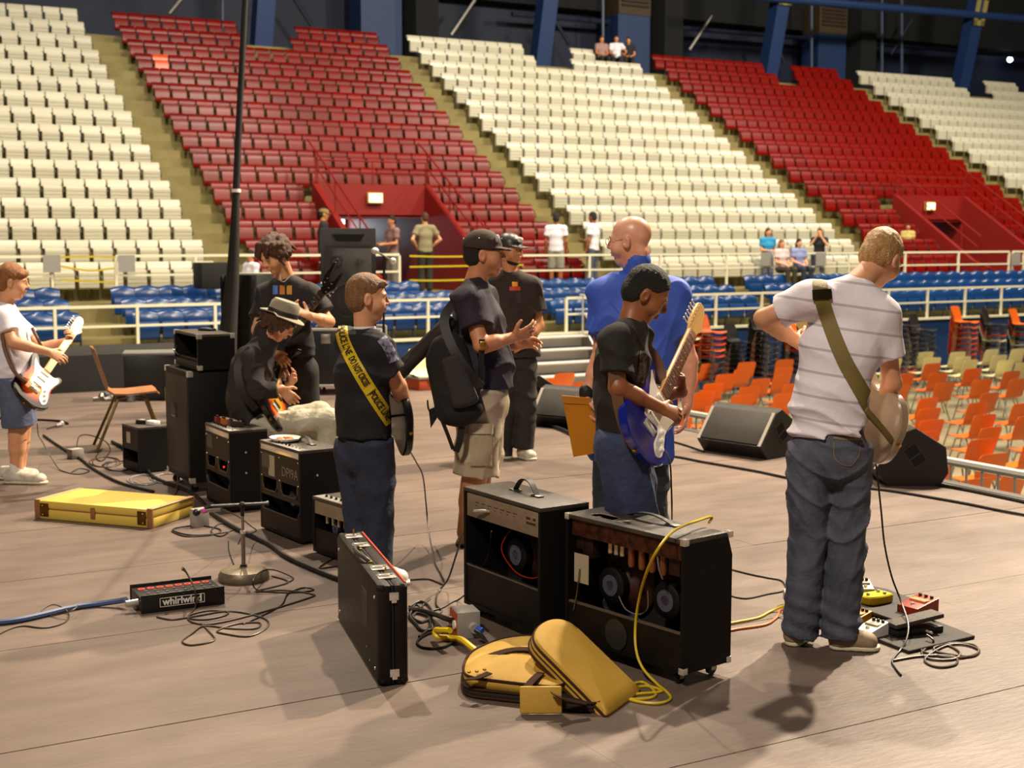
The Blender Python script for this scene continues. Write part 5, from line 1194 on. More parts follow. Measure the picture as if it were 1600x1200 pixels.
class SDF:
    def __init__(s): s.ops = []; s.disp = None
    def add(s, p, k=.01): s.ops.append(('a', p, k)); return s
    def sub(s, p, k=.005): s.ops.append(('s', p, k)); return s
    def cut(s, o, n): o = V3(*o); n = nz(n); s.ops.append(('c', Prim(lambda P: (P - o) @ n, None, None), 0)); return s
    def ev(s, P, ops=None):
        d = np.full(len(P), 9., np.float32)
        for t, p, k in (ops if ops is not None else s.ops):
            if t == 'a': d = smin(d, p.fn(P), k)
            elif t == 's': d = -smin(-d, p.fn(P), k)
            else: d = np.maximum(d, p.fn(P))
        if s.disp is not None: d = d + s.disp(P)
        return d
    def mesh(s, name, m, h):
        A = [p for t, p, k in s.ops if t == 'a']; lo = np.min([p.lo for p in A], 0) - 3 * h; hi = np.max([p.hi for p in A], 0) + 3 * h
        B = 14; nb = np.ceil((hi - lo) / h / B).astype(int); n = nb * B; Fd = np.full(n, 9., np.float32)
        g = [np.arange(B, dtype=np.float32) * h] * 3; loc = np.stack(np.meshgrid(*g, indexing='ij'), -1).reshape(-1, 3); dg = B * h * .5 * 1.74
        ids = np.stack(np.meshgrid(*[np.arange(q) for q in nb], indexing='ij'), -1).reshape(-1, 3); cen = lo + (ids + .5) * B * h
        dc = s.ev(cen.astype(np.float32))
        for (i, j, k), c, d in zip(ids, cen, dc):
            if d < -dg * 1.6: Fd[i * B:(i + 1) * B, j * B:(j + 1) * B, k * B:(k + 1) * B] = -1; continue
            if d > dg * 2.2 + .03: continue
            c0 = lo + np.array((i, j, k)) * B * h; ops = []
            hit = False
            for o in s.ops:
                if o[0] == 'c': ops.append(o); continue
                mg = .025
                if np.all(o[1].lo - mg < c0 + B * h) and np.all(o[1].hi + mg > c0): ops.append(o); hit |= o[0] == 'a'
            if not hit: continue
            Fd[i * B:(i + 1) * B, j * B:(j + 1) * B, k * B:(k + 1) * B] = s.ev((loc + c0).astype(np.float32), ops).reshape(B, B, B)
        I = Fd < 0; nx, ny, nz_ = Fd.shape
        cnt = np.zeros((nx - 1, ny - 1, nz_ - 1), np.int8)
        cs = [(a, b, c) for a in (0, 1) for b in (0, 1) for c in (0, 1)]
        for a, b, c in cs: cnt += I[a:nx - 1 + a, b:ny - 1 + b, c:nz_ - 1 + c]
        act = np.argwhere((cnt > 0) & (cnt < 8))
        idx = np.full(cnt.shape, -1, np.int32); idx[tuple(act.T)] = np.arange(len(act))
        v8 = {q: Fd[act[:, 0] + q[0], act[:, 1] + q[1], act[:, 2] + q[2]] for q in cs}
        S_ = np.zeros((len(act), 3), np.float32); N_ = np.zeros(len(act), np.float32)
        for q in cs:
            for ax in range(3):
                if q[ax]: continue
                r = list(q); r[ax] = 1; r = tuple(r); a = v8[q]; b = v8[r]; mk = (a < 0) != (b < 0)
                t = np.where(mk, a / np.where(mk, a - b, 1), 0); t = np.clip(t, 0, 1)
                pt = np.zeros((len(act), 3), np.float32) + np.array(q, np.float32); pt[:, ax] = t; S_ += pt * mk[:, None]; N_ += mk
        Vt = lo + (act + S_ / N_[:, None]) * h
        Fs = []
        for ax in range(3):
            o1, o2 = (ax + 1) % 3, (ax + 2) % 3
            sl0 = [slice(1, -1)] * 3; sl1 = [slice(1, -1)] * 3; sl0[ax] = slice(0, -1); sl1[ax] = slice(1, None)
            a = I[tuple(sl0)]; b = I[tuple(sl1)]; e = np.argwhere(a != b); inside = a[tuple(e.T)]
            e = e.copy(); off = np.ones(3, int); off[ax] = 0; e = e + off
            def cell(d1, d2): q = e.copy(); q[:, o1] -= d1; q[:, o2] -= d2; return idx[tuple(q.T)]
            Q = np.stack([cell(1, 1), cell(0, 1), cell(0, 0), cell(1, 0)], 1); Q[~inside] = Q[~inside][:, ::-1]; Fs.append(Q)
        Q = np.concatenate(Fs); Q = Q[(Q >= 0).all(1)]
        me = bpy.data.meshes.new(name); me.vertices.add(len(Vt)); me.vertices.foreach_set('co', Vt.astype(np.float32).ravel())
        me.loops.add(len(Q) * 4); me.loops.foreach_set('vertex_index', Q.astype(np.int32).ravel())
        me.polygons.add(len(Q)); me.polygons.foreach_set('loop_start', np.arange(0, len(Q) * 4, 4, dtype=np.int32))
        me.update(calc_edges=True); me.shade_smooth(); me.materials.append(m); return me
def folds(amp, fz=38, fx=14, seed=0.0, amp2=.7):
    def rd(t): return (1 - np.abs(np.sin(t))) ** 2.6
    def f(P):
        x, y, z = P[:, 0], P[:, 1], P[:, 2]
        w = np.sin(x * fx + seed) + .7 * np.sin(y * fx * 1.3 + 2 * seed) + .5 * np.sin(z * 5 + seed)
        m1 = .5 + .5 * np.sin(x * 7 + z * 6 + seed * 2); m2 = .5 + .5 * np.sin(x * 9 - z * 8 + y * 6 + seed)
        d = amp * 2.4 * m1 * rd(z * fz * .62 + 1.1 * w + seed) + amp * 2.4 * amp2 * m2 * rd((z * .8 + (x + y) * .75) * fz * .66 + 1.4 * w) + amp * 1.6 * amp2 * (1 - m2) * rd((z * .55 - x * .9) * fz * .6 + w)
        return (amp * .9 - d).astype(np.float32)
    return f
def fine(amp, f0=150.):
    return lambda P: (amp * (np.sin(P[:, 0] * f0 + 2 * np.sin(P[:, 2] * f0 * .4)) * np.sin(P[:, 1] * f0 * .9 + 1) * np.sin(P[:, 2] * f0 * .8 + 2))).astype(np.float32)
def hframe(f, up=(0, 0, 1)):
    f = nz(f); r = nz(np.cross(f, V3(*up))); u = np.cross(r, f); return np.stack([r, f, u], 1)     # columns right, forward, up
class Head:
    def __init__(s, c, f, up=(0, 0, 1), k=1.0): s.c = V3(*c); s.R = hframe(f, up); s.k = k
    def P(s, x, y, z): return s.c + s.R @ (V3(x, y, z) * s.k)
    def D(s, x, y, z): return s.R @ V3(x, y, z)
    def e(s, c, r, tilt=None): return ell(s.P(*c), [q * s.k for q in r], s.R)
def add_head(S, H, simple=False, jaw=1.0, smile=False):
    k = H.k
    S.add(H.e((0, -.012, .035), (.074, .094, .083)), .0)
    S.add(H.e((0, .014, -.022), (.061 * jaw, .074, .072)), .03 * k)
    S.add(H.e((0, .048, -.088), (.030 * jaw, .028, .026)), .03 * k)
    S.add(cap(H.P(0, .084, .016), H.P(0, .106, -.020), .007 * k, .0105 * k), .012 * k)
    if not simple:
        S.add(H.e((0, .074, .020), (.048, .018, .012)), .018 * k)
        for x in (-1, 1):
            S.add(H.e((x * .010, .097, -.025), (.009, .010, .007)), .006 * k)
            S.add(H.e((x * .040, .052, -.030), (.028, .028, .03)), .03 * k)
            S.sub(H.e((x * .031, .098, .005), (.016, .015, .010)), .012 * k)
            S.add(H.e((x * .031, .072, .004), (.015, .014, .012)), .004 * k)
        S.add(H.e((0, .089, -.049), (.021, .010, .0055)), .005 * k); S.add(H.e((0, .086, -.061), (.018, .010, .006)), .006 * k)
        S.sub(H.e((0, .100, -.055), (.022, .010, .0022 if not smile else .004)), .002 * k)
    for x in (-1, 1):
        S.add(H.e((x * .077, -.006, -.006), (.010, .020, .031)), .006 * k)
        if not simple: S.sub(H.e((x * .088, -.002, -.004), (.009, .011, .018)), .004 * k)
def hair_short(S, H, top=0.0, back=-.075, fringe=.0, side=.0, th=0.0):
    k = H.k; P = H.P
    a = ell(P(0, -.013, .038 + top / 2), [q * k for q in (.0775 + th, .0985 + th, .0845 + top + th)], H.R)
    S.add(clip(a, [(P(0, .060 + fringe, .06), H.D(0, .75, -.66)), (P(0, 0, -.004 + side), H.D(0, .45, -1))]), .0)
    b = ell(P(0, -.022, -.004), [q * k for q in (.0772 + th, .0890 + th, .080 - (back + .07) * .8)], H.R)
    S.add(clip(b, [(P(0, -.010, 0), H.D(0, 1, -.45))]), .01 * k)
def eyes(H, parent, iris='#2a1a10'):
    m1 = mat('eye_white', '#e8e0d6', .25); m2 = mat('eye_' + iris[1:], iris, .2)
    for x in (-1, 1):
        c = Vector(H.P(x * .031, .0745, .004).tolist()); f = Vector(H.D(0, 1, 0).tolist()); k = H.k
        mb = MB(); mb.sphere(c, .0118 * k, 14); e = mb.build('eye', m1, parent)
        mb = MB(); mb.sphere(c + f * .0082 * k, .0062 * k, 10); mb.build('iris', m2, e)
        mb = MB(); r = Vector(H.D(1, 0, 0).tolist()); u = Vector(H.D(0, 0, 1).tolist())
        mb.tube([c + f * .012 * k + u * .017 * k - r * .014 * k * x, c + f * .016 * k + u * .022 * k, c + f * .008 * k + u * .018 * k + r * .016 * k * x], .0022 * k, 5); mb.build('eyebrow', mat('brow_hair', '#3a2415', .8), parent)
def add_hand(S, w, d, n, thumb, s=1.0, curl=(.35, .5, .4), spread=.0, tc=.5):
    """w wrist, d hand direction, n palm normal, thumb: vector towards the thumb side"""
    w = V3(*w); d = nz(d); n = nz(V3(*n) - d * float(V3(*n) @ d)); a = nz(np.cross(d, n)); a = a if float(a @ V3(*thumb)) > 0 else -a
    S.add(ecap(w - d * .01 * s, w + d * .03 * s, a, (.024 * s, .018 * s), (.034 * s, .015 * s)), .012 * s)
    S.add(ecap(w + d * .028 * s, w + d * .082 * s, a, (.034 * s, .015 * s), (.041 * s, .0125 * s)), .008 * s)
    for i, (o, L) in enumerate(((.0315, .070), (.0105, .079), (-.0105, .073), (-.031, .057))):
        p = w + d * (.084 - (.008 if i in (0, 3) else 0)) * s + a * o * s; dd = nz(d + a * (o * 4 * spread + (1.5 - i) * .03)); ang = 0
        for j, fr in enumerate((.45, .30, .25)):
            ang += curl[j] * (1 + .12 * (i - 1.5)); q = nz(dd * math.cos(ang) + n * math.sin(ang)); p2 = p + q * L * fr * s
            r0 = (.0092, .0084, .0076)[j] * s; S.add(cap(p, p2, r0, r0 * .9), .0025 * s); p = p2
    p = w + d * .022 * s + a * .026 * s; q = nz(d * .55 + a * .75 + n * .30); p2 = p + q * .042 * s; S.add(cap(p, p2, .0145 * s, .0105 * s), .006 * s)
    q = nz(d * (.9 - tc * .3) + a * .25 + n * tc); S.add(cap(p2, p2 + q * .030 * s, .0105 * s, .0085 * s), .003 * s)
def add_limb(S, a, b, c, r, bulge=True):
    S.add(cap(a, b, r[0], r[1]), .02); S.add(cap(b, c, r[1], r[2]), .012)
    if bulge:
        a, b, c = V3(*a), V3(*b), V3(*c); m = b + (c - b) * .28; S.add(ecap(b + (c - b) * .08, b + (c - b) * .45, nz(np.cross(c - b, (0, .3, 1))), (r[1] * 1.08, r[1] * 1.02), (r[1] * 1.05, r[1] * .95)), .02)
class Fig:
    """a person standing at pixel base; joints given as (u, v, dy)"""
    def __init__(s, label, bu, bv, group=None, z=0.0, base=None):
        s.base = G(bu, bv, z) if base is None else base; s.Y = yof(s.base); s.label = label; s.J = {}; s.kids = []; s.skin = SDF(); s.group = group
    def L(s, u, v, dy=0.0):
        p = YY(u, v, s.Y + dy) - s.base; return V3(p.dot(rt), p.dot(fw), p.z)
    def W(s, p): return s.base + rt * float(p[0]) + fw * float(p[1]) + Vector((0, 0, float(p[2])))
    def px(s, p): return PX(s.W(p))
    def body(s, m, h=.0065):
        me = s.skin.mesh('person', m, h); o = link('person', me, None, s.base, -AL); tag(o, s.label, 'person', s.group); s.o = o; return o
    def part(s, sdf, name, m, h=.008): return link(name, sdf.mesh(name, m, h), s.o)
    def march(s, sdf, u, v, off=0.0, dmin=None):
        w0 = Vector((0, 0, CZ)); d, y = ray(u, v); d = d / d.length
        ld = V3(d.dot(rt), d.dot(fw), d.z); q = w0 - s.base; lo = V3(q.dot(rt), q.dot(fw), q.z)
        t = (s.Y - .9) / (d.x * sa + d.y * ca); P = lo + ld * t
        for _ in range(60):
            e = float(sdf.ev(P[None, :].astype(np.float32))[0])
            if e < .0012: return P - ld * off, True
            t += e * .7; P = lo + ld * t
            if t > (s.Y + 1.2) * 1.1: break
        return P, False
    def stroke(s, sdf, px, wpx, name, m, off=.004, n=5, k=6, th=.003, parent=None):
        """a band laid on the clothing along a pixel path"""
        C_ = catmull([(u, v, 0) for u, v in px], k); rows = []; last = None
        for i, p in enumerate(C_):
            t = (C_[min(i + 1, len(C_) - 1)] - C_[max(i - 1, 0)]).normalized(); q = Vector((-t.y, t.x, 0))
            w_ = wpx if not isinstance(wpx, (list, tuple)) else wpx[0] + (wpx[1] - wpx[0]) * i / (len(C_) - 1)
            row = []
            for j in range(n):
                e = p + q * w_ * (j / (n - 1) - .5); P, ok = s.march(sdf, e.x, e.y, off); row.append((P, ok))
            g = [r[0] for r in row if r[1]]
            if not g: 
                continue
            row = [r[0] if r[1] else min(g, key=lambda z: np.linalg.norm(z - r[0])) for r in row]; rows.append(row)
        vs = []; fs = []; ld = V3(0, 1, 0)
        for r in rows: vs += [tuple(map(float, x)) for x in r]
        R_ = len(rows); o = R_ * n
        for r in rows: vs += [tuple(map(float, x + ld * th)) for x in r]
        for i in range(R_ - 1):
            for j in range(n - 1): a = i * n + j; fs.append((a, a + 1, a + n + 1, a + n)); fs.append((o + a, o + a + n, o + a + n + 1, o + a + 1))
            for j in (0, n - 1): a = i * n + j; fs.append((a, a + n, o + a + n, o + a))
        mb = MB(); mb.add(vs, fs)
        return mb.build(name, m, parent or s.o, ang=60)
def shoe(F, heel, toe, m, msole, w=.045, h=.075, name='shoe', ank=True):
    heel = V3(*heel); toe = V3(*toe); heel[2] = 0; toe[2] = 0; d = nz(toe - heel); sd = np.cross(d, (0, 0, 1)).astype(np.float32); L = float(np.linalg.norm(toe - heel))
    S = SDF(); a = heel + d * .035; b = toe - d * .045
    S.add(ecap(a + V3(0, 0, .045), b + V3(0, 0, .035), sd, (w * .78, .045), (w, .036)), 0)
    if ank: S.add(cap(a + d * .01 + V3(0, 0, .04), a + d * .02 + V3(0, 0, h + .01), .042, .038), .03)
    S.add(ecap(a + d * L * .2 + V3(0, 0, .05), b + V3(0, 0, .03), sd, (w * .7, .04), (w * .8, .03)), .02)
    S.cut((0, 0, .016), (0, 0, -1)); S.cut((0, 0, h), (0, 0, 1)); o = F.part(S, name, m, .006)
    S = SDF(); S.add(ecap(a + V3(0, 0, .012), b + V3(0, 0, .012), sd, (w * .82, .05), (w * 1.05, .05)), 0); S.cut((0, 0, .001), (0, 0, -1)); S.cut((0, 0, .020), (0, 0, 1))
    me = S.mesh('sole', msole, .007); link('sole', me, o)
def tee(J, w, dpt, hem, ks=.06, sl=.6, slr=(.062, .072), belly=0, neck=.062, hemn=(0, 0, -1), chestk=1.0, shd=.065):
    """T-shirt field. J has ns (neck base), ch, wa, pe, sl, sr, el, er ; w: body right vector"""
    S = SDF(); w = V3(*w)
    S.add(cap(J['sl'], J['sr'], shd, shd), 0)
    for q in ('sl', 'sr'): S.add(cap(V3(*J['ns']) - V3(0, 0, .012), V3(*J[q]) + V3(0, 0, .004), .048, shd), .03)
    S.add(ecap(V3(*J['ns']) - V3(0, 0, .05), J['ch'], w, (.11 * chestk, dpt * .62), (.155 * chestk, dpt)), .06)
    S.add(ecap(J['ch'], J['wa'], w, (.155 * chestk, dpt), (.145 * chestk + belly * .5, dpt + belly)), .05)
    pe = V3(*J['wa']) + (V3(*J['pe']) - V3(*J['wa'])) * 1.25
    S.add(ecap(J['wa'], pe, w, (.145 * chestk + belly * .5, dpt + belly), (.172 * chestk, dpt * 1.06 + belly * .6)), .04)
    for a, b in (('sl', 'el'), ('sr', 'er')):
        if a in J and b in J:
            A = V3(*J[a]); B = A + (V3(*J[b]) - A) * sl; S.add(flatcap(A, B, slr[0], slr[1]), ks * .8)
    nb = V3(*J['ns']); hd = V3(*J['hd']); ax = nz(hd - nb); S.sub(cap(nb + ax * (neck * .95), nb + ax * .16, neck * .93, neck + .03), .008)
    S.cut(hem, hemn); return S
def trousers(J, w, waist, r=(.098, .082, .072), cuff=None, dpt=.115, wd=.158, shorts=None, cuffr=None, kleg=.035):
    S = SDF(); w = V3(*w); pe = V3(*J['pe'])
    S.add(ecap(pe + V3(0, 0, .10), pe - V3(0, 0, .03), w, (wd * .80, dpt * .80), (wd * .97, dpt * 1.03)), 0)
    for h_, k_, a_ in (('hl', 'kl', 'al'), ('hr', 'kr', 'ar')):
        H_, K_, A_ = V3(*J[h_]), V3(*J[k_]), V3(*J[a_])
        if shorts:
            E = H_ + (K_ - H_) * shorts; S.add(flatcap(H_, E, r[0], r[1] * 1.12), .035)
        else:
            S.add(cap(H_, K_, r[0], r[1]), kleg); E = K_ + (A_ - K_) * (cuff or 1.0); S.add(flatcap(K_, E, r[1], cuffr or r[2]), kleg * .5)
    S.cut(waist, (0, 0, 1)); return S
def skin_core(F, J, sc=1.0, arm=(.044, .037, .026), leg=(.075, .052, .036), full=True, w=(1, 0, 0)):
    S = F.skin; S.add(cap(F.H.P(0, -.022, -.05), J['ns'], .050 * sc, .056 * sc), .03)
    S.add(cap(J['sl'], J['sr'], .045 * sc, .045 * sc), .03); S.add(ecap(V3(*J['ns']) - V3(0, 0, .06), J['ch'], w, (.08, .06), (.125, .085)), .04)
    S.add(ecap(J['ch'], J['pe'], w, (.125, .085), (.13, .085)), .04)
    for a, b, c in (('sl', 'el', 'wl'), ('sr', 'er', 'wr')):
        if c in J: add_limb(S, J[a], J[b], J[c], [q * sc for q in arm])
    for a, b, c in (('hl', 'kl', 'al'), ('hr', 'kr', 'ar')):
        if c in J:
            S.add(cap(J[a], J[b], leg[0] * sc, leg[1] * sc), .03); S.add(cap(J[b], J[c], leg[1] * sc, leg[2] * sc), .015)
            A, B = V3(*J[b]), V3(*J[c]); S.add(cap(A + (B - A) * .15, A + (B - A) * .45, leg[1] * sc, leg[1] * .98 * sc), .02)
# ------------------------------------------------------------------ guitars
def body_outline(kind):
    if kind == 'lp': p = [(-.20, 0), (-.185, .10), (-.12, .165), (-.03, .15), (.02, .112), (.07, .10), (.125, .115), (.165, .10), (.175, .06), (.16, .028), (.16, -.028), (.11, -.06), (.16, -.10), (.185, -.135), (.15, -.135), (.09, -.105), (.02, -.112), (-.03, -.15), (-.12, -.165), (-.185, -.10)]
    else: p = [(-.20, 0), (-.19, .08), (-.14, .145), (-.07, .158), (0, .125), (.05, .115), (.11, .13), (.17, .152), (.205, .145), (.20, .115), (.145, .07), (.13, .03), (.13, -.03), (.125, -.065), (.155, -.095), (.165, -.12), (.14, -.135), (.07, -.118), (.01, -.108), (-.06, -.135), (-.13, -.155), (-.18, -.11), (-.2, -.05)]
    return [(q.x, q.y) for q in catmull([(a, b, 0) for a, b in p], 4, True)]
def guitar(label, P, neck, nrm, body_m, kind='strat', guard=None, fret_m=None, neck_m=None, hstyle='strat', group=None, hw='#e9d9a8', sc=1.0):
    Rm = frame(neck, nrm); R = thing('electric_guitar', label, 'guitar', P, Rm)
    if sc != 1: R.scale = (sc,) * 3
    neck_m = neck_m or mat('maple', '#d9b26a', .3); fret_m = fret_m or mat('rosewood', '#7a4526', .4)
    out = body_outline(kind); mb = MB(); mb.prism(out, -.022, .022, ins=.007); mb.build('body', body_m, R)
    mb = MB(); mb.box((.09, -.027, .004), (.575, .027, .026), bev=.006); mb.build('neck', neck_m, R)
    mb = MB(); mb.box((.13, -.026, .0262), (.573, .026, .031), bev=.001); fb = mb.build('fretboard', fret_m, R)
    mb = MB(); L = .648; br = -.075
    for k in range(1, 20):
        x = br + L * 2 ** (-k / 12); 
        if x > .13: mb.box((x - .0008, -.026, .031), (x + .0008, .026, .0322))
    o = mb.build('frets', M_chrome, fb, False); o['kind'] = 'stuff'
    mb = MB()
    for k in (3, 5, 7, 9, 12, 15): x = br + L * (2 ** (-k / 12) + 2 ** (-(k - 1) / 12)) / 2; mb.lathe([(.0035, .031), (.0035, .0325)], 8, Matrix.Translation((x, 0, 0)))
    o = mb.build('fret_dots', mat('pearl', '#efe6cf', .3), fb); o['kind'] = 'stuff'
    if hstyle == 'strat': hp = [(.565, -.022), (.60, -.030), (.63, -.045), (.655, -.052), (.665, -.038), (.70, -.030), (.74, -.020), (.765, .0), (.765, .025), (.745, .042), (.70, .045), (.62, .043), (.59, .030), (.565, .022)]
    elif hstyle == 'fork': hp = [(.565, -.022), (.60, -.045), (.66, -.075), (.76, -.055), (.775, -.04), (.70, -.030), (.655, .0), (.70, .035), (.79, .055), (.785, .07), (.66, .075), (.60, .045), (.565, .022)]
    else: hp = [(.565, -.022), (.60, -.040), (.72, -.045), (.745, -.02), (.735, 0), (.745, .02), (.72, .045), (.60, .040), (.565, .022)]
    mb = MB(); mb.prism(hp, .004, .020, ins=.002); mb.build('headstock', neck_m if hstyle != 'fork' else body_m, R)
    for k in range(6):
        if hstyle == 'strat': x, y, dy = .60 + k * .026, .030 - .0 * k, 1
        else: x, y, dy = .60 + (k % 3) * .035, (.03 if k < 3 else -.03), (1 if k < 3 else -1)
        mb = MB(); mb.tube([(x, y, .02), (x, y, .028)], .0035, 6); mb.tube([(x, y + dy * .005, .008), (x, y + dy * .035, .008)], .0025, 6); mb.sphere((x, y + dy * .038, .008), (.008, .007, .004), 8); mb.build('tuning_peg', M_chrome, R)
    mb = MB(); mb.box((-.09, -.038, .0222), (-.055, .038, .032), bev=.003); mb.build('bridge', M_chrome, R)
    if guard:
        gp = [(-.115, -.125), (-.14, -.10), (-.105, -.06), (-.03, -.045), (-.045, .03), (-.03, .06), (.05, .07), (.12, .105), (.165, .118), (.13, .07), (.125, .0), (.12, -.065), (.14, -.10), (.11, -.115), (.05, -.10), (-.01, -.095), (-.07, -.118)]
        mb = MB(); mb.prism([(q.x, q.y) for q in catmull([(a, b, 0) for a, b in gp], 3, True)], .0222, .0250); mb.build('pickguard', guard, R)
    for x in (.10, .045, -.015) if kind != 'lp' else (.09, -.02):
        mb = MB(); mb.box((x - .010, -.036, .024), (x + .010, .036, .032), bev=.002); mb.build('pickup', M_white1 if guard else M_plastic, R)
    for x, y in ((-.06, -.085), (-.095, -.105), (-.025, -.07)): mb = MB(); mb.lathe([(.010, .024), (.009, .038), (.002, .039)], 12, Matrix.Translation((x, y, 0))); mb.build('control_knob', M_white1 if guard else M_brass, R)
    mb = MB()
    for k in range(6): y = (k - 2.5) * .0085; mb.tube([(-.075, y * 1.15, .034), (.573, y * .8, .0335)], .0006, 3, cap=False)
    o = mb.build('strings', M_steel, R); o['kind'] = 'stuff'
    mb = MB(); mb.lathe([(.007, 0), (.009, .012), (.003, .014)], 8, Matrix.Translation((-.2, 0, 0)) @ Matrix.Rotation(-PI / 2, 4, 'Y')); mb.build('strap_button', M_brass, R)
    return R
def fig_guitar(F, label, c, head, nrm, *a, **k):
    c = V3(*c); d = V3(*head) - c
    tv = lambda v: rt * float(v[0]) + fw * float(v[1]) + Vector((0, 0, float(v[2])))
    return guitar(label, F.W(c), tv(d), tv(nrm), *a, **k)
def to_parent(o, R):
    """keep o where it is, under R"""
    bpy.context.view_layer.update(); mw = o.matrix_world.copy(); o.parent = R; o.matrix_parent_inverse = R.matrix_world.inverted(); o.matrix_basis = mw
# skins and cloth
SK1 = mat('skin_light', '#dba37c', .5, noise=(9, '#cf9068')); SK2 = mat('skin_tan', '#c88a5e', .5, noise=(9, '#b87a50')); SK3 = mat('skin_brown', '#9a5f38', .45, noise=(9, '#8a5230')); SK4 = mat('skin_pink', '#e6ae90', .36, noise=(9, '#d08868'))
def cloth(name, c, c2=None, rough=.85, sc=5, bump=(13, .6)): return mat(name, c, rough, noise=(sc, c2 or c), bump=bump)
M_jean = mat('denim', '#5c606e', .85, noise=(7, '#383c4b', (1, 1, .6), .2), bump=(24, .9)); M_jeand = mat('denim_dark', '#2e3549', .85, noise=(7, '#191e2e', (1, 1, .6), .2), bump=(24, .9)); M_jeanl = mat('denim_pale', '#cbc6ae', .85, noise=(5, '#a39f88', (1, 1, .6), .2), bump=(24, .9))
M_btee = cloth('tee_black', '#0f0d0e', '#171415'); M_grtee = cloth('tee_charcoal', '#2c2724', '#211d1b'); M_wtee = cloth('tee_white', '#e6e2ea', '#d8d4dd')
H_bl = mat('hair_blond', '#cfa162', .5, noise=(60, '#8d683a', (1, 1, .25), .2), bump=(160, .9)); H_br = mat('hair_brown', '#5d3619', .65, noise=(60, '#341b0b', (1, 1, .25), .2), bump=(160, 1)); H_rd = mat('hair_auburn', '#94683c', .6, noise=(60, '#5f4022', (1, 1, .25), .2), bump=(160, .9)); H_bk = mat('hair_black', '#1b110b', .7, noise=(80, '#0e0805'), bump=(200, 1))
M_shoew = mat('shoe_white', '#d8d2c2', .6, noise=(20, '#a89c86')); M_sole = mat('shoe_sole', '#cfc7a8', .6); M_tan = mat('shoe_tan', '#8d7a60', .7); M_dk = mat('shoe_dark', '#2a211a', .6)
M_strapg = mat('strap_olive', '#7a6a34', .6, bump=(300, .4)); M_strapb = mat('strap_black', '#15110f', .6); M_strapt = mat('strap_brown', '#6b4a32', .55)

def striped():
    m = mat('tee_striped', '#e2dde2', .85, bump=(13, .6)); nt = m.node_tree; n = nt.nodes; L = nt.links
    tc = n.new('ShaderNodeTexCoord'); sp_ = n.new('ShaderNodeSeparateXYZ'); L.new(tc.outputs['Object'], sp_.inputs[0])
    ad = n.new('ShaderNodeMath'); ad.operation = 'MULTIPLY_ADD'; L.new(sp_.outputs['X'], ad.inputs[0]); ad.inputs[1].default_value = .14; L.new(sp_.outputs['Z'], ad.inputs[2])
    md = n.new('ShaderNodeMath'); md.operation = 'PINGPONG'; L.new(ad.outputs[0], md.inputs[0]); md.inputs[1].default_value = .0475
    lt = n.new('ShaderNodeMath'); lt.operation = 'LESS_THAN'; L.new(md.outputs[0], lt.inputs[0]); lt.inputs[1].default_value = .0052
    mx = n.new('ShaderNodeMix'); mx.data_type = 'RGBA'; L.new(lt.outputs[0], mx.inputs[0]); mx.inputs[6].default_value = lin('#e8e0e6'); mx.inputs[7].default_value = lin('#bdb3b6'); L.new(mx.outputs[2], n['Principled BSDF'].inputs['Base Color']); return m

# ================================================================== 1: kid in the striped shirt
F = P1 = Fig('kid with blond hair in white striped T-shirt and jeans, back turned, olive guitar strap', 1300, 1013); L = F.L
F.H = Head(L(1376, 404, .16), (.62, .62, -.52), (.25, .1, 1), .99); fwd = V3(.35, .94, 0); w = (.93, -.3, 0)
J = dict(hd=F.H.c, ns=L(1338, 446, .07), ch=L(1312, 545, .03), wa=L(1296, 625, .0), pe=L(1297, 700, -.01), sl=L(1266, 467, .03), sr=L(1378, 494, .03),
         el=L(1192, 497, .14), wl=L(1262, 545, .32), er=L(1394, 598, .06), wr=L(1374, 652, .26), hl=L(1264, 712, 0), hr=L(1329, 712, 0), kl=L(1262, 845, .02), kr=L(1322, 850, .0), al=L(1252, 985, .06), ar=L(1311, 995, .0))
S = F.skin; add_head(S, F.H); skin_core(F, J, 1.0, w=w)
add_hand(S, J['wr'], (-.35, .9, -.1), (-.8, -.3, .3), (0, 0, 1)); add_hand(S, J['wl'], (-.3, .8, .3), (.5, .5, .3), (0, 0, 1), curl=(.8, .8, .6))
o = F.body(SK1, .006)
S = SDF(); hair_short(S, F.H, top=.006, back=-.068, fringe=.012); S.disp = fine(.0022, 130); F.part(S, 'hair', H_bl, .005); eyes(F.H, F.o)
ST = tee(J, w, .108, L(1296, 672, 0), sl=.62, slr=(.066, .074), hemn=(.17, 0, -1), neck=.060)
f1 = folds(.0030, 30, 10, 1.0)
def kidfold(P, f1=f1): 
    z = P[:, 2]; k = np.clip((1.14 - z) / .22, 0, 1); return f1(P) * (.7 + 1.6 * k) - .024 * k * (1 - np.abs(np.sin(z * 30 + P[:, 0] * 7 + 1.2 * np.sin(P[:, 0] * 13)))) ** 1.5
ST.disp = lambda P: kidfold(P).astype(np.float32)
F.part(ST, 'tshirt', striped(), .0065)
TR = trousers(J, w, L(1296, 655, 0), r=(.095, .081, .074), cuff=1.03, cuffr=.084, kleg=.016, dpt=.116, wd=.162)
fj = folds(.0052, 34, 13, 2.0, .8); TR.disp = lambda P: (fj(P) * (1.3 - .5 * np.clip(P[:, 2] - .3, 0, 1)) - .006 * np.clip(.35 - P[:, 2], 0, .35) / .35 * np.sin(P[:, 2] * 95 + 3 * P[:, 0] * 9)).astype(np.float32)
jn = F.part(TR, 'jeans', M_jean, .0065)
F.stroke(TR, [(1302, 684), (1325, 686), (1348, 686)], 4, 'pocket_hem', mat('stitch_tan', '#7b6b52', .7), parent=None, off=.002)
F.stroke(TR, [(1345, 690), (1342, 712), (1330, 728)], 1.6, 'pocket_seam', MATS['stitch_tan'], off=.002, n=3)
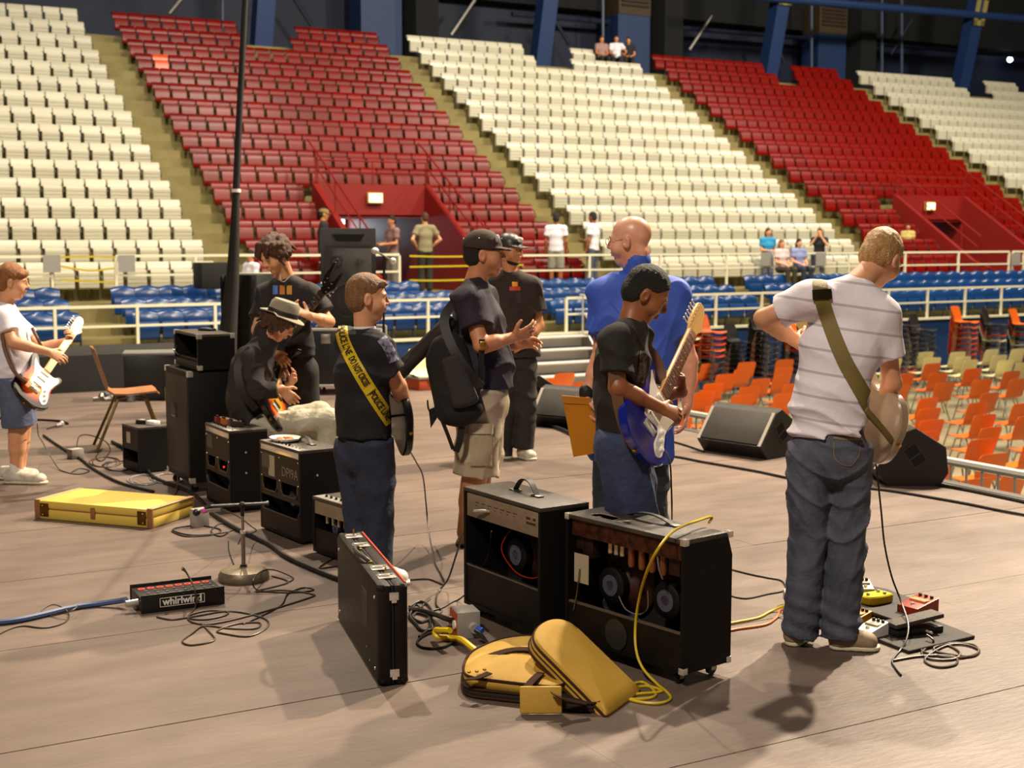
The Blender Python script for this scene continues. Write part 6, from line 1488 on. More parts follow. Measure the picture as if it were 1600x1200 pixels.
F.stroke(TR, [(1303, 690), (1304, 714), (1316, 726), (1330, 728)], 1.6, 'pocket_seam', MATS['stitch_tan'], off=.002, n=3)
shoe(F, L(1296, 1018, 0), L(1374, 1002, -.02), M_tan, M_sole, .047, .085); shoe(F, L(1236, 1008, .02), L(1262, 985, .22), M_tan, M_sole, .046, .085)
GT = fig_guitar(F, 'cream electric guitar held by the striped-shirt kid, olive strap over his back', L(1366, 648, .16), L(1262, 520, .66), (.72, .55, .1), mat('guitar_cream_backlit', '#9c866c', .3, coat=.6), guard=None)  # cream darkened to brown-tan: shade of the backlit body put into its colour
b = F.stroke(ST, [(1281, 437), (1283, 462), (1296, 505), (1318, 560), (1346, 610), (1368, 650), (1392, 690)], (23, 25), 'strap', M_strapg, off=.009, th=.002, n=6); to_parent(b, GT)
b = F.stroke(ST, [(1284, 452), (1285, 468)], 30, 'strap_buckle', mat('buckle_bronze', '#4a3c22', .35, .8), off=.014); to_parent(b, GT)
b = MB(); b.tube([F.W(L(1352, 640, -.10)), F.W(L(1380, 672, -.06)), F.W(L(1396, 692, .02))], .014, 6); b = b.build('strap_end', M_strapg); to_parent(b, GT)
# ================================================================== 2: boy with the yellow tape strap
F = P2 = Fig('boy in black T-shirt and dark jeans, yellow lettered guitar strap across his back', 575, 905); L = F.L
F.H = Head(L(574, 466, .02), (1, .22, -.05), (0, 0, 1), 1.0); w = (.60, -.80, 0)
J = dict(hd=F.H.c, ns=L(570, 522, .02), ch=L(566, 585, .0), wa=L(566, 640, 0), pe=L(568, 700, .0), sl=L(545, 535, .14), sr=L(592, 545, -.12), el=L(560, 610, .26), er=L(622, 602, -.08), wr=L(634, 640, .12), wl=L(610, 600, .42),
         hl=L(552, 705, .06), hr=L(585, 705, -.05), kl=L(562, 800, .07), kr=L(590, 800, -.05), al=L(566, 885, .05), ar=L(590, 890, -.06))
S = F.skin; add_head(S, F.H); skin_core(F, J, .92, w=w, arm=(.046, .040, .028)); add_hand(S, J['wr'], (-.1, .7, -.5), (-.8, .2, .1), (0, .3, .6), .9)
F.body(SK1, .006)
S = SDF(); hair_short(S, F.H, top=.004, back=-.068, fringe=-.002, th=-.0015); S.add(cap(F.H.P(-.04, .075, .075), F.H.P(.04, .075, .075), .016, .016), .02); S.disp = fine(.0015, 150); F.part(S, 'hair', H_rd, .005); eyes(F.H, F.o)
ST = tee(J, w, .120, L(568, 682, 0), sl=.62, slr=(.066, .078), neck=.058, chestk=1.08); ST.disp = folds(.0055, 24, 9, .4); F.part(ST, 'tshirt', M_btee, .007)
sp1 = mat('print_pale', '#8d8fa8', .8, noise=(40, '#2a2a38', (1, 1, 1), .06))
F.stroke(ST, [(596, 528), (608, 545), (616, 565)], 16, 'shirt_print', sp1, off=.002, n=5)
S = SDF(); S.add(cap(J['ns'] + V3(0, 0, .012), J['ns'] + V3(0, 0, .03), .056, .055)); S.cut(J['ns'] + V3(0, 0, .040), (0, 0, 1)); F.part(S, 'undershirt_collar', M_wtee, .005)
TR = trousers(J, w, L(568, 668, 0), r=(.105, .085, .08), cuff=1.0, dpt=.115, wd=.15); TR.disp = folds(.0075, 24, 10, 1.3); F.part(TR, 'jeans', M_jeand, .008)
shoe(F, L(585, 915, -.08), L(640, 898, -.10), M_white1, M_white1, .046, .08); shoe(F, L(555, 905, .1), L(590, 900, .28), M_white1, M_white1, .046, .08)
GT = fig_guitar(F, 'glossy black electric guitar on a yellow lettered strap', L(622, 655, .10), L(560, 585, .72), (.78, .55, .1), mat('guitar_black', '#070606', .3, coat=.25), guard=None, sc=.95)
SPATH = [(533, 508), (536, 530), (547, 556), (566, 590), (590, 628), (612, 660)]
b = F.stroke(ST, SPATH, (19, 22), 'strap', mat('strap_yellow', '#c9ac12', .55), off=.006, th=.002, n=5, k=8); to_parent(b, GT)
b = F.stroke(ST, [(570, 614), (584, 603)], 9, 'strap_slider', mat('slider_yellow', '#d8c02a', .35), off=.012); to_parent(b, GT)
def strap_text(F, sdf, body, path, k0, k1, wpx, m, nm, off):
    C_ = catmull([(u, v, 0) for u, v in path], 10); Ls = [0]
    for i in range(1, len(C_)): Ls.append(Ls[-1] + (C_[i] - C_[i - 1]).length)
    tot = Ls[-1]
    def at(f):
        d = f * tot
        for i in range(1, len(C_)):
            if Ls[i] >= d or i == len(C_) - 1:
                q = (d - Ls[i - 1]) / (Ls[i] - Ls[i - 1]); p = C_[i - 1].lerp(C_[i], q); t = (C_[i] - C_[i - 1]).normalized(); return p, t
    me = text_mesh(body, 1.0, m, ext=0, bold=True, name=nm); xs = [v.co.x for v in me.vertices]; x0, x1 = min(xs), max(xs)
    bm = bmesh.new(); bm.from_mesh(me); bmesh.ops.triangulate(bm, faces=bm.faces[:]); bm.to_mesh(me); bm.free()
    for v in me.vertices:
        f = k0 + (k1 - k0) * (v.co.x - x0) / (x1 - x0); p, t = at(f); q = Vector((-t.y, t.x, 0)); e = p - q * (v.co.y * wpx)
        P, ok = F.march(sdf, e.x, e.y, off); v.co = [float(c) for c in P]
    return link(nm, me, F.o)
M_blk = mat('print_black', '#0c0a08', .6)
for body, k0, k1 in (('POLICE LINE', .002, .275), ('DO NOT CROSS', .305, .60), ('POLICE LINE', .675, .965)):
    b = strap_text(F, ST, body, SPATH, k0, k1, 15, M_blk, 'lettering', .0105); to_parent(b, GT)
# ================================================================== 3: boy in white at the edge
F = P3 = Fig('auburn-haired boy in white T-shirt and denim shorts playing a sunburst guitar', 30, 752); L = F.L
F.H = Head(L(19, 441, .0), (1, .25, -.12), (0, 0, 1), 1.02); w = (.1, -1, 0)
J = dict(hd=F.H.c, ns=L(8, 478, 0), ch=L(12, 520, 0), wa=L(18, 555, 0), pe=L(22, 600, 0), sl=L(12, 495, .15), sr=L(4, 498, -.15), er=L(20, 535, -.20), wr=L(76, 550, -.14), el=L(62, 545, .30), wl=L(108, 532, .34),
         hl=L(24, 605, .08), hr=L(22, 605, -.08), kl=L(34, 665, .08), kr=L(28, 668, -.06), al=L(30, 733, .08), ar=L(26, 738, -.06))
S = F.skin; add_head(S, F.H); skin_core(F, J, 1.0, w=w, leg=(.08, .06, .042)); add_hand(S, J['wr'], (.8, .1, -.4), (.1, .7, -.6), (.4, 0, 1), .95); add_hand(S, J['wl'], (.4, -.5, .5), (-.4, -.5, .2), (0, -1, .5), .95, curl=(.8, .9, .5))
F.body(SK1, .0075)
S = SDF(); hair_short(S, F.H, top=.008, back=-.07, fringe=.030, side=-.010); S.add(cap(F.H.P(-.050, .062, .058), F.H.P(.050, .062, .058), .022, .022), .02); S.add(cap(F.H.P(-.030, .074, .066), F.H.P(.030, .074, .066), .022, .022), .02); S.disp = fine(.002, 120); F.part(S, 'hair', mat('hair_copper', '#a8682c', .5, noise=(60, '#6e3f18', (1, 1, .25), .2), bump=(160, .9)), .006); eyes(F.H, F.o)
ST = tee(J, w, .13, L(20, 590, 0), sl=.62, slr=(.07, .082), belly=.02, chestk=1.0); ST.disp = folds(.0065, 24, 9, 2.2); F.part(ST, 'tshirt', M_wtee, .009)
TR = trousers(J, w, L(20, 585, 0), r=(.105, .1, .09), shorts=.97, dpt=.13, wd=.16); TR.disp = folds(.004, 26, 12, 1); F.part(TR, 'shorts', mat('denim_mid', '#5f6a84', .85, noise=(6, '#465069', (1, 1, 1), .2), bump=(24, .9)), .009)
for k_ in ('al', 'ar'):
    S = SDF(); a = J[k_]; S.add(cap(a + V3(0, 0, .05), a - V3(0, 0, .06), .046, .042)); F.part(S, 'sock', M_white1, .008)
shoe(F, L(8, 756, -.06), L(73, 752, -.10), M_shoew, M_sole, .05, .09); shoe(F, L(0, 748, .1), L(62, 742, .10), M_shoew, M_sole, .05, .09)
m = mat('sunburst', '#e8900e', .2, coat=.7); nt = m.node_tree; n = nt.nodes; Lk = nt.links; tc = n.new('ShaderNodeTexCoord'); mp = n.new('ShaderNodeMapping'); mp.inputs['Scale'].default_value = (4.9, 6.6, 0); Lk.new(tc.outputs['Object'], mp.inputs[0]); vl = n.new('ShaderNodeVectorMath'); vl.operation = 'LENGTH'; Lk.new(mp.outputs[0], vl.inputs[0]); cr = n.new('ShaderNodeValToRGB'); Lk.new(vl.outputs['Value'], cr.inputs[0]); e = cr.color_ramp.elements; e[0].position = .35; e[0].color = lin('#f0a018'); e[1].position = 1.0; e[1].color = lin('#0d0605'); q = e.new(.65); q.color = lin('#c23a0a'); q = e.new(.85); q.color = lin('#2a0806'); Lk.new(cr.outputs[0], n['Principled BSDF'].inputs['Base Color']); M_sun = m
GT = fig_guitar(F, 'sunburst electric guitar with white pickguard held by the boy in white', L(58, 600, -.12), L(122, 508, .42), (.62, -.72, .28), M_sun, guard=mat('pickguard_white', '#ece6d8', .3), fret_m=mat('maple_board', '#e2b870', .3), sc=.95)
b = MB(); pp = catmull([F.W(L(5, 500, -.2)), F.W(L(6, 540, -.22)), F.W(L(22, 580, -.24)), F.W(L(42, 598, -.22))], 5); b.tube(pp, .013, 6); b = b.build('strap', M_strapt); to_parent(b, GT)
b = MB(); b.tube([F.W(L(50, 512, .0)), F.W(L(58, 528, .0)), F.W(L(64, 540, .1))], .012, 6); b = b.build('strap', M_strapt); to_parent(b, GT)
# ================================================================== 4: man in brown cap, navy shirt and cargo shorts
F = P4 = Fig('man in brown cap, navy T-shirt and khaki cargo shorts, shoulder bag on his back', 742, 850); L = F.L
F.H = Head(L(757, 398, .0), (1, -.06, .02), (0, 0, 1), 1.06); w = (.12, -1, 0)
J = dict(hd=F.H.c, ns=L(742, 445, 0), ch=L(746, 500, 0), wa=L(752, 565, 0), pe=L(756, 618, 0), sl=L(752, 468, .18), sr=L(733, 472, -.18), er=L(752, 540, -.26), wr=L(800, 528, -.18), el=L(775, 530, .25), wl=L(805, 540, .2),
         hl=L(758, 625, .09), hr=L(752, 625, -.09), kl=L(748, 738, .09), kr=L(742, 742, -.07), al=L(745, 832, .09), ar=L(727, 832, -.05))
S = F.skin; add_head(S, F.H, jaw=1.1, smile=True); skin_core(F, J, 1.12, w=w, leg=(.085, .06, .042)); add_hand(S, J['wr'], (.9, .1, .3), (0, .6, .5), (0, 0, 1), 1.05); add_hand(S, J['wl'], (.9, 0, .2), (0, -.6, -.5), (0, 0, 1), 1.05)
F.body(SK2, .0065)
S = SDF(); hair_short(S, F.H, top=-.008, back=-.06, fringe=-.03, side=-.02); F.part(S, 'hair', H_bk, .007); eyes(F.H, F.o)
def baseball(F, H, m, mb_, lab='cap', patch=None, h=.006):
    S = SDF(); S.add(clip(ell(H.P(0, -.012, .040), [q * H.k for q in (.086, .104, .092)], H.R), [(H.P(0, 0, .028), H.D(0, -.12, -1))]), 0)
    S.add(clip(ecap(H.P(0, .05, .034), H.P(0, .135, .022), H.D(1, 0, 0), (.075 * H.k, .010), (.060 * H.k, .007)), [(H.P(0, .04, 0), H.D(0, -1, 0))]), .008)
    o = F.part(S, 'cap', m, h)
    if patch:
        c = Vector(H.P(*patch[0]).tolist()); mb = MB(); mb.sphere(c, [q * H.k for q in patch[1]], 10); mb.build('cap_badge', mb_, o)
    for a_ in (0, 1, 2, 3, 4): 
        c = Vector(H.P(.078 * math.sin(a_ * 1.25 + .4), -.012 + .095 * math.cos(a_ * 1.25 + .4), .085).tolist()); mb = MB(); mb.sphere(c, .004, 6); mb.build('eyelet', M_white1, o)
    return S
baseball(F, F.H, cloth('cap_brown', '#3a2a1c', '#2a1d13'), mat('badge_lilac', '#b8b0c8', .6), patch=((.045, .072, .080), (.012, .02, .022)))
ST = tee(J, w, .135, L(756, 605, 0), sl=.60, slr=(.085, .088), belly=.035, chestk=1.18, neck=.066, shd=.075); ST.disp = folds(.0065, 22, 8, 3.1); F.part(ST, 'tshirt', cloth('tee_navy', '#28202f', '#1f1a26'), .007)
TR = trousers(J, w, L(756, 594, 0), r=(.125, .112, .1), shorts=1.0, dpt=.145, wd=.175); TR.disp = folds(.0075, 20, 10, 2); F.part(TR, 'cargo_shorts', cloth('khaki', '#b9ab8e', '#a2947a', sc=8), .0075)
pk = mat('khaki_pocket', '#ac9e80', .85, bump=(70, .3)); F.stroke(TR, [(752, 672), (752, 728)], 34, 'cargo_pocket', pk, off=.010, th=.012, n=6); F.stroke(TR, [(752, 662), (752, 678)], 38, 'pocket_flap', mat('khaki_flap', '#bdaf92', .85), off=.018, th=.006, n=6)
S = SDF(); S.add(cap(J['ar'] + V3(0, 0, .02), L(730, 846, -.05), .035, .04), 0); S.add(cap(L(722, 848, -.05), L(752, 846, -.05), .035, .032), .02); S.cut((0, 0, .012), (0, 0, -1)); F.part(S, 'foot_strap', mat('sandal_tan', '#a88a5a', .6), .008)
shoe(F, L(712, 850, -.05), L(775, 850, -.05), mat('sandal_brown', '#8a6a40', .7), M_dk, .045, .03, 'sandal', False); shoe(F, L(728, 846, .1), L(790, 846, .1), MATS['sandal_brown'], M_dk, .045, .03, 'sandal', False)
# shoulder bag
BG = thing('shoulder_bag', 'large black shoulder bag hanging on the back of the man in cargo shorts', 'bag', F.W(L(712, 600, -.22)), -AL)
def LB(u, v, dy): return V3(*(L(u, v, dy) - L(712, 600, -.22)))
S = SDF(); S.add(ecap(LB(700, 540, -.22), LB(722, 640, -.24), (1, 0, .2), (.095, .075), (.12, .09)), 0); S.add(ecap(LB(680, 560, -.2), LB(700, 640, -.22), (1, 0, .2), (.05, .06), (.07, .07)), .05); S.disp = folds(.004, 18, 9, 1.5)
link('bag_body', S.mesh('bag_body', M_black, .009), BG)
S = SDF(); S.add(ecap(LB(705, 560, -.32), LB(728, 630, -.34), (1, 0, .2), (.06, .02), (.075, .02)), 0); link('front_pocket', S.mesh('front_pocket', mat('bag_pocket', '#1b1816', .6, bump=(200, .5)), .009), BG)
LBv = lambda *a: Vector([float(q) for q in LB(*a)])
def flat_strap(pts, w_, m, nm, R, nrm=(0, -1, 0), th=.004):
    P = catmull(pts, 6); vs = []; fs = []
    for i, p in enumerate(P):
        t = (P[min(i + 1, len(P) - 1)] - P[max(i - 1, 0)]).normalized(); s_ = t.cross(Vector(nrm)).normalized() * w_ / 2; nn = Vector(nrm) * th
        vs += [p - s_, p + s_, p + s_ + nn, p - s_ + nn]
    for i in range(len(P) - 1):
        for j in range(4): fs.append((i * 4 + j, i * 4 + (j + 1) % 4, i * 4 + 4 + (j + 1) % 4, i * 4 + 4 + j))
    fs += [(3, 2, 1, 0), tuple((len(P) - 1) * 4 + k for k in range(4))]; mb = MB(); mb.add(vs, fs); return mb.build(nm, m, R)
flat_strap([LBv(733, 448, -.10), LBv(712, 470, -.20), LBv(694, 500, -.25), LBv(708, 545, -.32), LBv(735, 585, -.33), LBv(752, 604, -.26)], .05, M_strapb, 'shoulder_strap', BG)
flat_strap([LBv(753, 530, -.30), LBv(752, 560, -.29), LBv(750, 600, -.26)], .03, M_strapb, 'side_strap', BG)
mb = MB(); mb.box((-.018, -.01, -.022), (.018, .01, .022), Matrix.Translation(LBv(755, 540, -.315)), bev=.003); mb.build('strap_buckle', M_brass, BG)
flat_strap([LBv(690, 655, -.26), LBv(700, 680, -.25), LBv(708, 702, -.24)], .02, M_strapb, 'loose_strap', BG)
flat_strap([LBv(722, 660, -.26), LBv(718, 690, -.26), LBv(712, 706, -.25)], .035, M_strapb, 'loose_strap', BG)
S = SDF(); S.add(cap(LB(700, 505, -.18), LB(625, 585, -.12), .045, .035)); S.add(cap(LB(690, 520, -.18), LB(632, 560, -.10), .04, .02), .03); S.disp = folds(.003, 22, 10, 3); link('padded_handle', S.mesh('padded_handle', mat('bag_strap_grey', '#1e1a18', .7), .009), BG)
mb = MB(); mb.tube(catmull([LBv(668, 625, -.2), LBv(670, 640, -.2), LBv(680, 655, -.2), LBv(684, 640, -.2)], 5), .005, 6); mb.build('dangling_cord', M_strapb, BG)
mb = MB(); mb.prism([(0, 0), (.10, .045), (.01, -.10)], -.01, .01, Matrix.Translation(LBv(670, 640, -.2)), ax='y', ins=.002); mb.build('luggage_tag', M_black, BG)
# ================================================================== 5: man in grey cap behind
F = P5 = Fig('bearded man in grey cap and brown T-shirt with small orange emblem, hand at his pocket', 812, 716); L = F.L
F.H = Head(L(797, 391, .0), (.75, -.62, -.02), (0, 0, 1), 1.03); w = (.72, .15, 0)
J = dict(hd=F.H.c, ns=L(797, 428, 0), ch=L(800, 475, 0), wa=L(802, 520, 0), pe=L(805, 560, 0), sl=L(830, 448, 0), sr=L(765, 448, 0), el=L(842, 508, .0), wl=L(822, 535, -.14), er=L(760, 505, -.02), wr=L(775, 550, -.05),
         hl=L(817, 565, 0), hr=L(792, 565, 0), kl=L(822, 635, 0), kr=L(790, 640, 0), al=L(818, 700, 0), ar=L(785, 705, .05))
S = F.skin; add_head(S, F.H); skin_core(F, J, 1.08, w=w); add_hand(S, J['wl'], (-.8, -.1, -.35), (0, .9, -.2), (0, 0, 1), 1.0, curl=(.3, .4, .3)); add_hand(S, J['wr'], (0, 0, -1), (0, 1, 0), (1, 0, 0))
F.body(SK2, .0075)
S = SDF(); hair_short(S, F.H, top=-.008, back=-.06, fringe=-.03, side=-.02); b = clip(ell(F.H.P(0, .030, -.07), [.058, .062, .05], F.H.R), [(F.H.P(0, 0, -.066), F.H.D(0, .3, 1))]); S.add(b, 0); F.part(S, 'hair', H_bk, .007); eyes(F.H, F.o)
baseball(F, F.H, cloth('cap_grey', '#57463c', '#463830'), mat('badge_white', '#e4dcd0', .6), patch=((.0, .088, .078), (.03, .012, .02)))
ST = tee(J, w, .125, L(804, 558, 0), sl=.66, slr=(.080, .088), belly=.02, chestk=1.18, shd=.072); ST.disp = folds(.006, 22, 9, 4.1); F.part(ST, 'tshirt', cloth('tee_brown', '#352a22', '#281f19'), .008)
F.stroke(ST, [(796, 451), (813, 451)], 6, 'emblem', mat('emblem_red', '#c8402a', .6), off=.002); F.stroke(ST, [(800, 444), (809, 444)], 7, 'emblem', mat('emblem_orange', '#f0a020', .6), off=.003)
TR = trousers(J, w, L(804, 555, 0), r=(.105, .085, .075), cuff=1.02, cuffr=.085, dpt=.12, wd=.165); TR.disp = folds(.0065, 24, 10, 5); F.part(TR, 'jeans', mat('denim_black', '#2f2a28', .85, noise=(5, '#221e1d'), bump=(200, .3)), .009)
shoe(F, L(812, 712, .05), L(834, 716, -.12), M_shoew, M_sole, .048, .09); shoe(F, L(782, 706, .1), L(795, 712, -.05), M_dk, M_sole, .048, .09)
# ================================================================== 6: bald man in the blue shirt
F = P6 = Fig('bald man with glasses in bright blue shirt holding a yellow envelope, seen from behind', 985, 900); L = F.L
F.H = Head(L(984, 377, .0), (-.93, .37, -.06), (0, 0, 1), 1.04); w = (.97, -.24, 0)
J = dict(hd=F.H.c, ns=L(994, 430, .0), ch=L(1000, 500, 0), wa=L(994, 590, 0), pe=L(986, 680, 0), sl=L(948, 462, .02), sr=L(1052, 462, -.02), el=L(938, 560, .0), wl=L(916, 618, -.04), er=L(1076, 560, 0), wr=L(1074, 632, -.02),
         hl=L(960, 690, 0), hr=L(1012, 690, 0), kl=L(955, 790, .02), kr=L(1014, 790, .02), al=L(955, 880, .0), ar=L(1014, 880, .0))
S = F.skin; add_head(S, F.H); skin_core(F, J, 1.12, w=w); S.add(cap(F.H.P(-.02, -.06, -.06), F.H.P(.02, -.06, -.06), .03, .03), .02)
add_hand(S, J['wl'], (.05, -.1, -1), (.9, .1, -.1), (-.2, -1, 0), 1.05, curl=(.5, .7, .4)); add_hand(S, J['wr'], (-.1, -.2, -1), (-.9, .2, 0), (0, -1, 0), 1.05)
F.body(SK4, .0065); eyes(F.H, F.o)
S = SDF(); H = F.H
for x in (-1, 1): S.add(cap(H.P(x * .075, -.01, .012), H.P(x * .070, .085, .010), .0022, .0022), 0)
sp_o = F.part(S, 'glasses', M_steel, .0035)
for x in (-1, 1):
    mb = MB(); pts = [Vector(H.P(x * .034 + .024 * math.cos(q * PI / 8), .100, .004 + .017 * math.sin(q * PI / 8)).tolist()) for q in range(16)]; mb.tube(pts, .0016, 5, closed=True); mb.build('lens_rim', M_steel, sp_o)
ST = tee(J, w, .135, L(988, 722, 0), sl=.60, slr=(.088, .098), belly=.015, chestk=1.32, shd=.078, neck=.060); 
fb = folds(.0075, 12, 16, .7); ST.disp = fb; F.part(ST, 'shirt', cloth('shirt_blue', '#3a5cc4', '#3050b0', rough=.7), .007)
S = SDF(); S.add(cap(F.H.P(0, -.035, -.095), V3(*J['ns']) + V3(0, 0, -.01), .064, .074), 0); S.sub(cap(F.H.P(0, -.03, -.03), V3(*J['ns']) - V3(0, 0, .03), .054, .062), .004); F.part(S, 'collar', MATS['shirt_blue'], .006)
TR = trousers(J, w, L(986, 690, 0), r=(.115, .095, .085), cuff=1.0, dpt=.13, wd=.18); TR.disp = folds(.0065, 24, 10, 5); F.part(TR, 'jeans', mat('denim_teal', '#28323a', .85, noise=(5, '#1b2228', (1, 1, 1), .2), bump=(24, .9)), .009)
S = SDF(); a = J['wl']; S.add(cap(a + V3(0, 0, .022), a + V3(0, 0, .01), .036, .036), 0); F.part(S, 'wrist_watch', M_strapb, .006)
shoe(F, L(960, 893, -.06), L(945, 880, .2), M_dk, M_dk, .05, .08); shoe(F, L(1010, 893, -.06), L(1015, 880, .2), M_dk, M_dk, .05, .08)
mb = MB(); c0 = F.L(911, 640, -.10); 
en = thing('paper_envelope', 'bright yellow padded envelope held in the bald man hand', 'envelope', F.W(c0), -AL)
pts = [F.L(878, 618, -.16) - c0, F.L(922, 622, -.10) - c0, F.L(943, 706, -.04) - c0, F.L(896, 714, -.12) - c0]
vs = [tuple(map(float, p)) for p in pts] + [tuple(map(float, p + V3(0, .012, 0))) for p in pts]
mb = MB(); mb.add(vs, [(0, 1, 2, 3), (7, 6, 5, 4), (0, 4, 5, 1), (1, 5, 6, 2), (2, 6, 7, 3), (3, 7, 4, 0)]); mb.build('envelope_body', mat('manila', '#d88c0c', .6, noise=(4, '#c67c0a'), bump=(12, .3)), en, False)
q = [pts[0] + (pts[3] - pts[0]) * .12, pts[1] + (pts[2] - pts[1]) * .12]; vs = [tuple(map(float, v - V3(0, .003, 0))) for v in (pts[0], pts[1], q[1], q[0])] + [tuple(map(float, v)) for v in (pts[0], pts[1], q[1], q[0])]
mb = MB(); mb.add(vs, [(0, 1, 2, 3), (7, 6, 5, 4), (0, 4, 5, 1), (1, 5, 6, 2), (2, 6, 7, 3), (3, 7, 4, 0)]); mb.build('envelope_flap', mat('manila_flap', '#c87e0a', .6), en, False)
# ================================================================== 7: boy with the blue guitar
F = P7 = Fig('dark-haired boy in black T-shirt looking down at his blue guitar', 985, 998); L = F.L
F.H = Head(L(1009, 461, .02), (.86, -.05, -.52), (.45, 0, 1), .98); w = (.2, -1, 0)
J = dict(hd=F.H.c, ns=L(985, 507, 0), ch=L(972, 565, 0), wa=L(968, 620, 0), pe=L(972, 690, 0), sl=L(990, 530, .14), sr=L(964, 535, -.15), er=L(964, 605, -.20), wr=L(1030, 636, -.14), el=L(1020, 620, .22), wl=L(1066, 612, .22),
         hl=L(978, 700, .08), hr=L(972, 700, -.08), kl=L(990, 810, .08), kr=L(990, 812, -.08), al=L(985, 960, .08), ar=L(982, 965, -.08))
S = F.skin; add_head(S, F.H); skin_core(F, J, .95, w=w); add_hand(S, J['wr'], (.85, .15, -.35), (.1, .6, -.6), (.2, 0, 1), .92, curl=(.5, .7, .5)); add_hand(S, J['wl'], (-.1, -.2, .9), (-.9, -.3, 0), (0, .8, .4), .92, curl=(.9, .8, .4))
F.body(SK3, .0055)
S = SDF(); hair_short(S, F.H, top=.007, back=-.066, fringe=.004, th=-.0018); S.disp = fine(.0014, 220); F.part(S, 'hair', H_bk, .0045); eyes(F.H, F.o)
ST = tee(J, w, .105, L(972, 690, 0), sl=.72, slr=(.064, .078), chestk=.98, neck=.058, hemn=(-.1, 0, -1)); ST.disp = folds(.006, 22, 9, 6.1); F.part(ST, 'tshirt', cloth('tee_black_brown', '#1a1614', '#241f1c'), .0065)
F.stroke(ST, [(1006, 548), (1004, 575), (1000, 598)], 12, 'shirt_print', mat('print_faded', '#6b5a50', .8, noise=(45, '#241c18', (1, 1, 1), .08)), off=.002)
TR = trousers(J, w, L(972, 668, 0), r=(.115, .108, .10), cuff=1.0, dpt=.12, wd=.15); TR.disp = folds(.008, 18, 9, 7); F.part(TR, 'jeans', mat('denim_blue2', '#3a4666', .85, noise=(4, '#262f4a', (1, 1, .6), .2), bump=(24, .9)), .0075)
shoe(F, L(975, 1000, -.1), L(1050, 995, -.1), M_dk, M_sole, .047, .085); shoe(F, L(985, 990, .12), L(1050, 985, .12), M_dk, M_sole, .047, .085)
GT = fig_guitar(F, 'royal blue electric guitar with white pickguard, neck raised', L(1015, 652, -.10), L(1082, 508, .38), (.60, -.74, .12), mat('guitar_blue', '#0c1f86', .15, coat=.8), guard=mat('pickguard_white', '#ece6d8', .3))
b = MB(); pp = catmull([F.W(L(952, 520, -.17)), F.W(L(958, 570, -.22)), F.W(L(968, 640, -.22)), F.W(L(985, 690, -.2)), F.W(L(1000, 700, -.2))], 5)
b = flat_strap(pp[::5] + [pp[-1]], .045, M_strapt, 'strap', None, nrm=(-fw)); to_parent(b, GT)
b = flat_strap([F.W(L(1003, 540, .05)), F.W(L(1020, 555, .06)), F.W(L(1032, 580, .06)), F.W(L(1030, 600, .04))], .045, M_strapt, 'strap', None, nrm=(-fw)); to_parent(b, GT)
# ================================================================== 8: long haired man standing
F = P8 = Fig('shaggy-haired man in black T-shirt with three coloured figures, playing a black guitar', 462, 752); L = F.L
F.H = Head(L(429, 399, -.08), (-.62, -.62, -.48), (-.2, -.2, 1), 1.03); w = (-.8, .5, 0)
J = dict(hd=F.H.c, ns=L(447, 436, 0), ch=L(450, 485, 0), wa=L(456, 530, 0), pe=L(460, 575, 0), sl=L(486, 462, -.06), sr=L(418, 460, .08), el=L(514, 503, -.10), wl=L(484, 494, -.34), er=L(402, 515, .0), wr=L(425, 552, -.22),
         hl=L(474, 580, -.02), hr=L(448, 580, .02), kl=L(474, 650, 0), kr=L(446, 650, 0), al=L(474, 735, 0), ar=L(446, 735, 0))
S = F.skin; add_head(S, F.H); skin_core(F, J, 1.08, w=w); add_hand(S, J['wl'], (-.75, -.1, .35), (.2, -.5, .8), (0, .2, 1), 1.05, curl=(.7, .8, .5)); add_hand(S, J['wr'], (.6, -.3, -.3), (0, .6, -.6), (0, 0, 1))
F.body(SK1, .007)
def shaggy(F, H, m, seed, n=46, long=.10, h=.006, lo=-.03, topcut=None):
    rnd = random.Random(seed); S = SDF(); hair_short(S, H, top=.012, back=-.08, fringe=.012, side=-.02)
    for i in range(n):
        a_ = rnd.uniform(.9, 2 * PI - .9) + PI / 2; z = rnd.uniform(lo, .09); rr = math.sqrt(max(.1, 1 - ((z - .03) / .12) ** 2)); p = (.078 * rr * math.cos(a_), -.012 + .098 * rr * math.sin(a_), z)
        L_ = rnd.uniform(.4, 1) * long; q = (p[0] * 1.22 + rnd.uniform(-.02, .02), p[1] * 1.18 + rnd.uniform(-.02, .02), z - L_); S.add(cap(H.P(*p), H.P(*q), .017, .006), .008)
    for i in range(12):
        x = rnd.uniform(-.055, .055); S.add(cap(H.P(x * .9, .055, .105), H.P(x * 1.15, .098, rnd.uniform(.035, .062)), .020, .009), .008)
    for i in range(int(n * 1.3)):
        a_ = rnd.uniform(.75, 2 * PI - .75) + PI / 2; z = rnd.uniform(lo - .02, .118); rr = math.sqrt(max(.05, 1 - ((z - .03) / .105) ** 2)); q = rnd.uniform(.019, .031)
        S.add(cap(H.P(.080 * rr * math.cos(a_), -.014 + .100 * rr * math.sin(a_), z), H.P(.084 * rr * math.cos(a_ + .2), -.014 + .104 * rr * math.sin(a_ + .2), z - .03), q, q * .6), .006)
    if topcut: S.cut(H.P(*topcut[0]), topcut[1])
    S.disp = fine(.003, 120); return F.part(S, 'hair', m, h)
shaggy(F, F.H, H_br, 3, 60, .075, lo=.0); eyes(F.H, F.o)
ST = tee(J, w, .118, L(458, 556, 0), sl=.70, slr=(.078, .090), chestk=1.12, shd=.07); ST.disp = folds(.006, 22, 9, 8); F.part(ST, 'tshirt', cloth('tee_black_brown2', '#1c1817', '#262120'), .008)
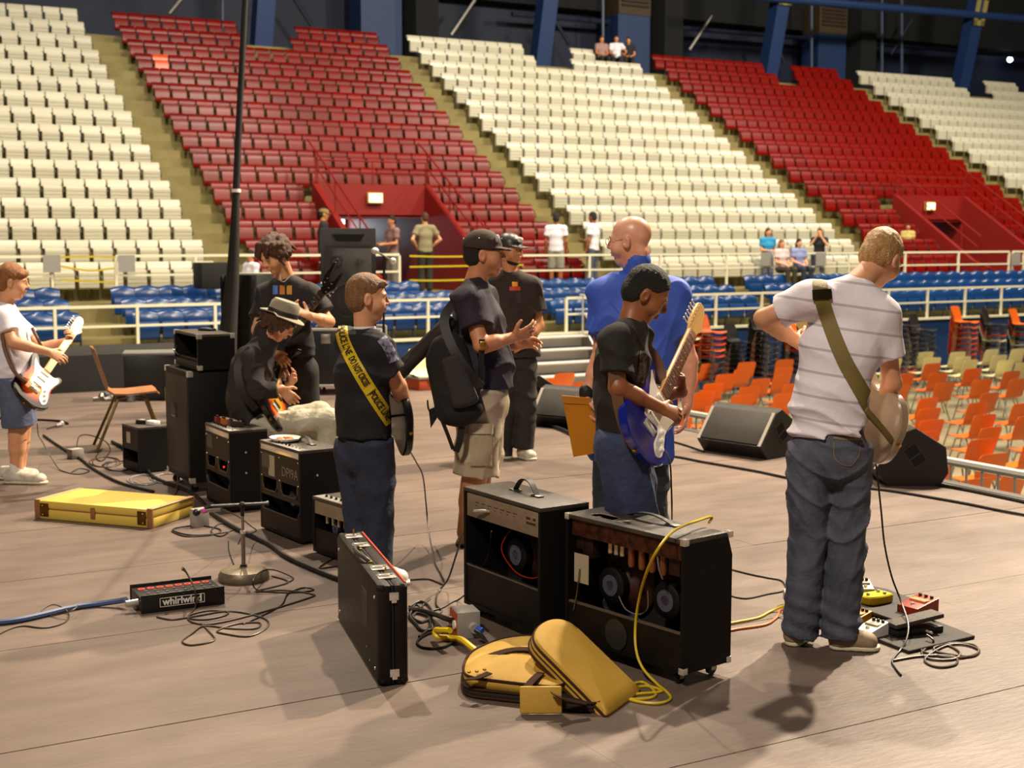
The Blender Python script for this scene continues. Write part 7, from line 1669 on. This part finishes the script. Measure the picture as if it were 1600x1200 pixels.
for u, c in ((430, '#5a80c8'), (441, '#c87830'), (452, '#c8902a')): F.stroke(ST, [(u, 446), (u, 460)], 8, 'shirt_figure', mat('fig_' + c[1:], c, .6), off=.002)
TR = trousers(J, w, L(460, 546, 0), r=(.11, .105, .1), shorts=.72, dpt=.125, wd=.165); TR.disp = folds(.004, 22, 10, 9); F.part(TR, 'shorts', cloth('shorts_black', '#1c1a19', '#262321'), .009)
S = SDF()
mb = MB(); mb.tube(catmull([Vector(q.tolist()) for q in (L(438, 428, -.10), L(438, 437, -.13), L(444, 440, -.14), L(452, 432, -.11))], 5), .003, 5); mb.build('neck_chain', M_chrome, F.o)
for k_ in ('al', 'ar'):
    S = SDF(); a = J[k_]; S.add(cap(J['k' + k_[1]] + (a - J['k' + k_[1]]) * .2, a, .062, .045)); F.part(S, 'sock', M_btee, .010)
shoe(F, L(474, 758, .05), L(470, 765, -.15), M_dk, M_sole, .048, .09); shoe(F, L(446, 758, .05), L(435, 762, -.15), M_dk, M_sole, .048, .09)
GT = fig_guitar(F, 'black electric guitar with forked headstock played by the shaggy-haired man', L(436, 556, -.06), L(512, 450, -.22), (-.4, -.7, .35), MATS['guitar_black'], guard=None, hstyle='fork', neck_m=mat('neck_dark', '#1c1410', .3), fret_m=mat('board_dark', '#241a14', .4))
# ================================================================== 9: seated man in the hat
F = P9 = Fig('seated man in grey fedora and dark jacket bent over a guitar, pale jeans', 402, 776); L = F.L
F.H = Head(L(437, 504, .0), (.80, -.1, -.58), (.45, 0, 1), 1.0); w = (.15, -1, 0)
J = dict(hd=F.H.c, ns=L(412, 535, 0), ch=L(392, 580, 0), wa=L(385, 625, 0), pe=L(392, 662, 0), sl=L(404, 555, .16), sr=L(390, 562, -.16), er=L(402, 612, -.24), wr=L(440, 608, -.18), el=L(420, 610, .22), wl=L(452, 600, .25),
         hl=L(400, 668, .10), hr=L(398, 668, -.10), kl=L(500, 645, .14), kr=L(515, 656, -.12), al=L(498, 742, .14), ar=L(512, 748, -.14))
S = F.skin; add_head(S, F.H); skin_core(F, J, 1.05, w=w); add_hand(S, J['wr'], (.5, .1, -.5), (.1, .7, -.3), (.5, 0, 1), 1.0); add_hand(S, J['wl'], (.4, -.4, .5), (-.6, -.5, 0), (0, 0, 1), 1.0)
F.body(SK1, .007)
shaggy(F, F.H, mat('hair_dark_auburn', '#5a331a', .5, noise=(60, '#301a0c', (1, 1, .25), .2), bump=(160, 1)), 5, 60, .085, lo=-.02, topcut=((0, 0, .048), F.H.D(0, 0, 1) * .6 + V3(0, 0, .5))); eyes(F.H, F.o)
ST = tee(J, w, .13, L(392, 672, 0), sl=1.0, slr=(.080, .064), chestk=1.15, shd=.075, neck=.066); 
for a_, b_, c_ in (('sl', 'el', 'wl'), ('sr', 'er', 'wr')):
    ST.ops.insert(-2, ('a', flatcap(J[b_], J[b_] + (J[c_] - J[b_]) * .8, .062, .052), .03))
ST.disp = folds(.009, 24, 10, 10); F.part(ST, 'jacket', cloth('jacket_charcoal', '#2a241f', '#1d1814'), .0075)
S = SDF(); S.add(cap(F.H.P(0, -.05, -.10), V3(*J['ns']) + V3(0, 0, -.01), .070, .085), 0); S.sub(cap(F.H.P(0, -.03, -.03), V3(*J['ns']) - V3(0, 0, .05), .056, .068), .004); F.part(S, 'jacket_collar', MATS['jacket_charcoal'], .0075)
TR = SDF(); TR.add(ecap(L(388, 650, 0), L(394, 672, 0), w, (.16, .12), (.165, .13)), 0)
for s_ in 'lr': TR.add(cap(J['h' + s_], J['k' + s_], .095, .078), .03); TR.add(flatcap(J['k' + s_], J['a' + s_], .078, .078), .02)
TR.disp = folds(.0045, 26, 14, 11); F.part(TR, 'jeans', M_jeanl, .008)
shoe(F, L(500, 762, -.14), L(548, 758, -.14), M_dk, M_sole, .048, .09); shoe(F, L(490, 756, .14), L(538, 750, .14), M_dk, M_sole, .048, .09)
H = F.H; hat = thing('fedora', 'light grey fedora with black band on the seated man head', 'hat', F.W(H.P(0, -.012, .062)))
uu, ff, rr_ = (rt * float(d[0]) + fw * float(d[1]) + Vector((0, 0, float(d[2]))) for d in (H.D(0, 0, 1), H.D(0, 1, 0), H.D(1, 0, 0)))
up2 = (uu + Vector((0, 0, .6)) - rt * .12).normalized(); ff = (ff - up2 * ff.dot(up2)).normalized(); rr_ = ff.cross(up2)
hat.matrix_world = Matrix.Translation(F.W(H.P(0, -.012, .050))) @ Matrix((rr_, ff, up2)).transposed().to_4x4()
M_felt = mat('felt_grey', '#8f8672', .85, bump=(200, .3))
mb = MB(); mb.lathe([(.088, .0), (.089, .03), (.084, .075), (.070, .098), (.045, .094), (.001, .082)], 28, Matrix.Diagonal((.93, 1.14, 1, 1))); mb.build('crown', M_felt, hat)
mb = MB(); mb.lathe([(.0905, .004), (.0912, .03), (.0895, .034)], 28, Matrix.Diagonal((.93, 1.14, 1, 1))); mb.build('hat_band', M_strapb, hat)
mb = MB(); n = 32; vs = []; fs = []
for i in range(n):
    a_ = 2 * PI * i / n
    for r, dz in ((.082, .0), (.135, -.004), (.136, .002), (.082, .006)): z = dz + (.018 * (1 if r > .1 else 0)) * (math.cos(2 * a_) * .5 + (.4 if math.sin(a_) < 0 else -.6)); vs.append((r * .93 * math.cos(a_), r * 1.12 * math.sin(a_), z))
for i in range(n):
    for j in range(4): fs.append((i * 4 + j, i * 4 + (j + 1) % 4, ((i + 1) % n) * 4 + (j + 1) % 4, ((i + 1) % n) * 4 + j))
mb.add(vs, fs); mb.build('brim', M_felt, hat)
GT = fig_guitar(F, 'orange sunburst guitar lying across the lap of the man in the hat', L(428, 632, -.06), L(445, 560, .60), (.88, .02, .50), M_sun, kind='lp', hstyle='lp')
b = flat_strap([F.W(L(392, 545, -.20)), F.W(L(372, 570, -.24)), F.W(L(378, 610, -.28)), F.W(L(400, 640, -.24))], .05, M_strapb, 'strap', None, nrm=(-fw)); to_parent(b, GT)
# ================================================================== far people
def far(label, u, vt, hpx, t, face, top, legc, hairc, skin=SK2, pose='stand', group=None, arms=None, capm=None, z=None, shortp=False):
    """vt: pixel row of the head top; hpx: figure height in pixels if standing; t: row plane"""
    head = T(u, vt, t); u_, v_, d = PX(head); H_ = hpx * d / FPX; k = H_ / 1.75
    base = Vector((head.x, head.y, head.z - H_)) if z is None else Vector((head.x, head.y, z))
    if z is not None: H_ = head.z - z; k = H_ / 1.75 if pose == 'stand' else H_ / 1.32
    F = Fig(label, 0, 0, group, base=base); f = nz((*face, 0)); r = V3(f[1], -f[0], 0); X = lambda a, b, c: r * a * k + f * b * k + V3(0, 0, c * k)
    s0 = 0 if pose == 'stand' else -.43
    F.H = Head(X(0, .02, 1.635 + s0), nz((*face, -.1)), k=k)
    J = dict(hd=F.H.c, ns=X(0, 0, 1.48 + s0), ch=X(0, 0, 1.28 + s0), wa=X(0, 0, 1.08 + s0), pe=X(0, 0, .95 + s0), sl=X(-.18, 0, 1.42 + s0), sr=X(.18, 0, 1.42 + s0))
    A = arms or ('down', 'down')
    for sg, nm, a_ in ((-1, 'l', A[0]), (1, 'r', A[1])):
        e, w_ = {'down': ((.23, -.02, 1.13), (.23, .05, .88)), 'front': ((.22, .03, 1.14), (.08, .28, 1.12)), 'hip': ((.34, -.06, 1.18), (.18, .05, 1.02)), 'up': ((.24, .16, 1.26), (.06, .20, 1.52)), 'lap': ((.22, .05, 1.14), (.08, .30, 1.05)), 'out': ((.36, -.04, 1.22), (.30, .22, 1.10))}[a_]
        J['e' + nm] = X(sg * e[0], e[1], e[2] + s0); J['w' + nm] = X(sg * w_[0], w_[1], w_[2] + s0)
    for sg, nm in ((-1, 'l'), (1, 'r')):
        if pose == 'stand': J['h' + nm] = X(sg * .09, 0, .90); J['k' + nm] = X(sg * .10, .02, .50); J['a' + nm] = X(sg * .10, -.01, .08)
        else: J['h' + nm] = X(sg * .09, 0, .50); J['k' + nm] = X(sg * .13, .42, .50); J['a' + nm] = X(sg * .12, .42, .08)
    add_head(F.skin, F.H, simple=True); skin_core(F, J, k, w=r, arm=(.042, .035, .026)); 
    for nm in 'lr': d_ = J['w' + nm] - J['e' + nm]; add_hand(F.skin, J['w' + nm], d_, f + V3(0, 0, .3), V3(0, 0, 1), k)
    F.body(skin, .016)
    S = SDF(); hair_short(S, F.H, top=.01); 
    if capm == 'long': S.add(clip(ell(F.H.P(0, -.03, -.04), [.092 * k, .09 * k, .13 * k], F.H.R), [(F.H.P(0, .01, 0), F.H.D(0, 1, 0))]), .01)
    F.part(S, 'hair', hairc, .013)
    if capm and capm != 'long': baseball(F, F.H, capm, M_white1, h=.012)
    ST = tee({a: b for a, b in J.items()}, r, .115 * k, X(0, 0, .90 + s0), sl=.6, slr=(.068 * k, .075 * k), chestk=1.05 * k, shd=.062 * k, neck=.055 * k); F.part(ST, 'shirt', top, .015)
    if pose == 'stand': TR = trousers(J, r, X(0, 0, .98), r=(.098 * k, .08 * k, .07 * k), dpt=.115 * k, wd=.155 * k, shorts=.95 if shortp else None)
    else:
        TR = SDF(); TR.add(ecap(X(0, 0, .56), X(0, 0, .50), r, (.155 * k, .115 * k), (.165 * k, .12 * k)), 0)
        for nm in 'lr': TR.add(cap(J['h' + nm], J['k' + nm], .09 * k, .075 * k), .03); TR.add(cap(J['k' + nm], J['a' + nm], .072 * k, .06 * k), .02)
    F.part(TR, 'trousers', legc, .016)
    for nm in 'lr':
        a = J['a' + nm]; S = SDF(); S.add(ecap(a - f * .03 * k - V3(0, 0, .03 * k), a + f * .14 * k - V3(0, 0, .045 * k), r, (.04 * k, .045 * k), (.045 * k, .03 * k)), 0); F.part(S, 'shoe', M_dk, .015)
    return F
c_w = M_wtee; c_j = M_jean; c_k = cloth('shirt_khaki', '#8d8363', '#7d7456'); c_o = cloth('trousers_olive', '#25221a', '#1c1a14')
P = T(665, 437, 27.6)
far('uniformed officer in khaki shirt and dark trousers, hands on hips, by the tunnel', 664, 333, 104, 28.2, (-.5, .85), c_k, c_o, H_br, SK1, arms=('hip', 'hip'), z=.40)
far('man in dusty pink shirt and grey trousers leaning toward the tunnel', 613, 338, 104, 28.6, (-.7, -.5), cloth('shirt_pink', '#8a6a68', '#7a5c5a'), cloth('trousers_grey', '#6d6a60'), H_bk, SK2, arms=('front', 'front'), z=.40)
far('man in dark clothes and tan cap partly behind the loudspeaker', 505, 326, 112, 28.0, (1, .1), cloth('shirt_dark', '#1a1a1e'), c_o, H_bk, SK2, capm=cloth('cap_tan', '#7a6a3a'), arms=('down', 'down'), z=.40)
far('man in white shirt and pale shorts, back turned, standing before red seats', 869, 334, 100, 27.9, (.1, 1), c_w, cloth('shorts_grey', '#8f8a7d'), H_bk, SK3, arms=('down', 'down'), shortp=True, z=.40)
far('man in white shirt and blue jeans looking toward the bald man', 927, 332, 100, 27.9, (-.8, .5), c_w, c_j, H_bk, SK3, arms=('down', 'front'), z=.40)
far('person in white seated low behind the shaggy-haired man', 392, 392, 75, 27.8, (-.6, -.6), c_w, c_j, H_bk, SK2, pose='sit', z=.12, arms=('lap', 'lap'))
far('girl in turquoise top standing at the upper rail', 1200, 357, 80, 28.0, (.3, -.8), cloth('top_turquoise', '#2a8fc0', '#2480b0'), c_j, H_br, SK1, capm='long', arms=('down', 'front'), z=.30)
far('seated woman in pale pink top with long light hair', 1221, 375, 80, 26.95, (.5, -.8), cloth('top_pink', '#d8c4c4', '#c8b0b2'), cloth('trousers_brown', '#3a3228'), H_rd, SK1, pose='sit', capm='long', arms=('lap', 'lap'), z=.42)
far('seated woman in lavender top with dark hair beside the one in pink', 1248, 374, 80, 26.95, (.4, -.85), cloth('top_lavender', '#8a92c0', '#7a82b0'), M_jeand, H_bk, SK1, pose='sit', capm='long', arms=('lap', 'lap'), z=.42)
far('boy in dark T-shirt holding a camera to his face', 1281, 357, 80, 28.1, (-.3, -.9), cloth('shirt_dark2', '#17171b'), M_jeand, H_br, SK1, pose='sit', arms=('up', 'up'), z=.72)
far('person in yellow shirt seated among the distant red seats', 1419, 350, 60, 29.4, (-.2, -1), cloth('top_yellow', '#b8a860'), c_o, H_bk, SK2, pose='sit', arms=('lap', 'lap'), z=1.0)
far('person in dark clothes half hidden behind the blond kid head', 1388, 350, 60, 29.6, (-.2, -1), cloth('shirt_dark2', '#17171b'), c_o, H_bk, SK3, pose='sit', arms=('lap', 'lap'), z=1.05)
zt = rowz(0) - .74
far('person in pink top seated at the very top row, leftmost of three', 940, 57, 44, 40.1, (.3, -1), cloth('top_pink2', '#9a7a72'), c_o, H_br, SK2, pose='sit', capm='long', arms=('lap', 'lap'), z=zt - .05)
far('person in white top seated at the very top row, middle of three', 963, 56, 44, 40.1, (0, -1), c_w, c_o, H_bk, SK2, pose='sit', arms=('out', 'lap'), z=zt - .05)
far('person in dark top seated at the very top row, last of three', 982, 59, 44, 40.1, (0, -1), cloth('shirt_dark2', '#17171b'), c_o, H_bk, SK2, pose='sit', capm='long', arms=('lap', 'lap'), z=zt - .05)
